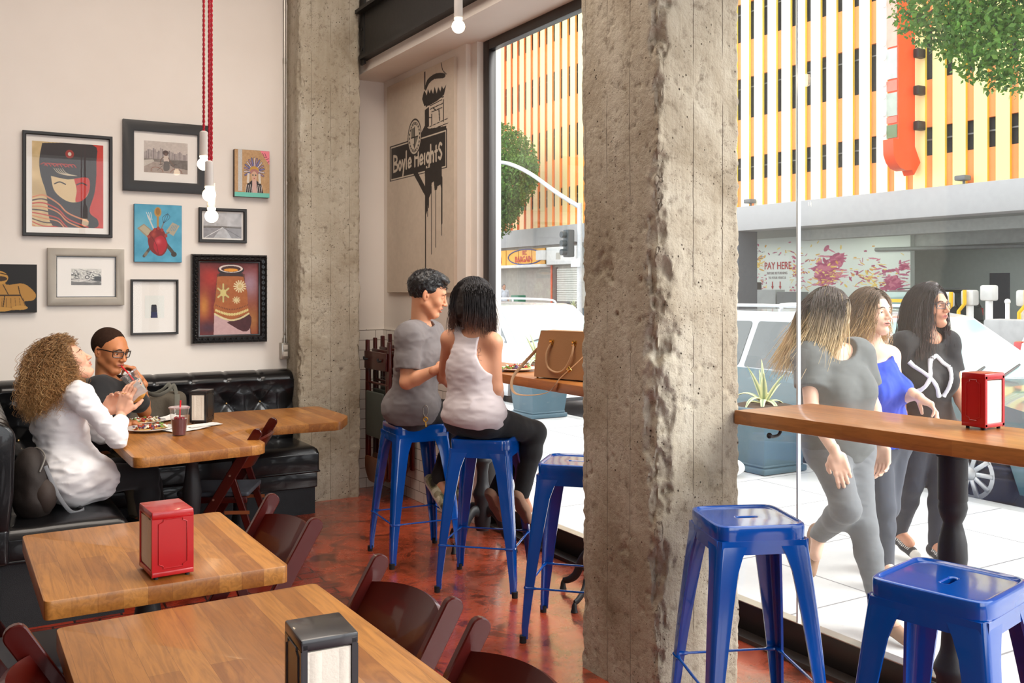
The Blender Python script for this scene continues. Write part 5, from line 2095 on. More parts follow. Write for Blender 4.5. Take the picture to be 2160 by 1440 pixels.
# ------------------------------------------------------------------ the street outside
M_ASPH = plain('asphalt', (118, 118, 120), 0.9, bump=0.4, bscale=80, var=0.12, vscale=2)
M_CURB = plain('curb_concrete', (176, 176, 174), 0.85, var=0.08)
M_RCURB = plain('red_curb_paint', (196, 78, 66), 0.7)
struct('ground_sidewalk', box(3.12, 6.35, -14, 48, -0.2, -0.005), M_PAVE)
struct('ground_curb', box(6.35, 6.50, -14, 48, -0.2, -0.005, 0.012), M_CURB)
struct('ground_street', box(6.50, 20.6, -14, 60, -0.25, -0.18), M_ASPH)
struct('ground_far_curb', box(20.6, 20.8, -14, 60, -0.2, -0.0, 0.02), M_RCURB)
struct('ground_far_sidewalk', box(20.8, 36, -14, 60, -0.2, -0.01), plain('far_paving', (150, 148, 146), 0.9))


def hardbox(x0, x1, y0, y1, z0, z1):
    """box with unshared face corners; returns geo and per-vertex outward normal"""
    V, F, N = [], [], []
    c = [(x0, x1), (y0, y1), (z0, z1)]
    for ax in range(3):
        for s in (0, 1):
            o1, o2 = [(1, 2), (2, 0), (0, 1)][ax]
            q = []
            for a, b in ((0, 0), (1, 0), (1, 1), (0, 1)):
                p = [0, 0, 0]
                p[ax] = c[ax][s]
                p[o1] = c[o1][a]
                p[o2] = c[o2][b]
                q.append(tuple(p))
            if not s:
                q = q[::-1]
            n = len(V)
            V += q
            F.append((n, n + 1, n + 2, n + 3))
            nn = [0, 0, 0]
            nn[ax] = 1 if s else -1
            N += [nn] * 4
    return (np.array(V, float), F), np.array(N)


M_FIN = vcol('painted_fin', rough=0.5)
pg = thing('parking_garage', 'tall parking garage across the street faced with yellow and orange vertical fins', 'building', (25, 25, 0))
ZT = 21.0
M_ORG = plain('orange_spandrel', (250, 152, 88), 0.7, var=0.03)
M_DRKO = plain('opening_shade_paint', (58, 60, 60), 0.9)  # flat dark colour stands in for the shade inside the openings
part('wall', box(24.05, 24.3, 8, 52, 4.30, ZT), M_DRKO, pg, world=True)
zb = [(4.37, 5.32), (6.13, 7.48), (8.92, 10.20), (11.55, 12.95), (14.25, 15.65), (16.95, 18.35), (19.6, ZT)]
for (a, b) in zb:
    part('spandrel', box(23.93, 24.05, 8, 52, a, b), M_ORG, pg, world=True)
for (a, b) in zb[1:]:
    part('rail', box(23.96, 23.99, 8, 52, a - 1.0 + 0.62, a - 1.0 + 0.66), plain('grey_rail', (120, 122, 124), 0.5, metal=0.4), pg, world=True)


def lerpc(y, tab):
    for (ya, ca), (yb, cb) in zip(tab[:-1], tab[1:]):
        if ya <= y <= yb:
            t = (y - ya) / (yb - ya)
            return tuple(ca[i] * (1 - t) + cb[i] * t for i in range(3))
    return tab[0][1] if y < tab[0][0] else tab[-1][1]


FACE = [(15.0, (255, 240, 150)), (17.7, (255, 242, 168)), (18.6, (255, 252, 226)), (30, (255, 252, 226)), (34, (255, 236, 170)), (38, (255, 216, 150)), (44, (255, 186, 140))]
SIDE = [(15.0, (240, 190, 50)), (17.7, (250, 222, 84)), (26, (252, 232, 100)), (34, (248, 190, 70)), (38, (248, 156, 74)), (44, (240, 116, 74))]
k = -8
ys_ = []
while True:
    y0 = 17.06 + 0.63 * k
    if y0 > 50:
        break
    k += 1
    if y0 < 12.5 or (26.8 < y0 < 33.0):
        if y0 < 12.5 or int(y0 / .63) % 1 == 0 and y0 < 12.5:
            continue
    ys_.append(y0)
for y0 in ys_:
    g, N = hardbox(23.84, 23.935, y0 - 0.39, y0, 4.37, ZT)
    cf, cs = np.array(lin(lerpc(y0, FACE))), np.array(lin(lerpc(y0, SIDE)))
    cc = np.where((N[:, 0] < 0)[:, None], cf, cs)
    part('fin', g, M_FIN, pg, cols=cc, world=True, smooth=0)
M_BAND = plain('grey_white_concrete', (172, 172, 171), 0.8, var=0.03)
part('concrete_band', box(23.55, 24.3, 8, 52, 3.54, 4.37, 0.02), M_BAND, pg, world=True)
M_GW = plain('garage_white_wall', (196, 206, 198), 0.8, var=0.04)
part('ceiling_slab', box(24.3, 36, 8, 31.5, 3.60, 3.8), plain('garage_ceiling', (150, 154, 150), 0.9), pg, world=True)
part('beam', box(26.0, 26.5, 8, 24, 3.25, 3.6), plain('garage_beam', (172, 176, 172), 0.9), pg, world=True)
part('beam', box(29.2, 29.8, 12, 23.5, 3.0, 3.6), plain('garage_beam', (172, 176, 172), 0.9), pg, world=True)
part('pipe', cyl((28.9, 16, 2.85), (28.9, 23, 2.95), 0.07), plain('grey_pipe', (120, 124, 122), 0.6), pg, world=True)
part('back_wall', box(33, 33.3, 10, 31.5, 0, 3.6), M_GW, pg, world=True)
part('service_door', box(32.94, 33.0, 20.45, 21.2, 0, 2.1), plain('dark_grey_door', (84, 92, 98), 0.6), pg, world=True)
part('corner_pier', box(23.6, 24.5, 24.5, 25.1, 0, 3.54), plain('dark_pier', (88, 92, 96), 0.8), pg, world=True)

# mural wall
im = Img(520, 230, (206, 212, 206))
im.grain(6, 8, 1)
rr = random.Random(9)


def splat(cx, cy, rx, ry, n, cols, s0=.004, s1=.014, al=.9):
    for _ in range(n):
        a, r = rr.random() * 2 * PI, abs(rr.gauss(0, 0.55))
        x, y = cx + rx * r * math.cos(a), cy + ry * r * math.sin(a)
        im.disc(x, y, s0 + (s1 - s0) * rr.random(), (s0 + (s1 - s0) * rr.random()) * 3.2, rr.choice(cols), al, rr.random() * 3)


PU = [(96, 62, 88), (120, 72, 100), (74, 54, 84)]
MA = [(168, 72, 108), (190, 104, 128), (150, 56, 92)]
YE = [(214, 180, 84), (226, 200, 110), (206, 150, 60)]
# u=0 is the far (left) end of the wall, v=0 the top
splat(.06, .10, .05, .13, 60, PU, .006, .02)
splat(.10, .16, .14, .20, 90, PU + MA, .002, .006)
splat(.05, .34, .04, .14, 30, PU + MA, .004, .012)
splat(.14, .30, .10, .14, 40, YE, .003, .008)
splat(.40, .36, .18, .30, 120, YE + MA, .002, .007)
splat(.56, .40, .05, .16, 120, MA, .006, .018)
splat(.62, .28, .04, .10, 70, MA, .006, .015)
splat(.60, .44, .20, .30, 120, MA + YE, .002, .007)
splat(.80, .46, .18, .26, 110, YE + MA, .002, .009)
splat(.92, .52, .05, .14, 70, MA, .005, .015)
splat(.97, .36, .03, .08, 24, MA, .004, .010)
splat(.25, .52, .24, .22, 130, YE + MA, .002, .007)
splat(.29, .30, .03, .06, 20, MA, .004, .010)
im.rect(.205, .20, .35, .62, (212, 216, 212))
h, w = im.h, im.w
Yg, Zg = np.meshgrid(np.linspace(30.2, 21.6, w), np.linspace(3.6, 0.0, h))
P = np.stack([np.full_like(Yg, 28.97), Yg, Zg], -1).reshape(-1, 3)
I = np.arange(w * h).reshape(h, w)
fq = np.stack([I[:-1, :-1], I[1:, :-1], I[1:, 1:], I[:-1, 1:]], -1).reshape(-1, 4)
part('mural_wall', box(28.98, 29.2, 21.6, 31.5, 0, 3.6), M_GW, pg, world=True)
part('mural_painting', (P, fq), vcol('mural_paint', rough=0.7), pg, cols=im.cols().reshape(-1, 3), world=True, smooth=0)
MR = plain('dark_red_paint', (170, 52, 58), 0.7)


def wall_text(s, size, x, y, z, mat, parent, bold=0.0, xs=1.0, nm='lettering'):
    g = text_geo(s, size, 0.004, bold, xs)
    v = g[0]
    V = np.column_stack([x - v[:, 2], y - v[:, 0], z + v[:, 1]])   # reads from -X side
    part(nm, (V, g[1]), mat, parent, world=True, smooth=0)


wall_text('PAY HERE', 0.42, 28.955, 27.82, 2.45, MR, pg, 0.003, .8)
wall_text('BEFORE RETURNING', 0.15, 28.955, 27.85, 2.16, plain('grey_letter_paint', (150, 140, 142), 0.7), pg, 0, .8)
wall_text('TO YOUR VEHICLE', 0.14, 28.955, 27.85, 1.97, plain('grey_letter_paint', (150, 140, 142), 0.7), pg, 0, .8)
for y in (28.1, 27.68):
    v = extrude([(-0.025, 0), (0.025, 0), (0.025, 0.2), (-0.025, 0.2)], 0, 0.004)
    a = extrude([(0, -0.12), (0.07, 0.01), (-0.07, 0.01)], 0, 0.004)
    g = join(v, a)
    V = np.column_stack([28.955 - g[0][:, 2], y - g[0][:, 0], 1.62 + g[0][:, 1]])
    part('arrow_mark', (V, g[1]), MR, pg, world=True, smooth=0)

gl_ = thing('garage_light', 'lit ceiling light fixture inside the garage above the mural', 'light', (27.6, 22.6, 3.5))
part('housing', box(27.5, 27.7, 21.6, 23.6, 3.45, 3.58, 0.02), plain('white_fixture', (220, 224, 220), 0.5), gl_, world=True)
part('tube_lamp', cyl((27.6, 21.7, 3.42), (27.6, 23.5, 3.42), 0.04), emit('fluorescent_tube', (226, 244, 220), 14), gl_, world=True)
area_light('garage_lamp_light', (27.3, 25.2, 3.45), 2.0, 9.0, 110, (0.93, 1.0, 0.92), (0, 0, 0))

# orange blade sign with hooked arrow
bs = thing('blade_sign', 'tall bright orange blade sign with hooked arrow end on the garage front', 'sign', (23.2, 17.5, 7))
pl = [(22.90, 15.0), (22.776, 9.6), (22.98, 5.74), (22.594, 5.72), (22.62, 5.35), (22.70, 5.10), (22.86, 4.95), (23.15, 4.88), (23.40, 4.92), (23.46, 4.76), (23.76, 5.13), (23.537, 5.56), (23.537, 15.0)]
pl = [(22.83, 15.0), (22.83, 5.72), (22.594, 5.72), (22.61, 5.30), (22.72, 5.08), (22.90, 4.93), (23.16, 4.87), (23.42, 4.90), (23.50, 4.76), (23.78, 5.13), (23.537, 5.56), (23.537, 15.0)]
g = extrude(pl, 0, 0.34)
V = np.column_stack([g[0][:, 0], 17.40 + g[0][:, 2], g[0][:, 1]])
part('blade', (V, g[1]), plain('bright_orange_enamel', (238, 78, 26), 0.4, var=0.02), bs, world=True)
for (a, b, c) in ((8.35, 15, (236, 168, 150)), (7.45, 8.3, (186, 190, 184)), (7.1, 7.4, (236, 120, 100)), (6.4, 7.05, (176, 184, 170)), (6.2, 6.38, (236, 120, 100)), (5.78, 6.15, (104, 126, 88))):
    part('side_panel', box(22.80, 22.83, 17.44, 17.78, a, b), plain('sign_side_%d_%d' % (c[0], int(a)), c, 0.5), bs, world=True)
for z in (5.95, 6.5, 7.0, 7.35, 8.1, 8.5, 9.6):
    part('marquee_bulb', sphere((22.77, 17.84, z), (0.07, 0.07, 0.11), 10, 8), plain('white_bulb_glass', (240, 240, 236), 0.3), bs, world=True)
for z in (6.15, 7.15, 8.2, 9.2):
    part('flood_fixture', box(23.45, 23.78, 17.22, 17.40, z - 0.13, z + 0.13, 0.03), M_BLACK, bs, world=True)
for (y, z) in ((16.0, 4.42), (24.0, 4.42), (33.5, 4.42)):
    single('flood_light', join(box(-0.2, 0.1, -0.16, 0.16, 0.10, 0.24, 0.03), cyl((0, 0, 0), (0, 0, 0.12), 0.03)), plain('grey_fixture', (110, 112, 112), 0.5),
           {16.0: 'small grey floodlight on the garage ledge, right of the orange sign', 24.0: 'small grey floodlight on the garage ledge above the mural', 33.5: 'small grey floodlight on the garage ledge above the shops'}[y], 'light', (23.7, y, 4.37), 0, 'ledge floodlights')

# dotted green street banner at the right edge
ban = thing('street_banner', 'pale banner with green dots and a green foot at the right edge of the photo', 'banner', (20.3, 11.9, 4.7))
part('banner_cloth', box(20.29, 20.31, 11.45, 12.05, 5.15, 8.2), plain('banner_mint', (206, 226, 206), 0.7), ban, world=True)
part('banner_foot', box(20.285, 20.315, 11.45, 12.05, 4.72, 5.15), plain('banner_green', (30, 128, 96), 0.7), ban, world=True)
dots = [xf(cyl((0, 0, 0), (0.006, 0, 0), 0.07, n=10), (20.283, 11.55 + 0.2 * i, 5.3 + 0.22 * j)) for i in range(3) for j in range(13)]
part('dot_print', join(*dots), plain('dot_ochre', (190, 176, 70), 0.7), ban, world=True)
part('pole', cyl((20.3, 11.38, -0.2), (20.3, 11.38, 8.6), 0.06), M_GALV, ban, world=True)

# things standing in the garage mouth
gs = thing('pay_machine', 'dark pay machine with a lit blue screen under the mural', 'machine', (27, 27.2, 0))
part('cabinet', box(26.8, 27.2, 26.95, 27.45, 0, 1.78, 0.03), M_BLACK, gs, world=True)
part('screen', box(26.78, 26.80, 27.02, 27.38, 1.25, 1.68), emit('blue_screen', (60, 150, 235), 1.2), gs, world=True)
part('shelf', box(26.5, 26.8, 26.9, 27.5, 0.85, 1.0, 0.03), M_BLACK, gs, world=True)
single('utility_cabinet', join(box(-0.25, 0.25, -0.5, 0.5, 0, 1.5, 0.02)), plain('grey_cabinet', (158, 162, 160), 0.6), 'pale grey cabinet under the mural beside the pay machine', 'cabinet', (27, 26.3, -0.01))
single('utility_cabinet', join(box(-0.25, 0.25, -0.55, 0.55, 0, 1.42, 0.02)), plain('dark_grey_cabinet', (104, 108, 108), 0.6), 'darker grey cabinet under the mural beside the pay machine', 'cabinet', (26.9, 25.1, -0.01))
gm = thing('gate_machine', 'garage entry gate with a yellow arm in front of the dark parked car', 'gate', (24.6, 17.8, 0))
part('gate_arm', box(24.56, 24.64, 17.9, 20.1, 1.12, 1.22), plain('yellow_paint', (236, 184, 30), 0.5), gm, world=True)
part('gate_post', box(24.45, 24.75, 17.6, 17.95, -0.01, 1.3, 0.03), plain('white_post', (226, 226, 222), 0.6), gm, world=True)


def bollard(label, x, y, h, yellow, off):
    t = thing('ticket_post', label, 'post', (x, y, -0.01), 0, 'garage ticket posts')
    MW, MY = plain('white_post', (226, 226, 222), 0.6), plain('yellow_paint', (236, 184, 30), 0.5)
    part('post', cyl((x, y, -0.01), (x, y, h - 0.36), 0.085), MW, t, world=True)
    part('head', join(box(x - 0.13, x + 0.13, y - 0.17, y + 0.17, h - 0.38, h, 0.05)), plain('post_head', (206, 206, 200), 0.5), t, world=True)
    if yellow:
        part('pipe_guard', tube([(x - 0.2, y + off * .6, 0), (x - 0.2, y + off * .6, h - 0.52), (x - 0.2, y + off * .6 - 0.16, h - 0.34), (x - 0.2, y + off * .6 - 0.16, h)], 0.045, 10), MY, t, world=True)


bollard('ticket post with white column and bent yellow pipe, right of the woman in glasses', 21.5, 14.35, 1.5, True, 0.28)
bollard('tallest white ticket post with a grey head near the grey barrier', 21.5, 13.85, 1.62, False, 0)
bollard('ticket post directly behind the glasses of the woman in black', 21.5, 15.0, 1.45, True, -0.2)
bollard('ticket post with a yellow pipe at the right edge of the photo', 21.5, 12.95, 1.5, True, 0.05)
single('slim_bollard', join(cyl((0, 0, 0), (0, 0, 1.22), 0.05), sphere((0, 0, 1.24), 0.07, 10, 8)), plain('white_post', (226, 226, 222), 0.6), 'slim white bollard rising behind the grey barrier', 'bollard', (21.2, 13.2, -0.01))
single('concrete_barrier', extrude([(-0.3, -1.4), (0.3, -1.4), (0.3, 0.5), (-0.3, 0.5)], 0, 0.84, 0.05), plain('barrier_grey', (178, 178, 176), 0.8), 'low grey concrete barrier at the right, beyond the parked wagon', 'barrier', (20.9, 12.9, -0.01))


# ------------------------------------------------------------------ cars
M_TYRE = plain('tyre_rubber', (34, 35, 42), 0.85)
M_RIM = plain('alloy_rim', (200, 204, 208), 0.3, metal=0.7)
M_CGL = plain('car_glass', (52, 66, 66), 0.05, spec=0.9, coat=1.0, var=0.03)
M_CTRIM = plain('car_black_trim', (24, 25, 28), 0.5)


def make_car(name, label, loc, rot, paint, roofc, windc=None, group=None):
    """local: x forward, y left, z up; origin on the road under the centre"""
    t = thing(name, label, 'car', loc, rot, group)
    L0, L1 = -2.35, 2.35
    # side outline: hood / roof / tail
    xs = np.array([-2.35, -2.30, -2.15, -1.6, 0.0, 1.10, 1.6, 2.1, 2.28, 2.35])
    belt = np.array([0.62, 0.86, 0.93, 0.95, 0.94, 0.93, 0.88, 0.78, 0.66, 0.50])

    def halfw(x, z):
        w = 0.87 - 0.10 * np.clip((np.abs(x) - 1.7) / 0.65, 0, 1) ** 2
        w = w - 0.06 * np.clip((0.45 - z) / 0.3, 0, 1) ** 2
        w = w - 0.03 * np.clip((z - 0.7) / 0.25, 0, 1) ** 2
        return w
    nx, nz = 60, 10
    X = np.linspace(L0, L1, nx + 1)
    top = np.interp(X, xs, belt)
    bot = 0.22 + 0.10 * np.clip((np.abs(X) - 2.0) / 0.35, 0, 1)
    for wx in (-1.36, 1.42):      # wheel arches
        a = np.sqrt(np.clip(0.37 ** 2 - (X - wx) ** 2, 0, None))
        bot = np.maximum(bot, np.where(a > 0, 0.30 + a - 0.0, bot))
    ring = []
    for i in range(nx + 1):
        zz = np.linspace(bot[i], top[i], nz + 1)
        w = halfw(X[i], zz)
        side = [(X[i], w[j], zz[j]) for j in range(nz + 1)]
        cap = [(X[i], w[-1] * q, top[i] + 0.035 * (1 - q * q)) for q in (0.75, 0.4, 0, -0.4, -0.75)]
        oth = [(X[i], -w[j], zz[j]) for j in range(nz, -1, -1)]
        ring.append(side + cap + oth)
    m = len(ring[0])
    V = np.array(ring).reshape(-1, 3)
    F = []
    for i in range(nx):
        for j in range(m - 1):
            F.append((i * m + j, i * m + j + 1, (i + 1) * m + j + 1, (i + 1) * m + j))
        F.append((i * m + m - 1, i * m, (i + 1) * m, (i + 1) * m + m - 1))
    F.append(tuple(reversed(range(m))))
    F.append(tuple(nx * m + j for j in range(m)))
    part('body', (V, F), paint, t, smooth=50)
    # greenhouse
    gx = [(-2.20, 0.93), (-2.02, 1.44), (-1.6, 1.50), (0.20, 1.49), (0.42, 1.46), (1.18, 0.92)]
    def gh(hw0, hw1, inset, z_in):
        pts = gx
        V, F = [], []
        for s in (1, -1):
            for (x, z) in pts:
                w = hw0 + (hw1 - hw0) * (z - 0.92) / 0.58
                V.append((x, s * w, z))
        n = len(pts)
        for i in range(n - 1):
            F.append((i, i + 1, n + i + 1, n + i))
        F.append(tuple(range(n - 1, -1, -1)))
        F.append(tuple(range(n, 2 * n)))
        return (np.array(V, float), F)
    part('cabin', gh(0.83, 0.66, 0, 0), roofc, t, smooth=25)

    def win(poly, nm='side_window'):
        for s in (1, -1):
            g = extrude(poly if s > 0 else poly, 0, 1, 0)
            V = g[0].copy()
            x, z, q = V[:, 0].copy(), V[:, 1].copy(), V[:, 2].copy()
            w = 0.83 + (0.66 - 0.83) * (z - 0.92) / 0.58
            V2 = np.column_stack([x, s * (w - 0.004 + q * 0.010), z])
            part(nm, (V2, [tuple(reversed(f)) if s > 0 else f for f in g[1]]), M_CGL, t, smooth=0)
    win(roundpoly([(0.98, 0.955), (0.40, 1.385), (-0.02, 1.40), (-0.02, 0.955)], 0.03))
    win(roundpoly([(-0.09, 0.955), (-0.09, 1.40), (-0.92, 1.40), (-1.00, 0.955)], 0.03))
    win(roundpoly([(-1.08, 0.955), (-1.00, 1.40), (-1.86, 1.38), (-2.06, 0.955)], 0.05))
    M_WS = plain('windscreen_glass', windc or (150, 186, 180), 0.08, coat=1.0, var=0.05) if windc or True else M_CGL
    def slab(x0, z0, x1, z1, wa, wb, mat, nm, off=0.006):
        n = np.array([(z1 - z0), -(x1 - x0)])
        n = n / np.linalg.norm(n) * off
        if n[1] < 0:
            n = -n
        V = []
        for k in (0, 1):
            for (x, z, w) in ((x0, z0, wa), (x1, z1, wb)):
                for s in (-1, 1):
                    V.append((x + n[0] * k, s * w, z + n[1] * k))
        F = [(0, 1, 3, 2), (4, 6, 7, 5), (0, 4, 5, 1), (2, 3, 7, 6), (0, 2, 6, 4), (1, 5, 7, 3)]
        part(nm, (np.array(V), F), mat, t, smooth=0)
    slab(1.12, 0.965, 0.47, 1.425, 0.76, 0.64, M_WS, 'windscreen')
    slab(-2.19, 0.97, -2.05, 1.36, 0.74, 0.66, M_CGL, 'rear_window')
    for s in (1, -1):
        part('roof_rail', tube(smoothpath([(-1.85, s * 0.60, 1.49), (-1.75, s * 0.60, 1.545), (-0.2, s * 0.60, 1.545), (0.05, s * 0.60, 1.49)], 4), 0.016, 8), M_RIM, t)
        part('side_moulding', box(-2.2, 2.0, s * 0.885 - 0.012, s * 0.885 + 0.008, 0.50, 0.55, 0.004), M_CTRIM, t)
        part('wiper', tube([(1.15, s * 0.25 - 0.3, 0.972), (1.02, s * 0.25 + 0.2, 1.06)], 0.010, 6), M_CTRIM, t)
        part('headlight', box(2.10, 2.26, s * 0.62 - 0.15, s * 0.62 + 0.15, 0.60, 0.72, 0.03), plain('headlight_glass', (220, 224, 226), 0.1, coat=1.0), t)
        part('tail_light', box(-2.36, -2.22, s * 0.70 - 0.10, s * 0.70 + 0.08, 0.66, 0.92, 0.03), plain('red_lens', (196, 36, 34), 0.2, coat=0.8), t)
        part('mirror', sphere((0.95, s * 0.96, 0.99), (0.07, 0.11, 0.08), 12, 8), roofc, t)
    part('grille', box(2.27, 2.345, -0.42, 0.42, 0.48, 0.60, 0.02), M_CTRIM, t)
    part('dashboard', box(0.92, 1.0, -0.6, 0.6, 0.90, 0.93), M_CTRIM, t)
    for wx in (-1.36, 1.42):
        for s in (1, -1):
            c = (wx, s * 0.76, 0.315)
            prof = [(0.20, -0.09), (0.29, -0.10), (0.312, -0.08), (0.315, 0), (0.312, 0.08), (0.29, 0.10), (0.20, 0.09)]
            g = xf(lathe(prof, 32, cap=False), (0, 0, 0), (PI / 2, 0, 0))
            w = part('wheel', xf(g, c), M_TYRE, t, smooth=50)
            rim = [xf(lathe([(0.205, -0.02), (0.205, 0.0), (0.165, 0.004), (0.165, -0.02)], 32, cap=False), (0, 0, 0))]
            for q in range(10):
                rim.append(xf(box(0.03, 0.185, -0.018, 0.018, -0.012, 0.008, 0.004), (0, 0, 0), (0, 0, q * PI / 5)))
            rim.append(lathe([(0.05, -0.012), (0.05, 0.012), (0.03, 0.018)], 20))
            rg = xf(join(*rim), (0, 0, 0), (-s * PI / 2, 0, 0))
            part('rim', xf(rg, (c[0], c[1] + s * 0.085, c[2])), M_RIM, w, smooth=40)
            part('hub_well', xf(xf(lathe([(0.20, -0.02), (0.20, -0.012)], 24), (0, 0, 0), (-s * PI / 2, 0, 0)), (c[0], c[1] + s * 0.085, c[2])), M_CTRIM, w)
    return t


TEAL = plain('dark_teal_car_paint', (58, 98, 108), 0.25, coat=1.0, var=0.02)
SILV = plain('silver_car_paint', (196, 202, 206), 0.25, coat=1.0, metal=0.2, var=0.02)
make_car('station_wagon', 'teal and silver station wagon parked at the curb behind the three walking women', (7.50, 5.86, -0.18), -PI / 2, TEAL, SILV)
WHT = plain('white_car_paint', (236, 238, 240), 0.25, coat=1.0, var=0.01)
make_car('parked_car', 'white car parked at the curb, seen through the window left of the near pillar', (7.50, 12.45, -0.18), -PI / 2, WHT, WHT, (196, 210, 216))
make_car('parked_car', 'dark car parked inside the garage behind the yellow gate arm', (26.4, 19.6, -0.01), PI * 0.98, plain('black_car_paint', (30, 36, 36), 0.3, coat=0.6), plain('black_car_paint', (30, 36, 36), 0.3), (60, 80, 76))
make_car('parked_car', 'white car with a red tail light at the right edge of the photo', (14.6, 6.15, -0.18), -PI / 2, WHT, WHT, (90, 100, 104))

# ------------------------------------------------------------------ planters with agaves
M_PLT = plain('blue_grey_planter', (70, 96, 108), 0.5, var=0.06)
M_AGV = None


def agave_mat():
    t = NT('agave_leaf')
    a = t.n('ShaderNodeAttribute', attribute_name='Col')
    t.color(a.outputs['Color'])
    t.set(Roughness=0.45)
    return t.m


M_AGV = agave_mat()


def planter(label, x, y, s=0.46, h=0.56, seed=1, leaves=14):
    t = thing('planter', label, 'planter', (x, y, 0.0), 0, 'square sidewalk planters')
    hb, ht = s / 2 - 0.01, s / 2 + 0.05
    def fr(h0, h1, z0, z1):
        V = np.array([(-h0, -h0, z0), (h0, -h0, z0), (h0, h0, z0), (-h0, h0, z0), (-h1, -h1, z1), (h1, -h1, z1), (h1, h1, z1), (-h1, h1, z1)], float)
        return (V, [(3, 2, 1, 0), (4, 5, 6, 7), (0, 1, 5, 4), (1, 2, 6, 5), (2, 3, 7, 6), (3, 0, 4, 7)])
    part('pot', join(fr(hb, ht, 0.05, h - 0.02)), M_PLT, t, smooth=0)
    part('foot_moulding', join(box(-s / 2 - .02, s / 2 + .02, -s / 2 - .02, s / 2 + .02, 0, 0.05, 0.01), box(-s / 2, s / 2, -s / 2, s / 2, 0.05, 0.075, 0.01)), M_PLT, t)
    part('rim', join(box(-ht - .02, ht + .02, -ht - .02, ht + .02, h - 0.07, h, 0.012)), M_PLT, t)
    part('soil', sphere((0, 0, h), (ht * .9, ht * .9, 0.02), 12, 6), plain('soil', (70, 56, 44), 0.95), t)
    rg = random.Random(seed)
    gl, cl = [], []
    for k in range(leaves):
        a = 2 * PI * k / leaves * 2.4 + rg.random()
        el = 1.35 - 1.15 * (k / leaves)
        L = 0.22 + 0.10 * rg.random() + (0.08 if k < 5 else 0)
        pts = []
        for q in np.linspace(0, 1, 9):
            e = el - (0.9 if k > 5 else 0.1) * q * q
            r = L * q
            pts.append((r * math.cos(e) * math.cos(a), r * math.cos(e) * math.sin(a), h + r * math.sin(e) + 0.01))
        g = tube(smoothpath(pts, 2), [0.022, 0.030, 0.028, 0.018, 0.002], 8, flat=(1.0, 0.28))
        v = g[0]
        n = len(v)
        ph = np.tile(np.arange(8), n // 8 + 1)[:n]
        edge = (np.abs(np.cos(2 * PI * ph / 8)) > 0.68)[:, None]
        gl.append(g)
        cl.append(np.where(edge, np.array(lin((226, 226, 170))), np.array(lin((96, 130, 104)))))
    g = join(*gl)
    part('agave', g, M_AGV, t, cols=np.vstack(cl), smooth=60)
    return t


planter('blue-grey planter with an agave outside, just right of the near pillar under the bar', 5.98, 5.9, h=0.54, seed=2)
planter('blue-grey planter on the sidewalk seen under the bar left of the near pillar', 6.11, 9.73, h=0.62, seed=5)
planter('distant planter with a pale spiky plant on the far sidewalk by the pole', 21.6, 31.8, s=0.8, h=0.75, seed=8)
single('paper_bag', (lambda g: (g[0] + fbm(g[0], 9, 3, 4)[:, None] * 0.02, g[1]))(sphere((0, 0, 0.07), (0.17, 0.13, 0.07), 24, 14)), plain('white_paper', (240, 240, 238), 0.8), 'crumpled white bag lying on the sidewalk beside the planter', 'bag', (5.45, 5.80, 0.0))


# ------------------------------------------------------------------ trees
def leaves(cs, n, size, seed, droop=0.0):
    """cs: list of (centre, radius vec); n leaves, each a folded 4-vertex blade"""
    rg = np.random.default_rng(seed)
    w = np.array([(c[1][0] * c[1][1] * c[1][2]) ** 0.75 for c in cs])
    idx = rg.choice(len(cs), n, p=w / w.sum())
    C = np.array([c[0] for c in cs])[idx]
    R = np.array([c[1] for c in cs])[idx]
    d = rg.normal(size=(n, 3))
    d /= np.linalg.norm(d, axis=1)[:, None]
    P = C + d * R * (0.45 + 0.6 * rg.random(n) ** 0.5)[:, None]
    a = rg.normal(size=(n, 3))
    a[:, 2] -= 0.6
    a /= np.linalg.norm(a, axis=1)[:, None]
    b = np.cross(a, rg.normal(size=(n, 3)))
    b /= np.linalg.norm(b, axis=1)[:, None]
    c = np.cross(a, b)
    s = (size * (0.6 + 0.8 * rg.random(n)))[:, None]
    V = np.stack([P, P + a * s * .5 + b * s * .28 + c * s * .06, P + a * s, P + a * s * .5 - b * s * .28 + c * s * .06], 1).reshape(-1, 3)
    q = np.arange(4 * n).reshape(n, 4)
    col = np.array(lin((74, 122, 52))) * (0.55 + 0.9 * rg.random(n))[:, None]
    col = col * (1 - 0.25 * rg.random(n)[:, None]) + np.array(lin((150, 176, 70))) * (0.35 * rg.random(n)[:, None])
    return (V, q), np.repeat(col, 4, axis=0)


def leaf_mat():
    t = NT('tree_leaf')
    a = t.n('ShaderNodeAttribute', attribute_name='Col')
    t.color(a.outputs['Color'])
    t.set(Roughness=0.5)
    tr = t.n('ShaderNodeBsdfTranslucent')
    t.l(a.outputs['Color'], tr.inputs[0])
    mx = t.n('ShaderNodeMixShader')
    mx.inputs[0].default_value = 0.35
    t.l(t.b.outputs[0], mx.inputs[1])
    t.l(tr.outputs[0], mx.inputs[2])
    t.l(mx.outputs[0], t.out.inputs[0])
    return t.m


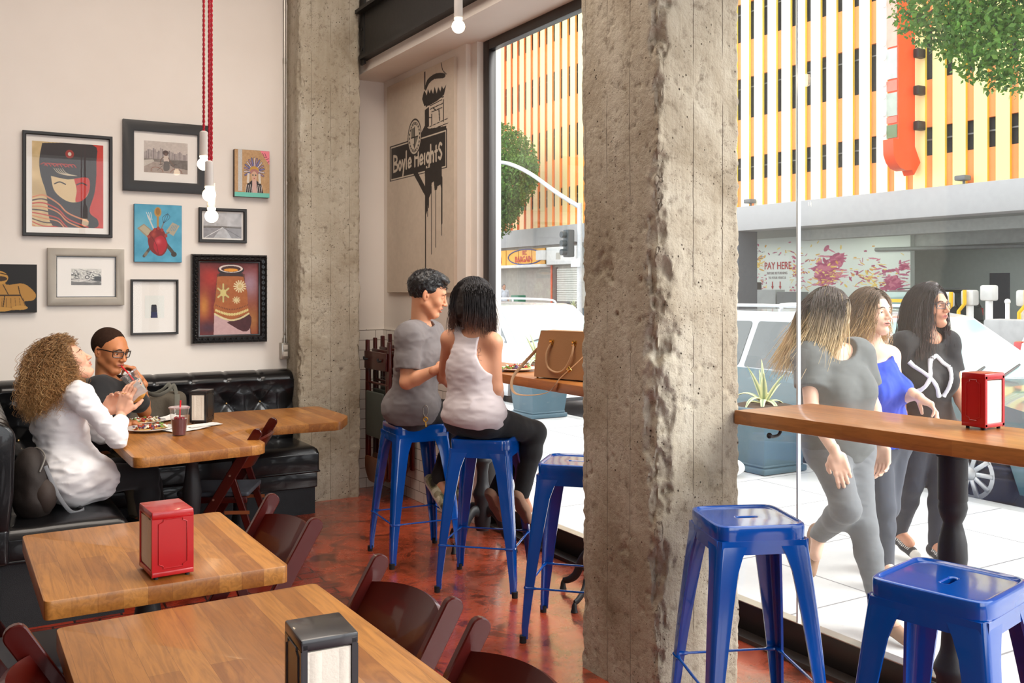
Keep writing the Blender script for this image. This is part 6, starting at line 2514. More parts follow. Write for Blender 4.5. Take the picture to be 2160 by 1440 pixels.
M_LEAF = leaf_mat()
M_BARK = plain('bark', (96, 82, 68), 0.95, bump=0.8, bscale=20)
tr = thing('street_tree', 'leafy green street tree hanging into the top right corner of the photo', 'tree', (6.05, 2.55, 0))
part('trunk', tube(smoothpath([(6.05, 2.55, -0.1), (6.07, 2.6, 1.5), (6.15, 2.75, 2.8), (6.3, 3.0, 4.2)], 5), [0.13, 0.10, 0.08, 0.05], 12), M_BARK, tr, world=True)
rg = random.Random(3)
cl_ = [((6.35, 3.3, 4.4), (1.1, 1.1, 1.0)), ((6.3, 3.9, 3.85), (0.7, 0.75, 0.55)), ((6.35, 4.45, 3.72), (0.4, 0.42, 0.32)), ((6.2, 3.45, 3.55), (0.4, 0.45, 0.5)), ((6.4, 3.25, 3.45), (0.35, 0.3, 0.5)),
       ((6.3, 3.75, 3.30), (0.22, 0.24, 0.24)), ((6.3, 3.50, 3.10), (0.16, 0.22, 0.22)), ((6.3, 4.75, 3.50), (0.18, 0.20, 0.14)), ((6.35, 3.15, 2.98), (0.14, 0.15, 0.20)), ((6.35, 4.2, 3.45), (0.2, 0.25, 0.16))]
for c, r in cl_[1:]:
    part('branch', tube(smoothpath([(6.2, 2.85, 3.4), ((6.2 + c[0]) / 2, (2.85 + c[1]) / 2 + 0.1, (3.6 + c[2]) / 2 + 0.2), c], 5), [0.035, 0.02, 0.008], 8), M_BARK, tr, world=True)
cl_ = cl_[:2] + [((6.118, 4.404, 3.551), (0.24, 0.24, 0.24)), ((6.172, 4.141, 3.443), (0.32, 0.32, 0.32)), ((6.183, 3.902, 3.321), (0.34, 0.34, 0.34)), ((6.198, 3.777, 3.134), (0.26, 0.26, 0.26)), ((6.136, 4.045, 3.150), (0.17, 0.17, 0.17)), ((6.197, 3.893, 3.029), (0.14, 0.14, 0.14)), ((6.005, 4.471, 3.500), (0.12, 0.12, 0.12)), ((6.102, 4.297, 3.352), (0.14, 0.14, 0.14)), ((6.171, 3.793, 2.926), (0.10, 0.10, 0.10)), ((6.445, 4.212, 3.603), (0.35, 0.35, 0.35)), ((6.041, 4.566, 3.633), (0.10, 0.10, 0.10)), ((6.176, 4.254, 3.267), (0.10, 0.10, 0.10)), ((6.207, 4.004, 2.969), (0.07, 0.07, 0.07)), ((6.005, 3.659, 3.363), (0.40, 0.40, 0.40))]
g, c = leaves(cl_, 24000, 0.042, 4)
part('foliage', g, M_LEAF, tr, cols=c, world=True, smooth=0)
tr = thing('street_tree', 'distant green tree by the left window frame, before the orange fins', 'tree', (20.9, 38.0, 0))
part('trunk', tube(smoothpath([(20.9, 38.0, -0.1), (21.0, 38.0, 3), (21.2, 37.8, 5.5)], 5), [0.25, 0.18, 0.1], 10), M_BARK, tr, world=True)
g, c = leaves([((21.3, 37.6, 6.9), (1.7, 2.2, 2.1)), ((21.2, 36.0, 6.4), (1.1, 1.2, 1.0)), ((21.2, 35.2, 6.8), (0.7, 0.9, 0.5)), ((21.3, 38.4, 5.2), (1.3, 1.8, 1.4)), ((21.2, 36.9, 5.3), (1.0, 0.9, 0.8))], 26000, 0.14, 8)
part('foliage', g, M_LEAF, tr, cols=c, world=True, smooth=0)

# ------------------------------------------------------------------ street furniture seen through the left pane
lp = thing('street_light', 'pale curved street light arm sweeping down to its pole behind the near pillar', 'street light', (20.3, 29.45, 0))
part('pole', cyl((20.3, 29.45, -0.1), (20.3, 29.45, 4.75), 0.11, 0.09), plain('pale_grey_pole', (206, 208, 208), 0.5), lp, world=True)
part('arm', tube(smoothpath([(20.3, 29.45, 4.6), (19.9, 30.4, 5.2), (19.5, 31.6, 6.0), (19.2, 32.7, 6.5), (19.0, 33.6, 6.66), (18.9, 35.2, 6.66)], 5), [0.09, 0.08, 0.07], 12), plain('pale_grey_pole', (206, 208, 208), 0.5), lp, world=True)
ts = thing('traffic_signal', 'dark traffic signal head hanging left of the near pillar', 'traffic light', (20.0, 29.75, 2.6))
part('housing', box(19.85, 20.15, 29.55, 29.92, 2.72, 3.75, 0.04), plain('dark_signal', (50, 62, 66), 0.5), ts, world=True)
part('bracket', box(20.1, 20.3, 29.50, 29.6, 3.2, 3.3), M_BLACK, ts, world=True)
for z in (2.9, 3.23, 3.56):
    part('visor', tube([(19.86, 29.74, z), (19.66, 29.74, z)], 0.12, 14), plain('dark_signal', (50, 62, 66), 0.5), ts, world=True)
single('street_sign', box(-0.02, 0.02, -0.3, 0.3, -0.16, 0.16, 0.01), plain('white_sign', (232, 234, 234), 0.5), 'small white street sign below the traffic signal', 'sign', (20.15, 29.50, 2.5))

sh = thing('shop_front', 'row of closed shops with yellow signs and roll shutters across the street', 'shop', (24, 38, 0))
part('wall', box(23.9, 24.4, 33, 52, 0, 3.54), plain('shop_grey_wall', (168, 164, 154), 0.8, var=0.1), sh, world=True)
part('wall_base', box(23.85, 23.9, 36.9, 52, 0, 0.62), plain('red_painted_base', (214, 92, 66), 0.8), sh, world=True)
for k_, y in enumerate(np.arange(37.2, 43.2, 1.2)):
    part('sign_panel', box(23.68, 23.74, y, y + 1.14, 2.68, 3.42), plain('yellow_sign', (240, 170, 30), 0.5), sh, world=True)
oval = [(0.0, 1.6 * math.cos(a), 0.36 * math.sin(a)) for a in np.linspace(0, 2 * PI, 40)[:-1]]
part('oval_mark', tube([(23.67, 38.95 + o[1], 3.05 + o[2]) for o in oval], 0.03, 6, closed=True, cap=False), plain('blue_letter', (60, 70, 130), 0.6), sh, world=True)
wall_text('BARGAIN', 0.40, 23.665, 39.1, 2.93, plain('sign_red', (196, 52, 34), 0.6), sh, 0.008, .95)
wall_text('KC', 0.30, 23.665, 39.0, 3.24, plain('sign_red', (196, 52, 34), 0.6), sh, 0.008, .95)
wall_text('BNB', 0.50, 23.665, 41.6, 2.92, plain('sign_red', (196, 52, 34), 0.6), sh, 0.02, .8)
part('awning', box(23.2, 23.9, 36.9, 52, 2.52, 2.66, 0.02), plain('white_awning', (230, 228, 224), 0.7), sh, world=True)
part('lightbox', box(23.5, 23.9, 34.4, 36.8, 2.62, 3.42, 0.03), plain('white_lightbox', (226, 226, 222), 0.6), sh, world=True)
part('lightbox_mark', box(23.48, 23.5, 35.6, 35.95, 2.85, 3.15), plain('beige_mark', (176, 172, 160), 0.6), sh, world=True)
part('air_conditioner', box(23.3, 23.7, 36.85, 37.4, 2.85, 3.3, 0.03), plain('white_ac', (216, 216, 212), 0.6), sh, world=True)
part('roll_shutter', join(*[box(23.82, 23.9, 34.6, 36.4, 0.95 + 0.1 * q, 1.04 + 0.1 * q, 0.01) for q in range(15)]), plain('pale_shutter', (206, 206, 196), 0.6), sh, world=True)
part('lower_shutter', join(*[box(23.80, 23.9, 34.6, 36.4, 0.05 + 0.1 * q, 0.14 + 0.1 * q, 0.01) for q in range(9)]), plain('dark_shutter', (104, 104, 102), 0.6), sh, world=True)
part('door_frame', join(box(23.78, 23.9, 36.4, 36.65, 0, 2.5)), plain('brown_frame', (96, 84, 78), 0.6), sh, world=True)
part('downpipe', cyl((23.8, 36.8, 0), (23.8, 36.8, 2.6), 0.05), plain('orange_pipe', (224, 96, 60), 0.6), sh, world=True)
nb = thing('newspaper_box', 'dark green mailbox-like box on a post across the street', 'box', (20.9, 34.9, 0))
part('cabinet', box(20.7, 21.1, 34.65, 35.25, 0.55, 1.25, 0.03), plain('dark_green_box', (24, 104, 78), 0.5), nb, world=True)
part('notice', box(20.69, 20.70, 35.0, 35.15, 0.85, 1.15), plain('white_sign', (232, 234, 234), 0.5), nb, world=True)
part('post', cyl((20.9, 34.95, -0.01), (20.9, 34.95, 0.56), 0.05), M_BLACK, nb, world=True)
single('bike_rack', tube(smoothpath([(0, -0.28, 0), (0, -0.28, 0.75), (0, -0.2, 0.9), (0, 0, 0.93), (0, 0.2, 0.9), (0, 0.28, 0.75), (0, 0.28, 0)], 4), 0.035, 10), plain('dark_blue_rack', (50, 56, 66), 0.5), 'dark hoop bike rack on the far sidewalk', 'bike rack', (21.0, 32.75, -0.01))

# skeleton joints of the people, in metres
JO = {
 'tee_man': {'pel': (2.268, 4.989, 0.832), 'che': (2.276, 4.903, 1.171), 'neck': (2.269, 4.861, 1.326), 'shR': (2.151, 4.768, 1.270), 'shL': (2.384, 4.979, 1.270), 'head': (2.284, 4.806, 1.514), 'elR': (2.117, 4.718, 1.031), 'wrR': (2.248, 4.595, 1.107), 'elL': (2.433, 4.973, 1.024), 'wrL': (2.421, 4.725, 1.137), 'hipR': (2.231, 4.907, 0.832), 'hipL': (2.351, 5.057, 0.819), 'knR': (2.598, 4.992, 0.776), 'knL': (2.706, 5.137, 0.774), 'anR': (2.402, 4.910, 0.439), 'anL': (2.562, 5.013, 0.424), 'toR': (2.416, 4.798, 0.350), 'toL': (2.566, 4.872, 0.352)},
 'tank_woman': {'pel': (2.328, 4.339, 0.883), 'che': (2.303, 4.330, 1.143), 'neck': (2.329, 4.315, 1.302), 'shR': (2.377, 4.217, 1.264), 'shL': (2.235, 4.440, 1.277), 'head': (2.334, 4.335, 1.461), 'elR': (2.398, 4.228, 1.030), 'wrR': (2.507, 4.396, 0.913), 'elL': (2.279, 4.600, 1.061), 'wrL': (2.464, 4.677, 0.954), 'hipR': (2.351, 4.279, 0.871), 'hipL': (2.321, 4.459, 0.857), 'knR': (2.683, 4.315, 0.768), 'knL': (2.732, 4.472, 0.736), 'anR': (2.581, 4.283, 0.448), 'anL': (2.492, 4.405, 0.447), 'toR': (2.691, 4.357, 0.301), 'toL': (2.598, 4.482, 0.302)},
 'curly_woman': {'pel': (0.508, 5.214, 0.597), 'che': (0.455, 5.303, 0.868), 'neck': (0.509, 5.271, 1.026), 'shR': (0.538, 5.091, 1.004), 'shL': (0.466, 5.482, 0.984), 'head': (0.492, 5.281, 1.163), 'elR': (0.701, 5.042, 0.802), 'wrR': (0.734, 5.138, 0.916), 'elL': (0.688, 5.514, 0.757), 'wrL': (0.695, 5.370, 0.893), 'hipR': (0.518, 5.103, 0.592), 'hipL': (0.564, 5.332, 0.564), 'knR': (0.863, 5.214, 0.569), 'knL': (0.889, 5.418, 0.575), 'anR': (0.886, 5.258, 0.240), 'anL': (0.961, 5.411, 0.299), 'toR': (0.960, 5.180, 0.253), 'toL': (1.024, 5.316, 0.273)},
 'cup_man': {'pel': (0.603, 5.935, 0.545), 'che': (0.747, 5.850, 0.835), 'neck': (0.757, 5.845, 1.006), 'shR': (0.689, 5.699, 0.977), 'shL': (0.887, 5.884, 0.949), 'head': (0.771, 5.836, 1.188), 'elR': (0.684, 5.539, 0.818), 'wrR': (0.817, 5.809, 0.768), 'elL': (1.005, 6.140, 0.786), 'wrL': (0.963, 6.001, 0.991), 'hipR': (0.616, 5.823, 0.562), 'hipL': (0.685, 6.003, 0.546), 'knR': (0.911, 5.870, 0.499), 'knL': (0.981, 6.061, 0.490), 'anR': (0.920, 5.842, 0.228), 'anL': (0.978, 6.040, 0.209), 'toR': (1.005, 5.733, 0.213), 'toL': (1.066, 5.929, 0.192)},
 'ombre_woman': {'pel': (3.521, 3.009, 0.813), 'che': (3.494, 3.002, 1.089), 'neck': (3.491, 3.027, 1.277), 'shR': (3.338, 3.024, 1.230), 'shL': (3.654, 3.001, 1.229), 'head': (3.507, 3.041, 1.421), 'elR': (3.291, 2.959, 0.991), 'wrR': (3.305, 2.835, 0.819), 'elL': (3.761, 3.007, 0.973), 'wrL': (3.732, 2.931, 0.806), 'hipR': (3.446, 3.007, 0.798), 'hipL': (3.611, 3.003, 0.784), 'knR': (3.360, 2.825, 0.580), 'knL': (3.487, 2.844, 0.485), 'anR': (3.499, 3.104, 0.383), 'anL': (3.556, 2.803, 0.112), 'toR': (3.423, 3.067, 0.244), 'toL': (3.521, 2.661, 0.077)},
 'blue_woman': {'pel': (4.180, 3.283, 0.743), 'che': (4.112, 3.265, 1.033), 'neck': (4.112, 3.288, 1.252), 'shR': (3.974, 3.300, 1.200), 'shL': (4.227, 3.267, 1.188), 'head': (4.108, 3.290, 1.417), 'elR': (3.971, 3.232, 0.959), 'wrR': (3.924, 3.120, 0.768), 'elL': (4.218, 3.225, 0.974), 'wrL': (4.134, 3.043, 1.007), 'hipR': (4.112, 3.288, 0.777), 'hipL': (4.255, 3.274, 0.768), 'knR': (4.104, 3.223, 0.417), 'knL': (4.201, 3.270, 0.409), 'anR': (4.133, 3.229, 0.108), 'anL': (4.331, 3.484, 0.079), 'toR': (4.089, 3.104, 0.075), 'toL': (4.280, 3.398, 0.056)},
 'tee_woman': {'pel': (4.670, 3.377, 0.756), 'che': (4.628, 3.355, 1.050), 'neck': (4.639, 3.349, 1.278), 'shR': (4.481, 3.396, 1.238), 'shL': (4.773, 3.317, 1.239), 'head': (4.651, 3.342, 1.443), 'elR': (4.495, 3.434, 1.016), 'wrR': (4.487, 3.392, 0.833), 'elL': (4.759, 3.255, 0.987), 'wrL': (4.706, 3.124, 0.798), 'hipR': (4.600, 3.395, 0.798), 'hipL': (4.763, 3.369, 0.790), 'knR': (4.595, 3.421, 0.447), 'knL': (4.703, 3.312, 0.455), 'anR': (4.725, 3.600, 0.127), 'anL': (4.716, 3.350, 0.114), 'toR': (4.677, 3.442, 0.066), 'toL': (4.632, 3.191, 0.081)},
}

M_SKIN = vcol('skin', rough=0.48, sss=0.12, spec=0.4)
M_HAIR = vcol('hair', rough=0.42, spec=0.55)
M_CLOTH = vcol('cloth', rough=0.85, sheen=0.1)
M_BUZZ = vcol('buzz_cut', rough=0.95, spec=0.1)
M_EYE = vcol('eye', rough=0.1, coat=1.0)
M_NAIL = plain('dark_nail_polish', (28, 22, 30), 0.15, coat=1.0)
M_NAILN = plain('natural_nail', (226, 178, 160), 0.25)


def const(c):
    cl = np.array(lin(c))
    return lambda V: np.tile(cl, (len(V), 1)) * (1 + 0.04 * fbm(V, 20, 3, 4)[:, None])


class Person:
    def __init__(s, key, label, skin, lip, fem, face, up, scale=1.0, hs=1.0, mo=0.0, hooded=0.0, nails=None, girth=1.0, jaw=1.0, bust=0.0):
        J = {k: np.array(v) for k, v in JO[key].items()}
        s.J, s.fem, s.hs, s.sc, s.g = J, fem, hs, scale, girth
        s.skin, s.lip, s.mo = skin, lip, mo
        s.bust = bust
        b = J['pel'].copy()
        b[2] = 0 if b[2] > 0.7 and J['anR'][2] < 0.35 else b[2] - 0.12
        s.t = thing('person', label, 'person', tuple(b))
        s.R = basis(face, up)
        s.head = Group(head_ops(fem, jaw, mo, hooded), J['head'], s.R, scale)
        s.hands = []
        s.nailmat = nails or M_NAILN
        s.up = (J['neck'] - J['pel']) / np.linalg.norm(J['neck'] - J['pel'])
        lat = J['shL'] - J['shR']
        lat /= np.linalg.norm(lat)
        s.lat = lat                       # points to the subject's left
        s.front = np.cross(lat, s.up) * -1
        # subject's front: right x up with right=-lat
        s.front = np.cross(s.up, -lat)
        s.front /= np.linalg.norm(s.front)

    def torso(s, inf=0.0, lower=True, ks=0.06):
        J, g = s.J, s.g
        R1 = np.stack([s.lat, s.front, s.up], 1)
        hl = J['hipL'] - J['hipR']
        hl /= np.linalg.norm(hl)
        up0 = np.array([0, 0, 1.0])
        fr0 = np.cross(up0, -hl)
        fr0 /= np.linalg.norm(fr0)
        R0 = np.stack([np.cross(fr0, up0), fr0, up0], 1)
        sw = 0.5 * np.linalg.norm(J['shL'] - J['shR'])
        c = 'u'
        mid = (J['pel'] + J['che']) / 2
        rc = min(sw * 0.96, 0.165) * g
        o = []
        if lower:
            o.append((c, Ell(J['pel'] + up0 * 0.02, (0.158 * g + inf, 0.118 * g + inf, 0.115 + inf), R0), 0))
        o.append((c, Ell(mid, ((0.118 if s.fem else 0.135) * g + inf, (0.088 if s.fem else 0.10) * g + inf, 0.15 + inf), R1), 0.07))
        o.append((c, Ell(J['che'], (rc + inf, (0.098 if s.fem else 0.112) * g + inf, 0.135 + inf), R1), ks))
        sr = (0.037 if s.fem else 0.046) * g + inf
        o.append((c, Cone(J['shR'], J['shL'], sr, sr), 0.05))
        nb = J['neck']
        for k in ('shR', 'shL'):
            tr_ = 0.034 if s.fem else 0.045
            o.append((c, Cone(nb - s.up * 0.03, nb * 0.3 + J[k] * 0.7 + s.up * 0.008, tr_ + 0.004 + inf, tr_ - 0.004 + inf), 0.045))
        if s.bust:
            for sg in (1, -1):
                o.append((c, Ell(J['che'] + s.front * 0.078 + s.lat * sg * 0.068 - s.up * 0.015, (0.056 + inf, 0.052 + inf, 0.056 + inf), R1), 0.035))
        return o

    def arm(s, side, inf=0.0, t0=0.0, t1=1.0, fore=1.0):
        J = s.J
        a, e, w = J['sh' + side], J['el' + side], J['wr' + side]
        g = s.g * (0.88 if s.fem else 1.0)
        o = [('u', Cone(a, e, (0.043 if s.fem else 0.046) * g + inf, 0.037 * g + inf), 0.045)]
        if fore > 0:
            w2 = e + (w - e) * fore
            m = e + (w2 - e) * 0.3
            o.append(('u', Cone(e, m, 0.037 * g + inf, 0.039 * g + inf), 0.02))
            o.append(('u', Cone(m, w2, 0.039 * g + inf, (0.039 - 0.015 * fore) * g + inf), 0.015))
        return o

    def leg(s, side, inf=0.0, shin=1.0):
        J = s.J
        h, k, a = J['hip' + side], J['kn' + side], J['an' + side]
        g = s.g
        m = k + (a - k) * 0.32
        o = [('u', Cone(h, k, 0.082 * g + inf, 0.052 * g + inf), 0.05),
             ('u', Cone(k, m, 0.051 * g + inf, 0.052 * g + inf), 0.03)]
        e = k + (a - k) * shin
        o.append(('u', Cone(m, e, 0.052 * g + inf, (0.052 - 0.017 * shin) * g + inf), 0.02))
        return o

    def neckops(s):
        J = s.J
        base = J['neck'] - s.up * 0.03
        top = J['head'] + s.R @ np.array([0, -0.022, -0.045]) * s.sc
        r = 0.043 if s.fem else 0.051
        return [('u', Cone(base, top, r * 1.12, r), 0.03)]

    def hand(s, side, fwd, palm, **kw):
        o, n = hand_ops(s.J['wr' + side], fwd, palm, 1 if side == 'R' else -1, s=s.hs, **kw)
        s.hands.append((side, o, n))

    def body(s, legs=True, h=0.0085):
        core = s.torso(0) + s.neckops() + s.arm('R') + s.arm('L')
        if legs:
            core += s.leg('R') + s.leg('L')
            for q in 'RL':
                a, t = s.J['an' + q], s.J['to' + q]
                core.append(('u', Cone(a, a * .4 + t * .6, 0.032, 0.028), 0.02))
        hc = s.J['head']
        sk = np.array(lin(s.skin))

        def cf(V):
            q = (V - hc) @ s.R / s.sc
            d = np.sqrt((q ** 2).sum(1))
            c = np.tile(sk, (len(V), 1)) * (1 + 0.05 * fbm(V, 25, 3, 2)[:, None])
            m = d < 0.17
            if m.any():
                c[m] = face_cols(q[m], s.skin, s.lip, s.mo)
            return c
        pieces = [sdf_mesh(core, h, colf=cf)]
        ring = [o for o in s.torso(0)[-3:]] + s.neckops()
        hops = s.neckops() + [('u', s.head, 0.018)]
        cut = hc - s.up * 0.0
        lo = hc - 0.16 * s.sc
        hi = hc + 0.16 * s.sc
        lo[2] = min(hc[2] - 0.135 * s.sc, s.J['neck'][2] + 0.03)
        pieces.append(sdf_mesh(hops, 0.0026, clip=(lo, hi), colf=cf))
        for side, o, n in s.hands:
            w, e = s.J['wr' + side], s.J['el' + side]
            fo = s.arm(side)[1:]
            allp = fo + o
            L = np.array([x[1].lo for x in o]).min(0) - 0.01
            H = np.array([x[1].hi for x in o]).max(0) + 0.01
            pieces.append(sdf_mesh(allp, 0.0024, clip=(L, H), colf=cf))
        g, c = joinq(pieces)
        s.bodyobj = part('body', g, M_SKIN, s.t, cols=c, world=True, smooth=180)
        nn = [x for _, _, n in s.hands for x in n]
        if nn:
            part('fingernails', nail_geo(nn), s.nailmat, s.t, world=True, smooth=180)
        # eyes
        for sg in (1, -1):
            cc = hc + s.R @ (np.array([sg * 0.031, 0.0735, 0.0]) * s.sc)
            g = sphere((0, 0, 0), 0.0118 * s.sc, 24, 24)
            v = g[0] @ np.array([[1, 0, 0], [0, 0, -1], [0, 1, 0]]).T      # pole towards -+Y
            look = np.array([0, 1, 0])
            ang = np.degrees(np.arccos(np.clip(v[:, 1] / (0.0118 * s.sc), -1, 1)))
            col = np.tile(np.array(lin((232, 228, 222))), (len(v), 1))
            col[ang < 32] = lin((70, 44, 28))
            col[ang < 15] = lin((8, 8, 8))
            part('eye', (v @ s.R.T + cc, g[1]), M_EYE, s.t, cols=col, world=True, smooth=180)

    def brows(s, col, thick=0.0035, n=60):
        q = []
        rg = np.random.default_rng(5)
        for sg in (1, -1):
            for k in range(n):
                t = rg.random()
                x = sg * (0.014 + 0.036 * t)
                z = 0.021 + 0.006 * math.sin(PI * min(1, t * 1.15)) - 0.004 * t + (rg.random() - .5) * thick * (1.3 - t)
                y = s.surf_y(x, z) + 0.0008
                a = np.array([x, y, z])
                b = a + np.array([sg * 0.006, -0.0015, 0.0022 - 0.003 * t])
                q.append(tube([a, b], [0.0009, 0.0004], 4))
        g = join(*q)
        V = (g[0] * s.sc) @ s.R.T + s.J['head']
        part('eyebrows', (V, g[1]), M_HAIR, s.t, cols=np.tile(np.array(lin(col)), (len(V), 1)), world=True)

    def surf_y(s, x, z):
        ys = np.linspace(0.125, 0.03, 96)
        Q_ = np.stack([np.full(96, x), ys, np.full(96, z)], 1)
        D = evalops(s.head.ops, Q_, Q_.mean(0), 0.06)
        return ys[int(np.argmax(D < 0))]

    def garment(s, name, ops, colf, h=0.0062, amp=0.005, fs=(9, 9, 20), seed=1, label=None, mat=None):
        fsv = np.array(fs, float)

        def disp(P):
            q = P * fsv
            n = fbm(q, 1.0, 3, seed)
            r = 1 - np.abs(n) * 2.2
            return -(amp * 0.9 * r + amp * 0.5 * fbm(P, 14, 2, seed + 3))
        g, c = sdf_mesh(ops, h, disp=disp if amp else None, colf=colf)
        return part(name, g, mat or M_CLOTH, s.t, cols=c, world=True, smooth=180, label=label)

    def shoe(s, side, colf, kind='sneaker', h=0.004, r=0.034, label=None):
        a, t = s.J['an' + side], s.J['to' + side]
        f = t - a
        dn = a - s.J['kn' + side]
        dn /= np.linalg.norm(dn)
        f2 = f - dn * (f @ dn)
        L = max(0.19, np.linalg.norm(f2))
        f = f / np.linalg.norm(f)
        sole_n = np.cross(np.cross(f, dn), f)
        sole_n /= np.linalg.norm(sole_n)
        heel = a + sole_n * (0.030 if kind == 'flat' else 0.045) - f * 0.035
        toe = heel + f * 0.215 * (0.94 if s.fem else 1.05)
        o = [('u', Cone(heel, (heel + toe) / 2, r, r * 0.98), 0), ('u', Cone((heel + toe) / 2, toe, r * 1.05, r * 0.82), 0.02)]
        if kind in ('sneaker', 'boot'):
            o.append(('u', Cone(a - dn * (0.02 if kind == 'sneaker' else 0.06), heel + f * 0.03, r * 1.05, r), 0.03))
        o.append(('i', Plane(heel + sole_n * 0.030, sole_n), 0.006))
        if kind == 'flat':
            o.append(('s', Ell(a + f * 0.045 - sole_n * 0.012, (0.03, 0.03, 0.03)), 0.01))
            o.append(('i', Plane(heel - sole_n * 0.018, -sole_n), 0.008))
        R = np.stack([f, np.cross(sole_n, f), sole_n], 1)

        def cf(V):
            q = (V - heel) @ R
            return colf(V, q)
        g, c = sdf_mesh(o, h, colf=cf)
        return part('shoe', g, M_CLOTH, s.t, cols=c, world=True, smooth=180, label=label)

    def loc(s, p):       # head-local point -> world
        return s.J['head'] + s.R @ (np.array(p) * s.sc)

    def glasses(s, mat, w=0.0, thick=0.0022):
        gs = []
        for sg in (1, -1):
            cx, cy, cz = sg * 0.0335, 0.0975, 0.0
            pts = roundpoly([(-0.026, -0.016), (0.026, -0.017), (0.028, 0.016), (-0.027, 0.016)], 0.009, 5)
            P = [s.loc((cx + x, cy - 5.5 * (cx + x) ** 2 + 0.005, cz + z)) for x, z in pts]
            gs.append(tube(P, thick, 8, closed=True, cap=False))
            top = [p for p in pts if p[1] > 0.01]
            gs.append(tube([s.loc((cx + x, cy - 5.5 * (cx + x) ** 2 + 0.006, cz + 0.0155)) for x in np.linspace(-0.026, 0.027, 6)], thick * 1.4, 8))
            gs.append(tube([s.loc((sg * 0.0615, 0.080, 0.011)), s.loc((sg * 0.074, 0.03, 0.009)), s.loc((sg * 0.078, -0.008, 0.006)), s.loc((sg * 0.077, -0.025, -0.012))], thick * 1.25, 8))
        gs.append(tube([s.loc((-0.008, 0.103, 0.006)), s.loc((0, 0.106, 0.009)), s.loc((0.008, 0.103, 0.006))], thick, 8))
        fr = part('glasses', join(*gs), mat, s.t, world=True, smooth=60)
        for sg in (1, -1):
            pts = roundpoly([(-0.025, -0.015), (0.025, -0.016), (0.027, 0.015), (-0.026, 0.015)], 0.009, 4)
            P = [s.loc((sg * 0.0335 + x, 0.1025 - 5.5 * (sg * 0.0335 + x) ** 2, z)) for x, z in pts]
            Q_ = [p + s.R[:, 1] * 0.0008 for p in P]
            n = len(P)
            F = [tuple(range(n)), tuple(reversed(range(n, 2 * n)))] + [(i, (i + 1) % n, n + (i + 1) % n, n + i) for i in range(n)]
            part('lens', (np.array(P + Q_), F), M_PGLASS, s.t, world=True, smooth=0)

    def cap(s, inflate, colf, cuts, h=0.0035, disp=None, extra=(), name='hair', rough=0.006, mat=None):
        """hair mass hugging the skull. cuts: list of planes/shapes in head-local coords removing the face side"""
        o = [('u', Ell((0, -0.020, 0.030), np.array((0.076, 0.096, 0.086)) + inflate), 0)] + list(extra) + list(cuts)
        G = Group(o, s.J['head'], s.R, s.sc)

        def dp(P):
            return rough * fbm((P - s.J['head']) @ s.R, 55, 3, 2)
        g, c = sdf_mesh([('u', G, 0)], h, disp=dp, colf=lambda V: colf((V - s.J['head']) @ s.R / s.sc))
        return part(name, g, mat or M_HAIR, s.t, cols=c, world=True, smooth=180)


def hairstrands(p, name, roots, fnpath, nseg, rad, colf, parent=None, nside=3, label=None):
    g, tt, ii = strands(None, None, None, fnpath, nseg, rad, nside)
    return part(name, g, M_HAIR, p.t, cols=colf(g[0], tt, ii), world=True, smooth=180, label=label)


CR, CA = np.array([0.8616, -0.5075, 0.0]), np.array([0.5075, 0.8616, 0.0])    # directions along the street front and into the room depth
UPZ = np.array([0, 0, 1.0])


def plane_cut(p, n):
    return ('i', Plane(p, n), 0.004)


# ================================================================== the man in the grey t-shirt
P = Person('tee_man', 'person with short black hair in a grey t-shirt, seated at the window bar', (214, 152, 116), (176, 96, 84), False,
           CR * 0.86 + CA * 0.12 - UPZ * 0.30, UPZ + CR * 0.25, scale=1.06, hs=1.0, mo=0.006, hooded=0.5)
P.hand('R', CR * 0.8 + CA * 0.4 + UPZ * 0.25, CA * 0.5 + UPZ * -0.3, curl=(0.5, 0.55, 0.6, 0.65))
P.hand('L', CR * 0.6 + CA * 0.2 + UPZ * 0.6, -CA, curl=(0.35, 0.4, 0.5, 0.6))
P.body()
P.brows((24, 18, 18), 0.005, 80)
GT = const((112, 106, 106))
J = P.J


def sleeve_ops(P, inf, frac=0.72):
    o = []
    for q in 'RL':
        a, e = P.J['sh' + q], P.J['el' + q]
        b = a + (e - a) * frac
        o.append(('u', Cone(a, b, 0.060 + inf, 0.060 + inf), 0.045))
    return o


# short sleeves flare past the cut; the torso is closed at the hem and open at the neck
def tshirt(P, inf, hem_z, colf, neck_r=0.062, amp=0.006, seed=1, slf=0.72, fs=(8, 8, 16), hem_n=None, extra=None, neckfwd=0.02, h=0.0062):
    o = P.torso(inf)
    for q in 'RL':
        a, e = P.J['sh' + q], P.J['el' + q]
        d = (e - a) / np.linalg.norm(e - a)
        b = a + (e - a) * (slf + 0.18)
        q0 = 0.040 if P.fem else 0.046
        g = [('u', Cone(a, b, q0 * P.g + inf, q0 * P.g + inf), 0), ('i', Plane(a + (e - a) * slf, d), 0.003)]
        o.append(('u', Group(g, np.zeros(3), np.eye(3)), 0.045))
    if extra:
        o += extra
    n = np.array([0, 0, -1.0]) if hem_n is None else np.array(hem_n, float)
    o.append(('i', Plane((0, 0, hem_z) if hem_n is None else hem_z, n), 0.004))
    o.append(('s', Ell(P.J['neck'] + P.up * 0.012 + P.front * neckfwd, (neck_r, neck_r, neck_r * 0.9)), 0.004))
    return P.garment('shirt', o, colf, amp=amp, seed=seed, fs=fs, h=h)


tshirt(P, 0.020, J['pel'][2] - 0.055, GT, neck_r=0.060, amp=0.0075, seed=4, extra=[('u', Ell(J['pel'] + UPZ * 0.02, (0.182, 0.160, 0.12), basis(P.front * np.array([1, 1, 0]), UPZ)), 0.05), ('u', Cone(J['hipR'] + UPZ * .02, J['hipL'] + UPZ * .02, 0.122, 0.122), 0.04)])


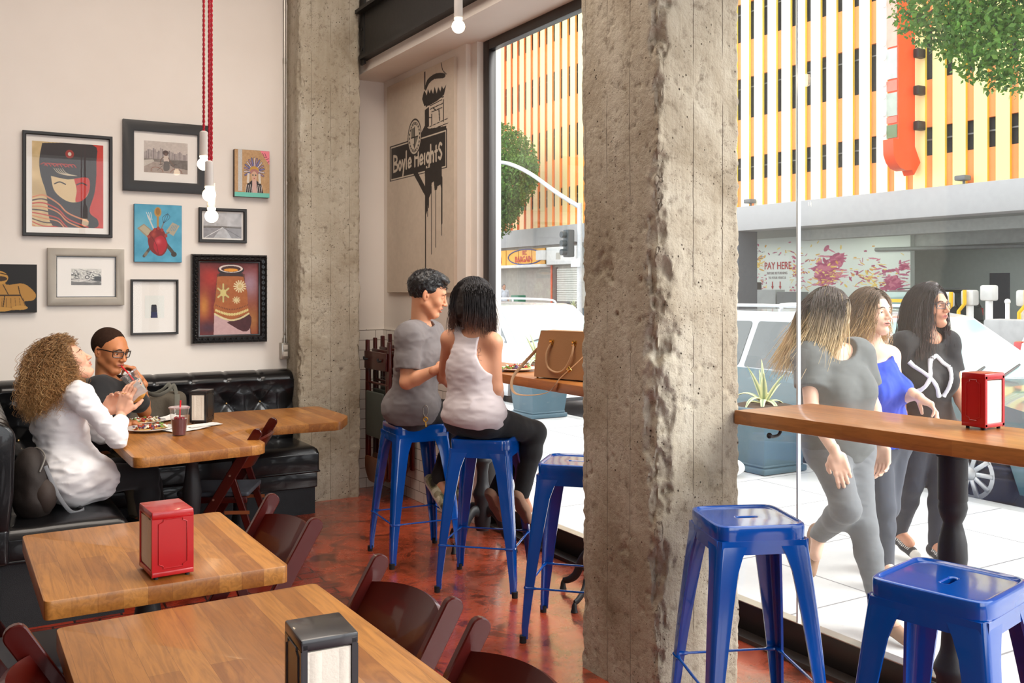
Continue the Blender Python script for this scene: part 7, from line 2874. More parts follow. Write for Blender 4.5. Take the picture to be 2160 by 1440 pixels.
def pants(P, inf, colf, top_z, shin=1.0, amp=0.004, seed=2, label=None, name='trousers', h=0.007, kk=0.0, fs=(14, 14, 10)):
    J = P.J
    o = P.torso(inf)[:1] + P.leg('R', inf, shin) + P.leg('L', inf, shin)
    o.append(('u', Cone(J['hipR'], J['hipL'], 0.085 * P.g + inf, 0.085 * P.g + inf), 0.05))
    mid = (J['pel'] + J['che']) / 2
    if top_z is not None:
        o.append(('i', Plane((0, 0, top_z), (0, 0, 1)), 0.004))
    return P.garment(name, o, colf, amp=amp, seed=seed, label=label, h=h, fs=fs)


pants(P, 0.010, const((34, 28, 28)), J['pel'][2] + 0.10, 1.0, 0.004)


def camo(V, q):
    n = fbm(V, 26, 2, 3)
    c = np.tile(np.array(lin((146, 136, 106))), (len(V), 1))
    c[n > 0.08] = lin((86, 84, 54))
    c[n > 0.26] = lin((52, 44, 34))
    c[n < -0.28] = lin((196, 188, 160))
    c[q[:, 2] > 0.018] = lin((206, 198, 186))
    return c


P.shoe('R', camo)
P.shoe('L', camo)
# short swept black hair
BL = lambda q: np.tile(np.array(lin((22, 20, 22))), (len(q), 1))
P.cap(0.004, BL, [('s', Ell((0, 0.105, -0.028), (0.085, 0.075, 0.082)), 0.01), ('i', Plane((0, -0.05, -0.055), (0, 0.25, -1)), 0.006), ('s', Ell((0.078, 0.018, -0.05), (0.02, 0.05, 0.05)), 0.01), ('s', Ell((-0.078, 0.018, -0.05), (0.02, 0.05, 0.05)), 0.01)],
      extra=[('u', Ell((0, 0.022, 0.092), (0.058, 0.070, 0.030)), 0.02)], rough=0.007)


def short_hair(P, n, seed, zmin, length, rad, fwd, col, lift=0.4, face_z=0.045, mid=0.0):
    rg = np.random.default_rng(seed)
    d = rg.normal(size=(n * 4, 3))
    d /= np.linalg.norm(d, axis=1)[:, None]
    c = np.array([0, -0.020, 0.030])
    rt = c + d * np.array([0.077, 0.097, 0.088])
    ok = (rt[:, 2] > np.where(rt[:, 1] > 0.02, face_z, zmin)) & ~((np.abs(rt[:, 0]) > 0.050) & (rt[:, 2] < 0.036) & (rt[:, 1] > -0.045))
    rt, d = rt[ok][:n], d[ok][:n]
    L = length * (0.6 + 0.6 * rg.random(len(rt)))
    dirv = d * lift + np.array(fwd) * (1 - lift) + rg.normal(size=d.shape) * 0.22
    dirv /= np.linalg.norm(dirv, axis=1)[:, None]

    def path(t):
        loc = rt[:, None, :] + dirv[:, None, :] * L[:, None, None] * t[None, :, None] + np.array([0, 0, -1.0]) * (L[:, None, None] * 0.35 * t[None, :, None] ** 2)
        return (loc * P.sc) @ P.R.T + P.J['head']
    cl = np.array(lin(col))
    jit = 0.7 + 0.6 * rg.random(len(rt))
    hairstrands(P, 'hair_strands', None, path, 4, rad, lambda V, tt, ii: cl * jit[ii][:, None])


short_hair(P, 2600, 2, -0.03, 0.022, 0.0010, (0, 0.65, 0.25), (26, 22, 24), lift=0.22)
# carabiner and key on the belt loop
kp = thing('key_ring', 'steel carabiner and brass key hanging from the waistband under the grey t-shirt', 'keys', tuple(P.J['pel']))
k0 = np.array([2.288, 4.80, 0.888])
k0 = P.J['hipR'] - CA * 0.105 + CR * 0.085 + UPZ * 0.06


def kl(pts, r, closed=False):
    return tube([k0 + CR * a + UPZ * b for a, b in pts], r, 8, closed=closed, cap=not closed)


part('carabiner', kl(smoothpath([(0, 0, 0), (0.014, -0.006, 0), (0.017, -0.035, 0), (0.008, -0.062, 0), (-0.006, -0.058, 0), (-0.010, -0.02, 0)], 4)[:-1] and [(0, 0), (0.012, -0.004), (0.017, -0.018), (0.017, -0.04), (0.010, -0.060), (-0.002, -0.062), (-0.009, -0.045), (-0.008, -0.015)], 0.0028, True), M_GALV, kp, world=True, smooth=60)
part('key', join(kl([(0.004 + 0.012 * math.cos(a), -0.078 + 0.012 * math.sin(a)) for a in np.linspace(0, 2 * PI, 14)[:-1]], 0.0035, True), kl([(0.004, -0.088), (0.006, -0.118)], 0.0032), kl([(0.006, -0.108), (0.013, -0.108)], 0.002), kl([(0.006, -0.115), (0.012, -0.115)], 0.002)), plain('brass_key', (214, 164, 70), 0.3, metal=0.8), kp, world=True)

# ================================================================== the woman in the pale tank top
P = Person('tank_woman', 'person in a pale grey racerback tank top and black leggings, seated on a blue stool', (216, 158, 126), (180, 90, 84), True,
           CA * 0.75 + CR * 0.60 - UPZ * 0.28, UPZ, scale=1.04, hs=0.92, girth=0.98)
P.hand('R', CA * 0.7 - CR * 0.2 - UPZ * 0.1, UPZ * -1, curl=(0.35, 0.4, 0.45, 0.5))
P.hand('L', CA * 0.6 + CR * 0.5, UPZ * -1, curl=(0.35, 0.4, 0.45, 0.5))
P.body()
J = P.J
TK = const((206, 196, 198))
inf = 0.012
o = P.torso(inf)
back = -P.front
# racerback: the fabric narrows between the shoulder blades
for q, sg in (('R', -1), ('L', 1)):
    o.append(('s', Ell(J['sh' + q] + P.lat * sg * 0.012 - P.up * 0.035 - P.front * 0.01, (0.088, 0.12, 0.125), np.stack([P.lat, P.front, P.up], 1)), 0.004))
o.append(('s', Ell(J['neck'] + P.up * 0.028, (0.080, 0.10, 0.062), np.stack([P.lat, P.front, P.up], 1)), 0.004))
o.append(('u', Ell(J['pel'] - UPZ * 0.0, (0.172, 0.140, 0.12), basis(P.front * np.array([1, 1, 0]), UPZ)), 0.05))
o.append(('i', Plane(J['pel'] + np.array([0, 0, -0.055]), (-0.10, 0.05, -1)), 0.004))
o.append(('u', Ell(J['pel'] + UPZ * 0.07, (0.160, 0.128, 0.12), np.stack([P.lat, P.front, P.up], 1)), 0.05)) if False else None
o = [x for x in o if x]
P.garment('tank_top', o, TK, amp=0.0055, seed=9, fs=(7, 7, 22))
pants(P, 0.007, const((22, 22, 25)), J['pel'][2] + 0.03, 0.97, 0.0022, 5, name='leggings')


def flatcol(V, q):
    c = np.tile(np.array(lin((164, 128, 104))), (len(V), 1))
    c[q[:, 2] > 0.022] = lin((110, 84, 66))
    return c


P.shoe('R', flatcol, 'flat')
P.shoe('L', flatcol, 'flat')
DH = lambda q: np.tile(np.array(lin((26, 20, 22))), (len(q), 1))


def long_hair(P, n, seed, length, colroot, coltip, rad=0.0013, spread=0.25, wave=0.004, wfreq=9, back=0.4, part_x=0.0, wind=(0, 0, 0), face_gap=0.55, capinf=0.010, tipjit=0.2, nseg=14, curl=0.0, ombre=0.55, flick=0.0, zlow=-0.06):
    """strands start on the scalp, lie over the skull and fall with gravity"""
    rg = np.random.default_rng(seed)
    a = rg.random(n) * 2 * PI
    el = np.arcsin(0.05 + 0.95 * rg.random(n) ** 0.8)
    d = np.stack([np.cos(el) * np.sin(a), np.cos(el) * np.cos(a), np.sin(el)], 1)
    ok = ~((d[:, 1] > face_gap) & (d[:, 2] < 0.60))
    d = d[ok]
    n = len(d)
    L = length * (1 - tipjit * rg.random(n)) 
    cen = np.array([0, -0.020, 0.030])
    rad3 = np.array([0.078, 0.098, 0.089]) + capinf * (0.3 + 0.9 * rg.random((n, 1)))
    # initial combing direction: away from the parting, down the side
    t = np.linspace(0, 1, nseg + 1)
    pos = np.zeros((n, nseg + 1, 3))
    p = cen + d * rad3
    comb = np.stack([np.sign(d[:, 0] - part_x) * 0.9, np.full(n, -back), np.full(n, -0.35)], 1)
    vel = comb / np.linalg.norm(comb, axis=1)[:, None]
    gl = P.R.T @ np.array([0, 0, -1.0])
    wl = P.R.T @ np.array(wind, float)
    ph = rg.random(n) * 6.28
    side = rg.normal(size=(n, 3)) * spread * 0.25
    for k in range(nseg + 1):
        pos[:, k] = p
        st = (L / nseg)[:, None]
        f = min(1.0, 0.25 + k / nseg * 1.3)
        want = gl * 1.0 + wl * f + side * f
        vel = vel * 0.62 + want * 0.38 * (0.6 + f)
        # keep outside of the skull / neck
        q = p + vel / (np.linalg.norm(vel, axis=1)[:, None]) * st
        w = (q - cen) / rad3
        r = np.linalg.norm(w, axis=1)
        ins = r < 1
        q[ins] = cen + (w[ins] / r[ins][:, None]) * rad3[ins]
        p = q
    if wave:
        tt = t[None, :, None]
        pos[..., 0] += wave * np.sin(tt[..., 0] * wfreq + ph[:, None]) * t[None, :]
        pos[..., 1] += wave * np.cos(tt[..., 0] * wfreq + ph[:, None]) * t[None, :]
    W = (pos * P.sc) @ P.R.T + P.J['head']
    c0, c1 = np.array(lin(colroot)), np.array(lin(coltip))
    jit = 0.75 + 0.5 * rg.random(n)

    def cf(V, tt, ii):
        w = np.clip((tt - ombre + 0.25) / 0.5, 0, 1)[:, None]
        return (c0 * (1 - w) + c1 * w) * jit[ii][:, None]
    hairstrands(P, 'hair', None, lambda t_: W, nseg, rad, cf)
    return W


P.cap(0.010, DH, [('s', Ell((0, 0.125, -0.035), (0.080, 0.075, 0.10)), 0.01), ('i', Plane((0, 0, -0.105), (0, 0, -1)), 0.01)],
      extra=[('u', Ell((0, -0.040, -0.035), (0.088, 0.075, 0.085)), 0.03)], rough=0.004, name='hair_mass')
long_hair(P, 2600, 3, 0.235, (26, 20, 22), (88, 48, 30), rad=0.0014, spread=0.4, wave=0.003, back=0.5, capinf=0.012, ombre=0.8, face_gap=0.65)
# tattoo on the shoulder blade
def surf_mark(P, ops, pts, r, mat, name, dirn):
    """project a polyline along dirn onto the skin surface"""
    out = []
    for p in pts:
        p = np.array(p, float)
        ts = np.linspace(-0.12, 0.26, 320)
        Q_ = p[None] + ts[:, None] * dirn[None]
        D = evalops(ops, Q_, Q_.mean(0), 0.3)
        if (D < 0).any():
            i = np.argmax(D < 0)
            out.append(Q_[i] - dirn * 0.0006)
    return tube(out, r, 5, flat=(1, 0.4))


tk = []
skin_ops = P.torso(0) + P.arm('R')
base = J['shR'] - P.lat * -0.055 - P.up * 0.065 - P.front * 0.07
for st in ([(0, 0.03), (0.005, 0.0), (0.0, -0.035)], [(0.0, 0.0), (0.02, 0.002)], [(0.002, -0.02), (0.022, -0.026)], [(0.0, 0.03), (0.012, 0.04), (0.014, 0.02), (0.004, 0.012)]):
    tk.append(surf_mark(P, skin_ops, [base + CR * x + UPZ * z for x, z in smoothpath([(a, b, 0) for a, b in st], 3) and [(q[0], q[1]) for q in smoothpath([(a, b, 0) for a, b in st], 3)]], 0.0014, None, '', CA))
part('tattoo', join(*tk), plain('tattoo_ink', (60, 52, 54), 0.7), P.t, world=True)

# ================================================================== the curly-haired woman
P = Person('curly_woman', 'person with big curly blonde-brown hair in a white top, eating in the booth', (232, 178, 150), (190, 96, 92), True,
           CR * 0.72 + CA * 0.35 + UPZ * 0.42, UPZ - CR * 0.55, scale=0.98, hs=0.98, nails=M_NAIL)
J = P.J
P.hand('R', CR * 0.25 + CA * 0.05 + UPZ * 0.95, CR * 0.35 + CA * 0.8, curl=(0.22, 0.26, 0.30, 0.30), thumb=(0.5, 0.3), spread=0.13)
P.hand('L', CR * 0.45 - CA * 0.1 + UPZ * 0.75, -CA * 0.7 + CR * 0.6, curl=(0.35, 0.4, 0.45, 0.45), thumb=(0.5, 0.4), spread=0.08)
P.body()
P.brows((90, 62, 44), 0.004, 60)
WT = const((238, 236, 238))
o = P.torso(0.020)
for q in 'RL':
    a, e, w = J['sh' + q], J['el' + q], J['wr' + q]
    o.append(('u', Cone(a, e, 0.049, 0.043), 0.05))
    o.append(('u', Cone(e, e + (w - e) * 0.62, 0.042, 0.034), 0.025))
    d = (w - e) / np.linalg.norm(w - e)
o.append(('u', Ell(J['pel'] + UPZ * 0.0 + P.front * 0.02, (0.172, 0.150, 0.135), basis(P.front, UPZ)), 0.05))
o.append(('u', Cone(J['hipR'], J['hipR'] * .7 + J['knR'] * .3, 0.116, 0.100), 0.04))
o.append(('i', Plane((0, 0, J['pel'][2] - 0.125), (0, 0, -1)), 0.01))
o.append(('s', Ell(J['neck'] + P.up * 0.03 + P.front * 0.02, (0.085, 0.085, 0.062)), 0.005))
P.garment('top', o, WT, amp=0.011, seed=12, fs=(7, 7, 19))
pants(P, 0.008, const((24, 25, 28)), None, 1.0, 0.002, 6)
BK = lambda V, q: np.where((q[:, 2] > 0.02)[:, None], np.array(lin((70, 66, 62))), np.array(lin((30, 30, 32))))
P.shoe('R', BK)
P.shoe('L', BK)
part('finger_ring', tube([J['wrR'] + (CR * 0.25 + UPZ * .95) * 0.098 + CR * 0.012 * math.cos(a) - CR * 0.012 + CA * 0.012 * math.sin(a) for a in np.linspace(0, 2 * PI, 16)[:-1]], 0.0014, 6, closed=True, cap=False), plain('gold_ring', (206, 160, 80), 0.2, metal=1.0), P.t, world=True)


# curls: helical strands falling from the scalp
def curls(P, n, seed, length, R0=0.011):
    rg = np.random.default_rng(seed)
    a = rg.random(n) * 2 * PI
    el = np.arcsin(-0.55 + 1.55 * rg.random(n))
    d = np.stack([np.cos(el) * np.sin(a), np.cos(el) * np.cos(a), np.sin(el)], 1)
    ok = ~((d[:, 1] > 0.50) & (d[:, 2] < 0.62))
    d = d[ok]
    n = len(d)
    m = 50
    t = np.linspace(0, 1, m)
    c = P.loc((0, -0.02, 0.03))
    dw = d @ P.R.T
    root = c + dw * np.array([0.082, 0.082, 0.086])
    L = length * (0.75 + 0.35 * rg.random(n))
    # outward then down
    out = dw + rg.normal(size=dw.shape) * 0.18
    out[:, 2] = np.maximum(out[:, 2], -0.2)
    r0 = (0.045 + 0.050 * rg.random(n))
    # horizontal reach depends on direction: hair hangs behind and to the near side
    ctrl = root[:, None, :] + out[:, None, :] * (r0[:, None, None] * np.sin(np.clip(t * 1.6, 0, 1) * PI / 2)[None, :, None])
    drop = np.clip(t * 1.25 - 0.18, 0, None) ** 1.15
    ctrl[..., 2] -= L[:, None] * drop[None, :]
    lean = (-CR * 0.12)[None, None, :] * (L[:, None, None] * 0.36 * (drop ** 1.3)[None, :, None])
    ctrl = ctrl + lean
    ph = rg.random(n) * 6.28
    fr = (44 + 26 * rg.random(n))
    rr = R0 * (0.45 + 0.75 * rg.random(n))
    ang = fr[:, None] * t[None, :] * (L[:, None] / 0.3) + ph[:, None] + 1.6 * np.sin(t[None, :] * 9 + ph[:, None] * 3)
    wv = (rr[:, None] * np.clip(t * 4, 0, 1)[None, :])
    ctrl[..., 0] += wv * np.cos(ang)
    ctrl[..., 1] += wv * np.sin(ang)
    ctrl[..., 2] += wv * 0.5 * np.sin(ang + 1.3)
    c0, c1, c2 = np.array(lin((104, 70, 42))), np.array(lin((196, 146, 90))), np.array(lin((232, 196, 142)))
    jit = rg.random(n)

    def cf(V, tt, ii):
        w = np.clip((tt - 0.12) / 0.55, 0, 1)[:, None]
        cc = c0 * (1 - w) + c1 * w
        k = (jit[ii] > 0.66)[:, None]
        cc = np.where(k, cc * 0.5 + c2 * 0.5 * (0.4 + w * 0.6), cc)
        return cc * (0.65 + 0.6 * ((jit[ii] * 7) % 1))[:, None]
    hairstrands(P, 'curls', None, lambda t_: ctrl, m - 1, 0.0010, cf)


curls(P, 9000, 5, 0.205)
CB = lambda q: np.tile(np.array(lin((120, 82, 50))), (len(q), 1))
P.cap(0.014, CB, [('s', Ell((0, 0.120, -0.005), (0.092, 0.090, 0.125)), 0.01), ('i', Plane((0, 0, -0.10), (0, 0, -1)), 0.02)], extra=[('u', Ell((0, -0.050, -0.05), (0.090, 0.070, 0.09)), 0.04)], rough=0.012, name='hair_mass', h=0.005)

# ================================================================== the man with the glasses
P = Person('cup_man', 'person with shaved hair and black glasses in a black t-shirt, sipping from a clear cup', (196, 128, 84), (170, 92, 84), False,
           CR * 0.85 - CA * 0.35 - UPZ * 0.22, UPZ + CR * 0.12, scale=1.07, hs=1.0, mo=0.0, jaw=0.9)
J = P.J
P.hand('L', UPZ * 0.75 - CR * 0.45 - CA * 0.2, -CR * 0.55 - CA * 0.45 - UPZ * 0.45, curl=(0.62, 0.66, 0.70, 0.74), thumb=(0.7, 0.5), spread=0.06)
P.hand('R', CR * 0.9 + CA * 0.2, -UPZ, curl=(0.3, 0.35, 0.4, 0.45))
P.body()
P.brows((40, 28, 22), 0.005, 90)
BT = const((20, 20, 23))
tshirt(P, 0.016, J['pel'][2] - 0.03, BT, neck_r=0.068, amp=0.005, seed=14, slf=0.60)


def pcamo(V):
    n = fbm(V, 13, 3, 8)
    c = np.tile(np.array(lin((86, 86, 66))), (len(V), 1))
    c[n > 0.1] = lin((48, 50, 40))
    c[n < -0.18] = lin((128, 122, 100))
    return c


pants(P, 0.014, pcamo, J['pel'][2] + 0.05, 0.9, 0.005, 3)
P.shoe('R', BK)
P.shoe('L', BK)
P.cap(0.0012, lambda q: np.tile(np.array(lin((52, 36, 28))), (len(q), 1)) * (1 + 0.25 * fbm(q, 300, 2, 3)[:, None]),
      [('s', Ell((0, 0.125, -0.02), (0.080, 0.085, 0.076)), 0.004), ('i', Plane((0, -0.05, -0.045), (0, 0.35, -1)), 0.004), ('s', Ell((0.080, 0.0, -0.03), (0.022, 0.028, 0.045)), 0.006), ('s', Ell((-0.080, 0.0, -0.03), (0.022, 0.028, 0.045)), 0.006), ('s', Ell((0.075, 0.055, -0.02), (0.03, 0.045, 0.045)), 0.006), ('s', Ell((-0.075, 0.055, -0.02), (0.03, 0.045, 0.045)), 0.006)], rough=0.0016, h=0.003, mat=M_BUZZ)
P.glasses(plain('black_acetate', (18, 18, 20), 0.2, coat=0.8), thick=0.0026)
CUPMAN = P
so_ = P.torso(0.019) + P.arm('R', 0.016, fore=0)
prn = surf_mark(P, so_, smoothpath([(0.673, 5.813, 0.93), (0.692, 5.802, 0.957), (0.722, 5.784, 0.97), (0.754, 5.765, 0.96), (0.779, 5.75, 0.93)], 4), 0.0028, None, '', CA)
part('shirt_print', prn, plain('white_print', (232, 232, 236), 0.8), P.t, world=True)

# ================================================================== three women walking past outside
P = Person('ombre_woman', 'person with long dark-to-blonde hair in a loose charcoal top, walking outside', (232, 188, 164), (196, 110, 106), True,
           CR * 0.80 + CA * 0.42 - UPZ * 0.05, UPZ, scale=0.96, hs=0.92, bust=1, mo=0.003)
J = P.J
P.hand('R', CR * 0.25 - CA * 0.2 - UPZ * 0.9, CA * 0.9 + CR * 0.2, curl=(0.35, 0.4, 0.45, 0.5))
P.hand('L', -UPZ, CR * -0.5 - CA * 0.5, curl=(0.4, 0.45, 0.5, 0.5))
P.body(h=0.009)
ex = [('u', Ell(J['che'] - UPZ * 0.10, (0.165, 0.135, 0.20), np.stack([P.lat, P.front, P.up], 1)), 0.06)]
tshirt(P, 0.024, J['pel'][2] - 0.06, const((92, 96, 96)), neck_r=0.098, amp=0.005, seed=21, slf=0.55, extra=ex, neckfwd=0.045, h=0.007)
pants(P, 0.006, const((104, 108, 112)), J['pel'][2] + 0.06, 0.98, 0.003, 7, name='jeans', fs=(12, 12, 40))
TB = lambda V, q: np.where((q[:, 2] > 0.022)[:, None], np.array(lin((60, 48, 40))), np.array(lin((150, 116, 92))))
P.shoe('R', TB, 'boot')
P.shoe('L', TB, 'boot')
P.cap(0.008, lambda q: np.tile(np.array(lin((62, 52, 50))), (len(q), 1)), [('s', Ell((0, 0.125, -0.035), (0.080, 0.078, 0.092)), 0.01), ('i', Plane((0, 0, -0.10), (0, 0, -1)), 0.01)], rough=0.003, name='hair_mass', h=0.004)
long_hair(P, 2200, 13, 0.42, (70, 56, 52), (222, 196, 150), rad=0.0017, spread=0.5, wave=0.004, back=0.9, wind=(-0.34, 0.22, 0.0), capinf=0.014, ombre=0.42, face_gap=0.35, tipjit=0.35)

P = Person('blue_woman', 'person in a bright blue camisole and dark jeans, middle of the three walking outside', (234, 192, 168), (206, 110, 110), True,
           CR * 0.50 - CA * 0.86 + UPZ * 0.02, UPZ, scale=0.98, hs=0.92, bust=1, mo=0.003)
J = P.J
P.hand('L', CR * 0.75 - CA * 0.3 - UPZ * 0.55, -UPZ * 0.8 - CR * 0.5, curl=(0.35, 0.4, 0.45, 0.5))
P.hand('R', -UPZ + CR * 0.15, CA * 0.9, curl=(0.5, 0.55, 0.6, 0.6))
P.body(h=0.009)
P.brows((60, 42, 34), 0.004, 60)
o = P.torso(0.014)
o.append(('s', Ell(J['neck'] + P.up * 0.02 + P.front * 0.03, (0.135, 0.12, 0.118), np.stack([P.lat, P.front, P.up], 1)), 0.01))
for q, sg in (('R', -1), ('L', 1)):
    o.append(('s', Ell(J['sh' + q] + P.lat * sg * 0.02, (0.075, 0.13, 0.12), np.stack([P.lat, P.front, P.up], 1)), 0.01))
o.append(('i', Plane((0, 0, J['pel'][2] - 0.02), (0, 0, -1)), 0.004))
P.garment('camisole', o, const((22, 66, 190)), amp=0.006, seed=31, fs=(26, 26, 3), h=0.007)
sk_ = P.torso(0)
st_ = []
for sg in (1, -1):
    pts = [J['neck'] + P.lat * sg * 0.075 - P.up * u + P.front * 0.16 for u in np.linspace(0.0, 0.115, 8)]
    st_.append(surf_mark(P, sk_, pts, 0.003, None, '', -P.front))
part('shoulder_straps', join(*st_), plain('dark_blue_strap', (30, 40, 90), 0.7), P.t, world=True)
pants(P, 0.006, const((56, 62, 74)), J['pel'][2] + 0.05, 0.96, 0.003, 8, name='jeans')
P.shoe('R', lambda V, q: np.tile(np.array(lin((150, 96, 62))), (len(V), 1)), 'boot')
P.shoe('L', lambda V, q: np.tile(np.array(lin((150, 96, 62))), (len(V), 1)), 'boot')
P.cap(0.007, lambda q: np.tile(np.array(lin((104, 84, 66))), (len(q), 1)), [('s', Ell((0, 0.125, -0.020), (0.080, 0.088, 0.108)), 0.01), ('i', Plane((0, 0, -0.09), (0, 0, -1)), 0.01)], rough=0.003, name='hair_mass', h=0.004)
long_hair(P, 1900, 17, 0.30, (106, 84, 66), (196, 160, 110), rad=0.0017, spread=0.5, wave=0.012, wfreq=12, back=0.5, capinf=0.016, ombre=0.5, face_gap=0.50, wind=(-0.12, 0.1, 0))

P = Person('tee_woman', 'person with glasses and long dark hair in a black lettered t-shirt, walking outside', (206, 148, 118), (184, 96, 96), True,
           CR * 0.50 - CA * 0.86 + UPZ * 0.03, UPZ, scale=0.98, hs=0.92, bust=1)
J = P.J
P.hand('L', -UPZ * 0.8 + CR * 0.4, CA * 0.6 - CR * 0.5, curl=(0.4, 0.45, 0.5, 0.5))
P.hand('R', -UPZ, CA * 0.9, curl=(0.4, 0.45, 0.5, 0.5))
P.body(h=0.009)
P.brows((36, 26, 24), 0.004, 60)
P.glasses(plain('metal_glasses', (60, 60, 66), 0.3, metal=0.5), thick=0.0018)
tshirt(P, 0.016, J['pel'][2] - 0.01, const((22, 22, 26)), neck_r=0.070, amp=0.0035, seed=41, slf=0.62, neckfwd=0.03, h=0.007)
# X V lettering made of bones-like strokes on the chest
tops = P.torso(0.022) + P.arm('R', 0.02, fore=0) + P.arm('L', 0.02, fore=0)
xv = []
for st in ([(-0.085, 0.06), (0.035, -0.12)], [(0.010, 0.075), (-0.085, -0.105)], [(0.020, 0.080), (0.050, 0.095), (0.070, 0.060), (0.10, 0.035)], [(0.10, 0.03), (0.075, -0.05), (0.06, -0.12)]):
    a = [J['che'] + P.lat * (x * 1.1 - 0.045) + P.up * (z + 0.035) + P.front * 0.2 for x, z in st]
    dense = []
    for i in range(len(a) - 1):
        for u in np.linspace(0, 1, 9)[:-1]:
            dense.append(a[i] * (1 - u) + a[i + 1] * u)
    dense.append(a[-1])
    ts = np.linspace(0, 0.3, 260)
    out = []
    for p in dense:
        Q_ = p[None] - ts[:, None] * P.front[None]
        D = evalops(tops, Q_, Q_.mean(0), 0.3)
        if (D < 0).any():
            i = int(np.argmax(D < 0))
            out.append(Q_[max(0, i - 1)])
    n_ = len(out)
    rad_ = [0.014 if (k in (0, n_ - 1)) else 0.0100 + 0.0015 * (k % 2) for k in range(n_)]
    xv.append(tube(out, rad_, 8, flat=(1.0, 1.0)))
part('chest_lettering', join(*xv), plain('white_print', (232, 232, 236), 0.8), P.t, world=True, smooth=60)
pants(P, 0.006, const((38, 42, 54)), J['pel'][2] + 0.05, 0.98, 0.003, 9, name='jeans')


def conv(V, q):
    c = np.tile(np.array(lin((34, 34, 38))), (len(V), 1))
    c[(q[:, 2] > 0.014)] = lin((226, 222, 214))
    c[(q[:, 0] > 0.185)] = lin((226, 222, 214))
    lace = (q[:, 2] < -0.016) & (q[:, 0] > 0.05) & (q[:, 0] < 0.16) & ((q[:, 0] * 90) % 1 < 0.45)
    c[lace] = lin((236, 236, 232))
    return c


P.shoe('R', conv, 'sneaker')
P.shoe('L', conv, 'sneaker')
P.cap(0.008, lambda q: np.tile(np.array(lin((46, 36, 38))), (len(q), 1)), [('s', Ell((0, 0.125, -0.020), (0.080, 0.088, 0.106)), 0.01), ('i', Plane((0, 0, -0.10), (0, 0, -1)), 0.01)],
      extra=[('u', Ell((0, 0.01, 0.118), (0.035, 0.04, 0.022)), 0.015)], rough=0.003, name='hair_mass', h=0.004)
long_hair(P, 2300, 23, 0.44, (44, 34, 36), (66, 46, 44), rad=0.0017, spread=0.35, wave=0.004, back=0.35, capinf=0.016, ombre=0.7, face_gap=0.52)
part('hair_tie', tube([P.loc((0.022 * math.cos(a), 0.005 + 0.022 * math.sin(a), 0.128)) for a in np.linspace(0, 2 * PI, 16)[:-1]], 0.006, 8, closed=True, cap=False), plain('pink_band', (226, 60, 130), 0.6), P.t, world=True)

# far pedestrian across the street
JO['far'] = {k: (21.6 + a, 37.4 + b, c) for k, (a, b, c) in dict(pel=(0, 0, .95), che=(0, 0, 1.25), neck=(0, 0, 1.45), shR=(-.17, 0, 1.40), shL=(.17, 0, 1.40), head=(0, 0, 1.62), elR=(-.24, -.04, 1.14), wrR=(-.24, -.14, .93), elL=(.24, .05, 1.14), wrL=(.24, 0, .92),
                                                                       hipR=(-.09, 0, .92), hipL=(.09, 0, .92), knR=(-.09, -.16, .50), knL=(.09, .04, .5), anR=(-.09, -.10, .09), anL=(.09, .26, .14), toR=(-.09, -.24, .05), toL=(.09, .14, .06)).items()}
P = Person('far', 'distant person in a pale shirt and jeans walking on the far sidewalk', (196, 150, 124), (160, 90, 80), False, (0, -1, 0), UPZ)
P.body(h=0.016)
tshirt(P, 0.02, 0.9, const((206, 212, 222)), h=0.014, slf=0.9)
pants(P, 0.014, const((120, 136, 164)), 0.98, 0.98, h=0.014)
P.shoe('R', BK, h=0.01)
P.shoe('L', BK, h=0.01)
P.cap(0.006, lambda q: np.tile(np.array(lin((120, 110, 104))), (len(q), 1)), [('s', Ell((0, 0.12, -0.03), (0.08, 0.08, 0.09)), 0.01), ('i', Plane((0, 0, -0.05), (0, 0, -1)), 0.01)], h=0.01)

# ------------------------------------------------------------------ food, drinks and bags
M_CLR = glassy('clear_plastic', refl=0.03, tint=(0.98, 0.985, 0.985), body=0.025, bodycol=(0.85, 0.87, 0.88))
M_STRAW = plain('red_straw', (226, 22, 34), 0.4)
M_CER = plain('white_ceramic', (236, 236, 234), 0.25, coat=0.4)
M_PAPER = plain('white_paper_napkin', (242, 240, 236), 0.85, bump=0.3, bscale=70)


def crumple(x0, x1, y0, y1, z, seed, amp=0.006, rot=0.0, c=(0, 0), th=0.0012):
    def fn(U, V):
        X = x0 + (x1 - x0) * U
        Y = y0 + (y1 - y0) * V
        P = np.stack([X, Y, X * 0], -1)
        e = np.maximum(np.abs(U - .5), np.abs(V - .5)) * 2
        return X, Y, z + 0.002 + amp * (1 + fbm(P, 12, 3, seed)) * (0.3 + 0.7 * e ** 2)
    a = gridsurf(fn, 20, 20)
    n = len(a[0])
    b = (a[0] - np.array([0, 0, th]), [tuple(reversed([i + n for i in f])) for f in a[1]])
    V = np.vstack([a[0], b[0]])
    return xf((V, a[1] + b[1]), (c[0], c[1], 0), (0, 0, rot))


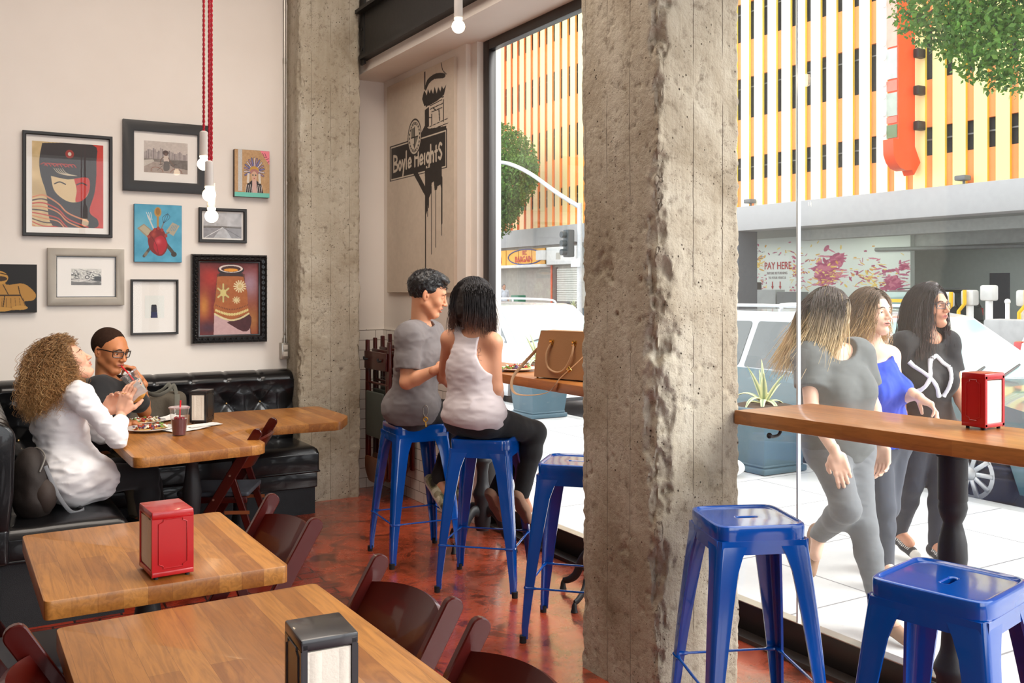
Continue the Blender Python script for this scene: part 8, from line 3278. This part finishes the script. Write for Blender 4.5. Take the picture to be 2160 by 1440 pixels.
def tumbler(t, base, axis, h, r0, r1, level, liquid, lidcol=None, straw=None):
    """clear cup: axis = unit vector from base to rim"""
    z = np.array(axis, float)
    z /= np.linalg.norm(z)
    R = basis((z[1], -z[0], 0.01) if abs(z[2]) < 0.99 else (0, 1, 0), z)
    # make columns orthonormal with z
    x = np.cross(R[:, 1], z)
    x /= np.linalg.norm(x)
    y = np.cross(z, x)
    M = Matrix(((x[0], y[0], z[0], base[0]), (x[1], y[1], z[1], base[1]), (x[2], y[2], z[2], base[2]), (0, 0, 0, 1)))
    wall = lathe([(r0 * 0.9, 0.0), (r0, 0.003), (r1, h - 0.004), (r1 + 0.003, h), (r1 + 0.001, h + 0.001), (r1 - 0.0012, h - 0.004), (r0 - 0.0012, 0.005)], 32, cap=False)
    part('cup_wall', xf(wall, M=M), M_CLR, t, world=True, smooth=50)
    rl = r0 + (r1 - r0) * level
    part('drink', xf(lathe([(r0 - 0.003, 0.004), (rl - 0.0025, h * level)], 32), M=M), liquid, t, world=True, smooth=50)
    if lidcol is not None:
        part('lid', xf(lathe([(r1 + 0.005, h - 0.004), (r1 + 0.006, h + 0.002), (r1 + 0.001, h + 0.005), (r1 - 0.006, h + 0.004), (0.007, h + 0.004)], 32, cap=False), M=M), lidcol, t, world=True, smooth=50)
    return M


cupt = thing('plastic_cup', 'clear plastic cup of dark red iced drink with a red straw on the booth table', 'cup', (1.052, 5.333, 0.745), 0, 'clear plastic cups')
tumbler(cupt, (1.052, 5.333, 0.7455), (0, 0, 1), 0.150, 0.035, 0.050, 0.60, plain('hibiscus_drink', (96, 6, 30), 0.1, coat=0.6, var=0.2), glassy('pink_lid', refl=0.06, tint=(1, 0.9, 0.9), body=0.25, bodycol=(0.9, 0.6, 0.62)))
part('straw', cyl((1.052, 5.333, 0.78), (1.058, 5.328, 0.935), 0.0042), M_STRAW, cupt, world=True)
for k in range(6):
    part('ice_cube', cbox((1.052 + 0.02 * math.cos(k * 1.1), 5.333 + 0.02 * math.sin(k * 1.1), 0.838), (0.016, 0.016, 0.014), 0.003, 1, (0.4 * k, 0.3, k)), plain('red_ice', (150, 30, 56), 0.1, coat=0.8), cupt, world=True)

JM = JO['cup_man']
cm = thing('plastic_cup', 'clear plastic cup held up to the mouth of the man in glasses', 'cup', (0, 0, 0), 0, 'clear plastic cups')
mouth = CUPMAN.loc((0, 0.100, -0.060))
wrL = np.array(JM['wrL'])
axis = -CR * 0.52 + UPZ * 0.82 - CA * 0.1
axis /= np.linalg.norm(axis)
rim = mouth + CR * 0.045 - UPZ * 0.045 - CA * 0.015
base = rim - axis * 0.135
cm.location = tuple(base)
tumbler(cm, base, axis, 0.135, 0.033, 0.047, 0.62, glassy('lemonade', refl=0.04, tint=(0.9, 0.92, 0.86), body=0.45, bodycol=(0.86, 0.88, 0.80)), glassy('clear_lid', refl=0.08, tint=(1, 0.95, 0.95), body=0.2, bodycol=(0.9, 0.85, 0.85)))
part('straw', tube([base + axis * 0.02 + CR * 0.01, rim + axis * 0.01, mouth - CR * 0.004], 0.0045, 8), M_STRAW, cm, world=True)


# plates with tostadas
def plate(label, x, y, z, r, seed, group='plates of tostadas'):
    t = thing('plate', label, 'plate', (x, y, z), 0, group)
    part('dish', lathe([(r * 0.55, 0.0005), (r * 0.62, 0.003), (r * 0.98, 0.014), (r, 0.016), (r * 0.985, 0.0175), (r * 0.62, 0.006), (0.001, 0.0055)], 48, cap=False), M_CER, t, smooth=60)
    rg = random.Random(seed)
    for k, (dx, dy) in enumerate([(-0.035, -0.02), (0.045, 0.02)]):
        a = lathe([(0.001, 0), (0.05, 0.001), (0.056, 0.004), (0.05, 0.006), (0.001, 0.005)], 24, (dx, dy, 0.008), cap=False)
        v = a[0].copy()
        v[:, 2] += fbm(v, 30, 2, seed + k) * 0.003
        part('tortilla', (v, a[1]), plain('corn_tortilla', (222, 178, 112), 0.8, var=0.2, vscale=60), t)
    kinds = [('shredded_meat', (168, 62, 30), 46), ('chopped_onion', (236, 226, 206), 26), ('lettuce', (120, 150, 70), 18), ('purple_cabbage', (88, 62, 96), 10)]
    for nm, c, n in kinds:
        gs = []
        for _ in range(n):
            dx, dy = rg.choice([(-0.035, -0.02), (0.045, 0.02)])
            p = (dx + rg.gauss(0, 0.022), dy + rg.gauss(0, 0.020), 0.016 + 0.012 * rg.random())
            s_ = 0.004 + 0.006 * rg.random()
            gs.append(xf(sphere((0, 0, 0), (s_ * 1.8, s_, s_ * .7), 6, 4), p, (rg.random(), rg.random(), rg.random() * 6)))
        o = part(nm, join(*gs), plain(nm, c, 0.6, var=0.3, vscale=80), t, smooth=60)
        o['kind'] = 'stuff'
    return t


plate('plate of tostadas nearest the curly-haired woman\'s elbow on the booth table', 0.945, 5.60, 0.747, 0.135, 3)
plate('second plate of tostadas, further back on the booth table near the black t-shirt', 0.965, 5.92, 0.747, 0.125, 6)
plate('plate of leftovers on the window bar beside the tan handbag', 2.74, 4.60, 1.076, 0.125, 9)
single('paper_napkin', crumple(-0.12, 0.12, -0.06, 0.06, 0.745, 3, rot=0.5), M_PAPER, 'white paper napkin under the front plate, pointing towards the black dispenser', 'napkin', (1.13, 5.52, 0), 0, 'paper napkins')
single('paper_napkin', crumple(-0.10, 0.10, -0.05, 0.05, 0.745, 5, rot=0.35), M_PAPER, 'white folded napkin at the foot of the black dispenser on the booth table', 'napkin', (1.24, 5.62, 0), 0, 'paper napkins')
single('paper_napkin', crumple(-0.09, 0.12, -0.06, 0.06, 0.745, 8, 0.012, rot=0.6), M_PAPER, 'white paper sheet sticking up behind the back plate', 'napkin', (1.09, 5.98, 0), 0, 'paper napkins')
ph = thing('mobile_phone', 'dark mobile phone with a green edge lying on the booth table', 'phone', (1.13, 6.10, 0.745))
part('case', box(-0.075, 0.075, -0.038, 0.038, 0, 0.009, 0.004, 3), plain('phone_dark', (28, 30, 32), 0.2, coat=0.8), ph)
part('edge_band', box(-0.076, 0.02, -0.039, -0.030, 0.001, 0.006, 0.002), plain('phone_green', (20, 130, 110), 0.4), ph)

# taco in paper held by the curly-haired woman
JW = {k: np.array(v) for k, v in JO['curly_woman'].items()}
hc = JW['wrR'] + UPZ * 0.085 + CR * 0.045 + CA * 0.045
tc = thing('wrapped_taco', 'taco in white paper held in both hands by the curly-haired woman', 'food', tuple(hc))


def sheetf(U, V):
    a = (U - 0.5) * 1.9
    r = 0.030 + 0.018 * V
    L = (V - 0.35) * 0.13
    ax = CR * 0.72 + UPZ * 0.62 - CA * 0.2
    ax = ax / np.linalg.norm(ax)
    n1 = np.cross(ax, CA)
    n1 /= np.linalg.norm(n1)
    n2 = np.cross(ax, n1)
    w = 0.003 * np.sin(U * 23 + V * 9)
    P = hc + L[..., None] * ax + ((r + w) * np.sin(a))[..., None] * n1 + ((r + w) * np.cos(a))[..., None] * n2 * 0.8
    return P[..., 0], P[..., 1], P[..., 2]


a_ = gridsurf(sheetf, 24, 16)
part('paper_wrap', (np.vstack([a_[0], a_[0] + CA * 0.0012]), a_[1] + [tuple(reversed([i + len(a_[0]) for i in f])) for f in a_[1]]), M_PAPER, tc, world=True, smooth=60)
g = sphere((0, 0, 0), (0.05, 0.016, 0.028), 20, 12)
g = (g[0] + fbm(g[0], 60, 2, 2)[:, None] * 0.006, g[1])
part('taco_shell', xf(g, tuple(hc - UPZ * 0.012 + CR * 0.012), (0, -0.5, -0.5)), plain('golden_shell', (214, 156, 74), 0.7, var=0.3, vscale=60), tc, world=True)

# tan leather handbag on the bar
M_TAN = plain('tan_leather', (158, 116, 78), 0.45, bump=0.15, bscale=160, var=0.04)
M_TANL = plain('pale_tan_strap', (188, 150, 112), 0.5)
M_GOLD = plain('polished_brass', (220, 176, 90), 0.2, metal=1.0)
hb = thing('handbag', 'structured tan leather handbag with brass rings standing on the window bar', 'handbag', (2.715, 4.03, 1.075), math.atan2(-0.29, 0.085) + 0.0)
# local x runs along the front face from the left (far) corner to the right; y points to the street
W2, D2, Hh = 0.185, 0.075, 0.235


def fbag(U, V):
    return U


pts0 = [(-W2, -D2), (W2, -D2), (W2, D2), (-W2, D2)]
V_, F_ = [], []
nz = 14
for k in range(nz + 1):
    t_ = k / nz
    sx = 1.0 + 0.03 * math.sin(PI * t_) - 0.10 * t_ ** 2
    sy = 1.0 - 0.42 * t_
    ring = roundpoly([(-W2 * sx, -D2 * sy), (W2 * sx, -D2 * sy), (W2 * sx, D2 * sy), (-W2 * sx, D2 * sy)], 0.02, 4)
    for (x, y) in ring:
        V_.append((x, y, 0.008 + Hh * t_ + (0.014 * (1 - (x / W2) ** 2) if k == nz else 0)))
m_ = len(ring)
for k in range(nz):
    for i in range(m_):
        j = (i + 1) % m_
        F_.append((k * m_ + i, k * m_ + j, (k + 1) * m_ + j, (k + 1) * m_ + i))
F_.append(tuple(reversed(range(m_))))
F_.append(tuple(nz * m_ + i for i in range(m_)))
part('body', (np.array(V_), F_), M_TAN, hb, smooth=50)
part('side_wing', join(box(-W2 - 0.022, -W2 + 0.02, -0.02, 0.04, 0.02, Hh * 0.78, 0.01)), M_TAN, hb)
for s in (-1, 1):
    y = s * (D2 * 0.66)
    for x in (-0.075, 0.075):
        part('ring', join(box(x - 0.014, x + 0.014, y - 0.008, y + 0.008, Hh * 0.80, Hh * 0.86, 0.003), box(x - 0.010, x + 0.010, y - 0.012, y + 0.012, Hh * 0.74, Hh * 0.79, 0.003)), M_GOLD, hb)
    hp = smoothpath([(-0.075, y * 1.15, Hh * .78), (-0.092, y * 1.5, Hh * .55), (-0.080, y * 1.6, Hh * .28), (-0.03, y * 1.65, Hh * .17), (0.02, y * 1.65, Hh * .20), (0.055, y * 1.6, Hh * .36), (0.078, y * 1.5, Hh * .58), (0.075, y * 1.15, Hh * .78)], 5)
    part('handle', tube(hp, 0.0058, 10), M_TANL, hb, smooth=60)
for x in (-W2 + .02, W2 - .02):
    for y in (-D2 + .015, D2 - .015):
        part('stud_foot', sphere((x, y, 0.005), 0.006, 8, 6), M_GOLD, hb)
sp_ = smoothpath([(-W2 - 0.005, 0.01, Hh * 0.75), (-W2 - 0.045, -0.07, 0.09), (-W2 - 0.06, -0.165, 0.0), (-W2 - 0.02, -0.18, -0.075), (0.0, -0.18, -0.055), (0.085, -0.172, 0.025), (0.16, -0.11, 0.115), (W2 + 0.02, -0.06, 0.19), (W2, 0.0, Hh * 0.9)], 8)
part('shoulder_strap', tube(sp_, 0.0085, 10, flat=(0.22, 1.0)), M_TANL, hb, smooth=60)
part('buckle', xf(join(box(-0.012, 0.012, -0.003, 0.003, -0.012, 0.012, 0.002)), (0.118, -0.146, 0.066), (0, -0.7, 0)), M_GOLD, hb)

# olive tote bag on the booth seat and a dark backpack behind the curly-haired woman
M_OLV = plain('olive_canvas', (84, 76, 64), 0.9, bump=0.4, bscale=90, var=0.15)
tb = thing('tote_bag', 'olive canvas tote bag slumped on the booth behind the table', 'bag', (1.12, 6.50, 0.455), 0.15)
o = [('u', Box((0, 0, 0.21), (0.21, 0.075, 0.20), 0.05), 0), ('u', Ell((0, -0.03, 0.10), (0.20, 0.10, 0.12)), 0.05)]
g, _ = sdf_mesh(o, 0.009, disp=lambda P: 0.010 * fbm(P * np.array([6, 6, 14]), 1.0, 3, 5))
part('body', g, M_OLV, tb, smooth=180)
for y in (-0.045, 0.045):
    part('carry_strap', tube(smoothpath([(-0.13, y, 0.36), (-0.10, y - 0.03, 0.43), (-0.02, y - 0.06, 0.40), (0.05, y - 0.06, 0.42), (0.11, y - 0.02, 0.45), (0.14, y, 0.37)], 5), 0.016, 8, flat=(0.2, 1.0)), plain('grey_green_strap', (104, 102, 92), 0.9), tb, smooth=60)
part('front_band', box(0.09, 0.125, -0.135, -0.128, 0.0, 0.40, 0.002), plain('grey_green_strap', (104, 102, 92), 0.9), tb)
bp = thing('backpack', 'dark brown backpack wedged at the left end of the booth behind the curly-haired woman', 'bag', (0.315, 5.08, 0.46), 0.1)
o = [('u', Ell((0, 0, 0.15), (0.085, 0.14, 0.17)), 0), ('u', Ell((0.02, -0.02, 0.07), (0.08, 0.13, 0.09)), 0.04)]
g, _ = sdf_mesh(o, 0.009, disp=lambda P: 0.012 * fbm(P * np.array([9, 9, 9]), 1.0, 3, 8))
part('body', g, plain('brown_nylon', (38, 29, 25), 0.7, bump=0.2), bp, smooth=180)
part('pocket', sphere((0.045, -0.09, 0.10), (0.06, 0.075, 0.085), 20, 12), plain('brown_nylon_pocket', (52, 40, 34), 0.7, bump=0.2), bp)
part('zip', tube(smoothpath([(0.02, -0.13, 0.22), (0.05, -0.09, 0.285), (0.03, 0.0, 0.315), (0.0, 0.09, 0.28)], 4), 0.004, 6), plain('zip_grey', (120, 116, 110), 0.5), bp)
part('strap', tube(smoothpath([(0.05, -0.10, 0.24), (0.10, -0.14, 0.10), (0.16, -0.13, 0.012), (0.22, -0.10, 0.012), (0.20, -0.05, 0.02)], 5), 0.009, 8, flat=(0.25, 1.0)), plain('grey_webbing', (120, 122, 126), 0.8), bp, smooth=60)
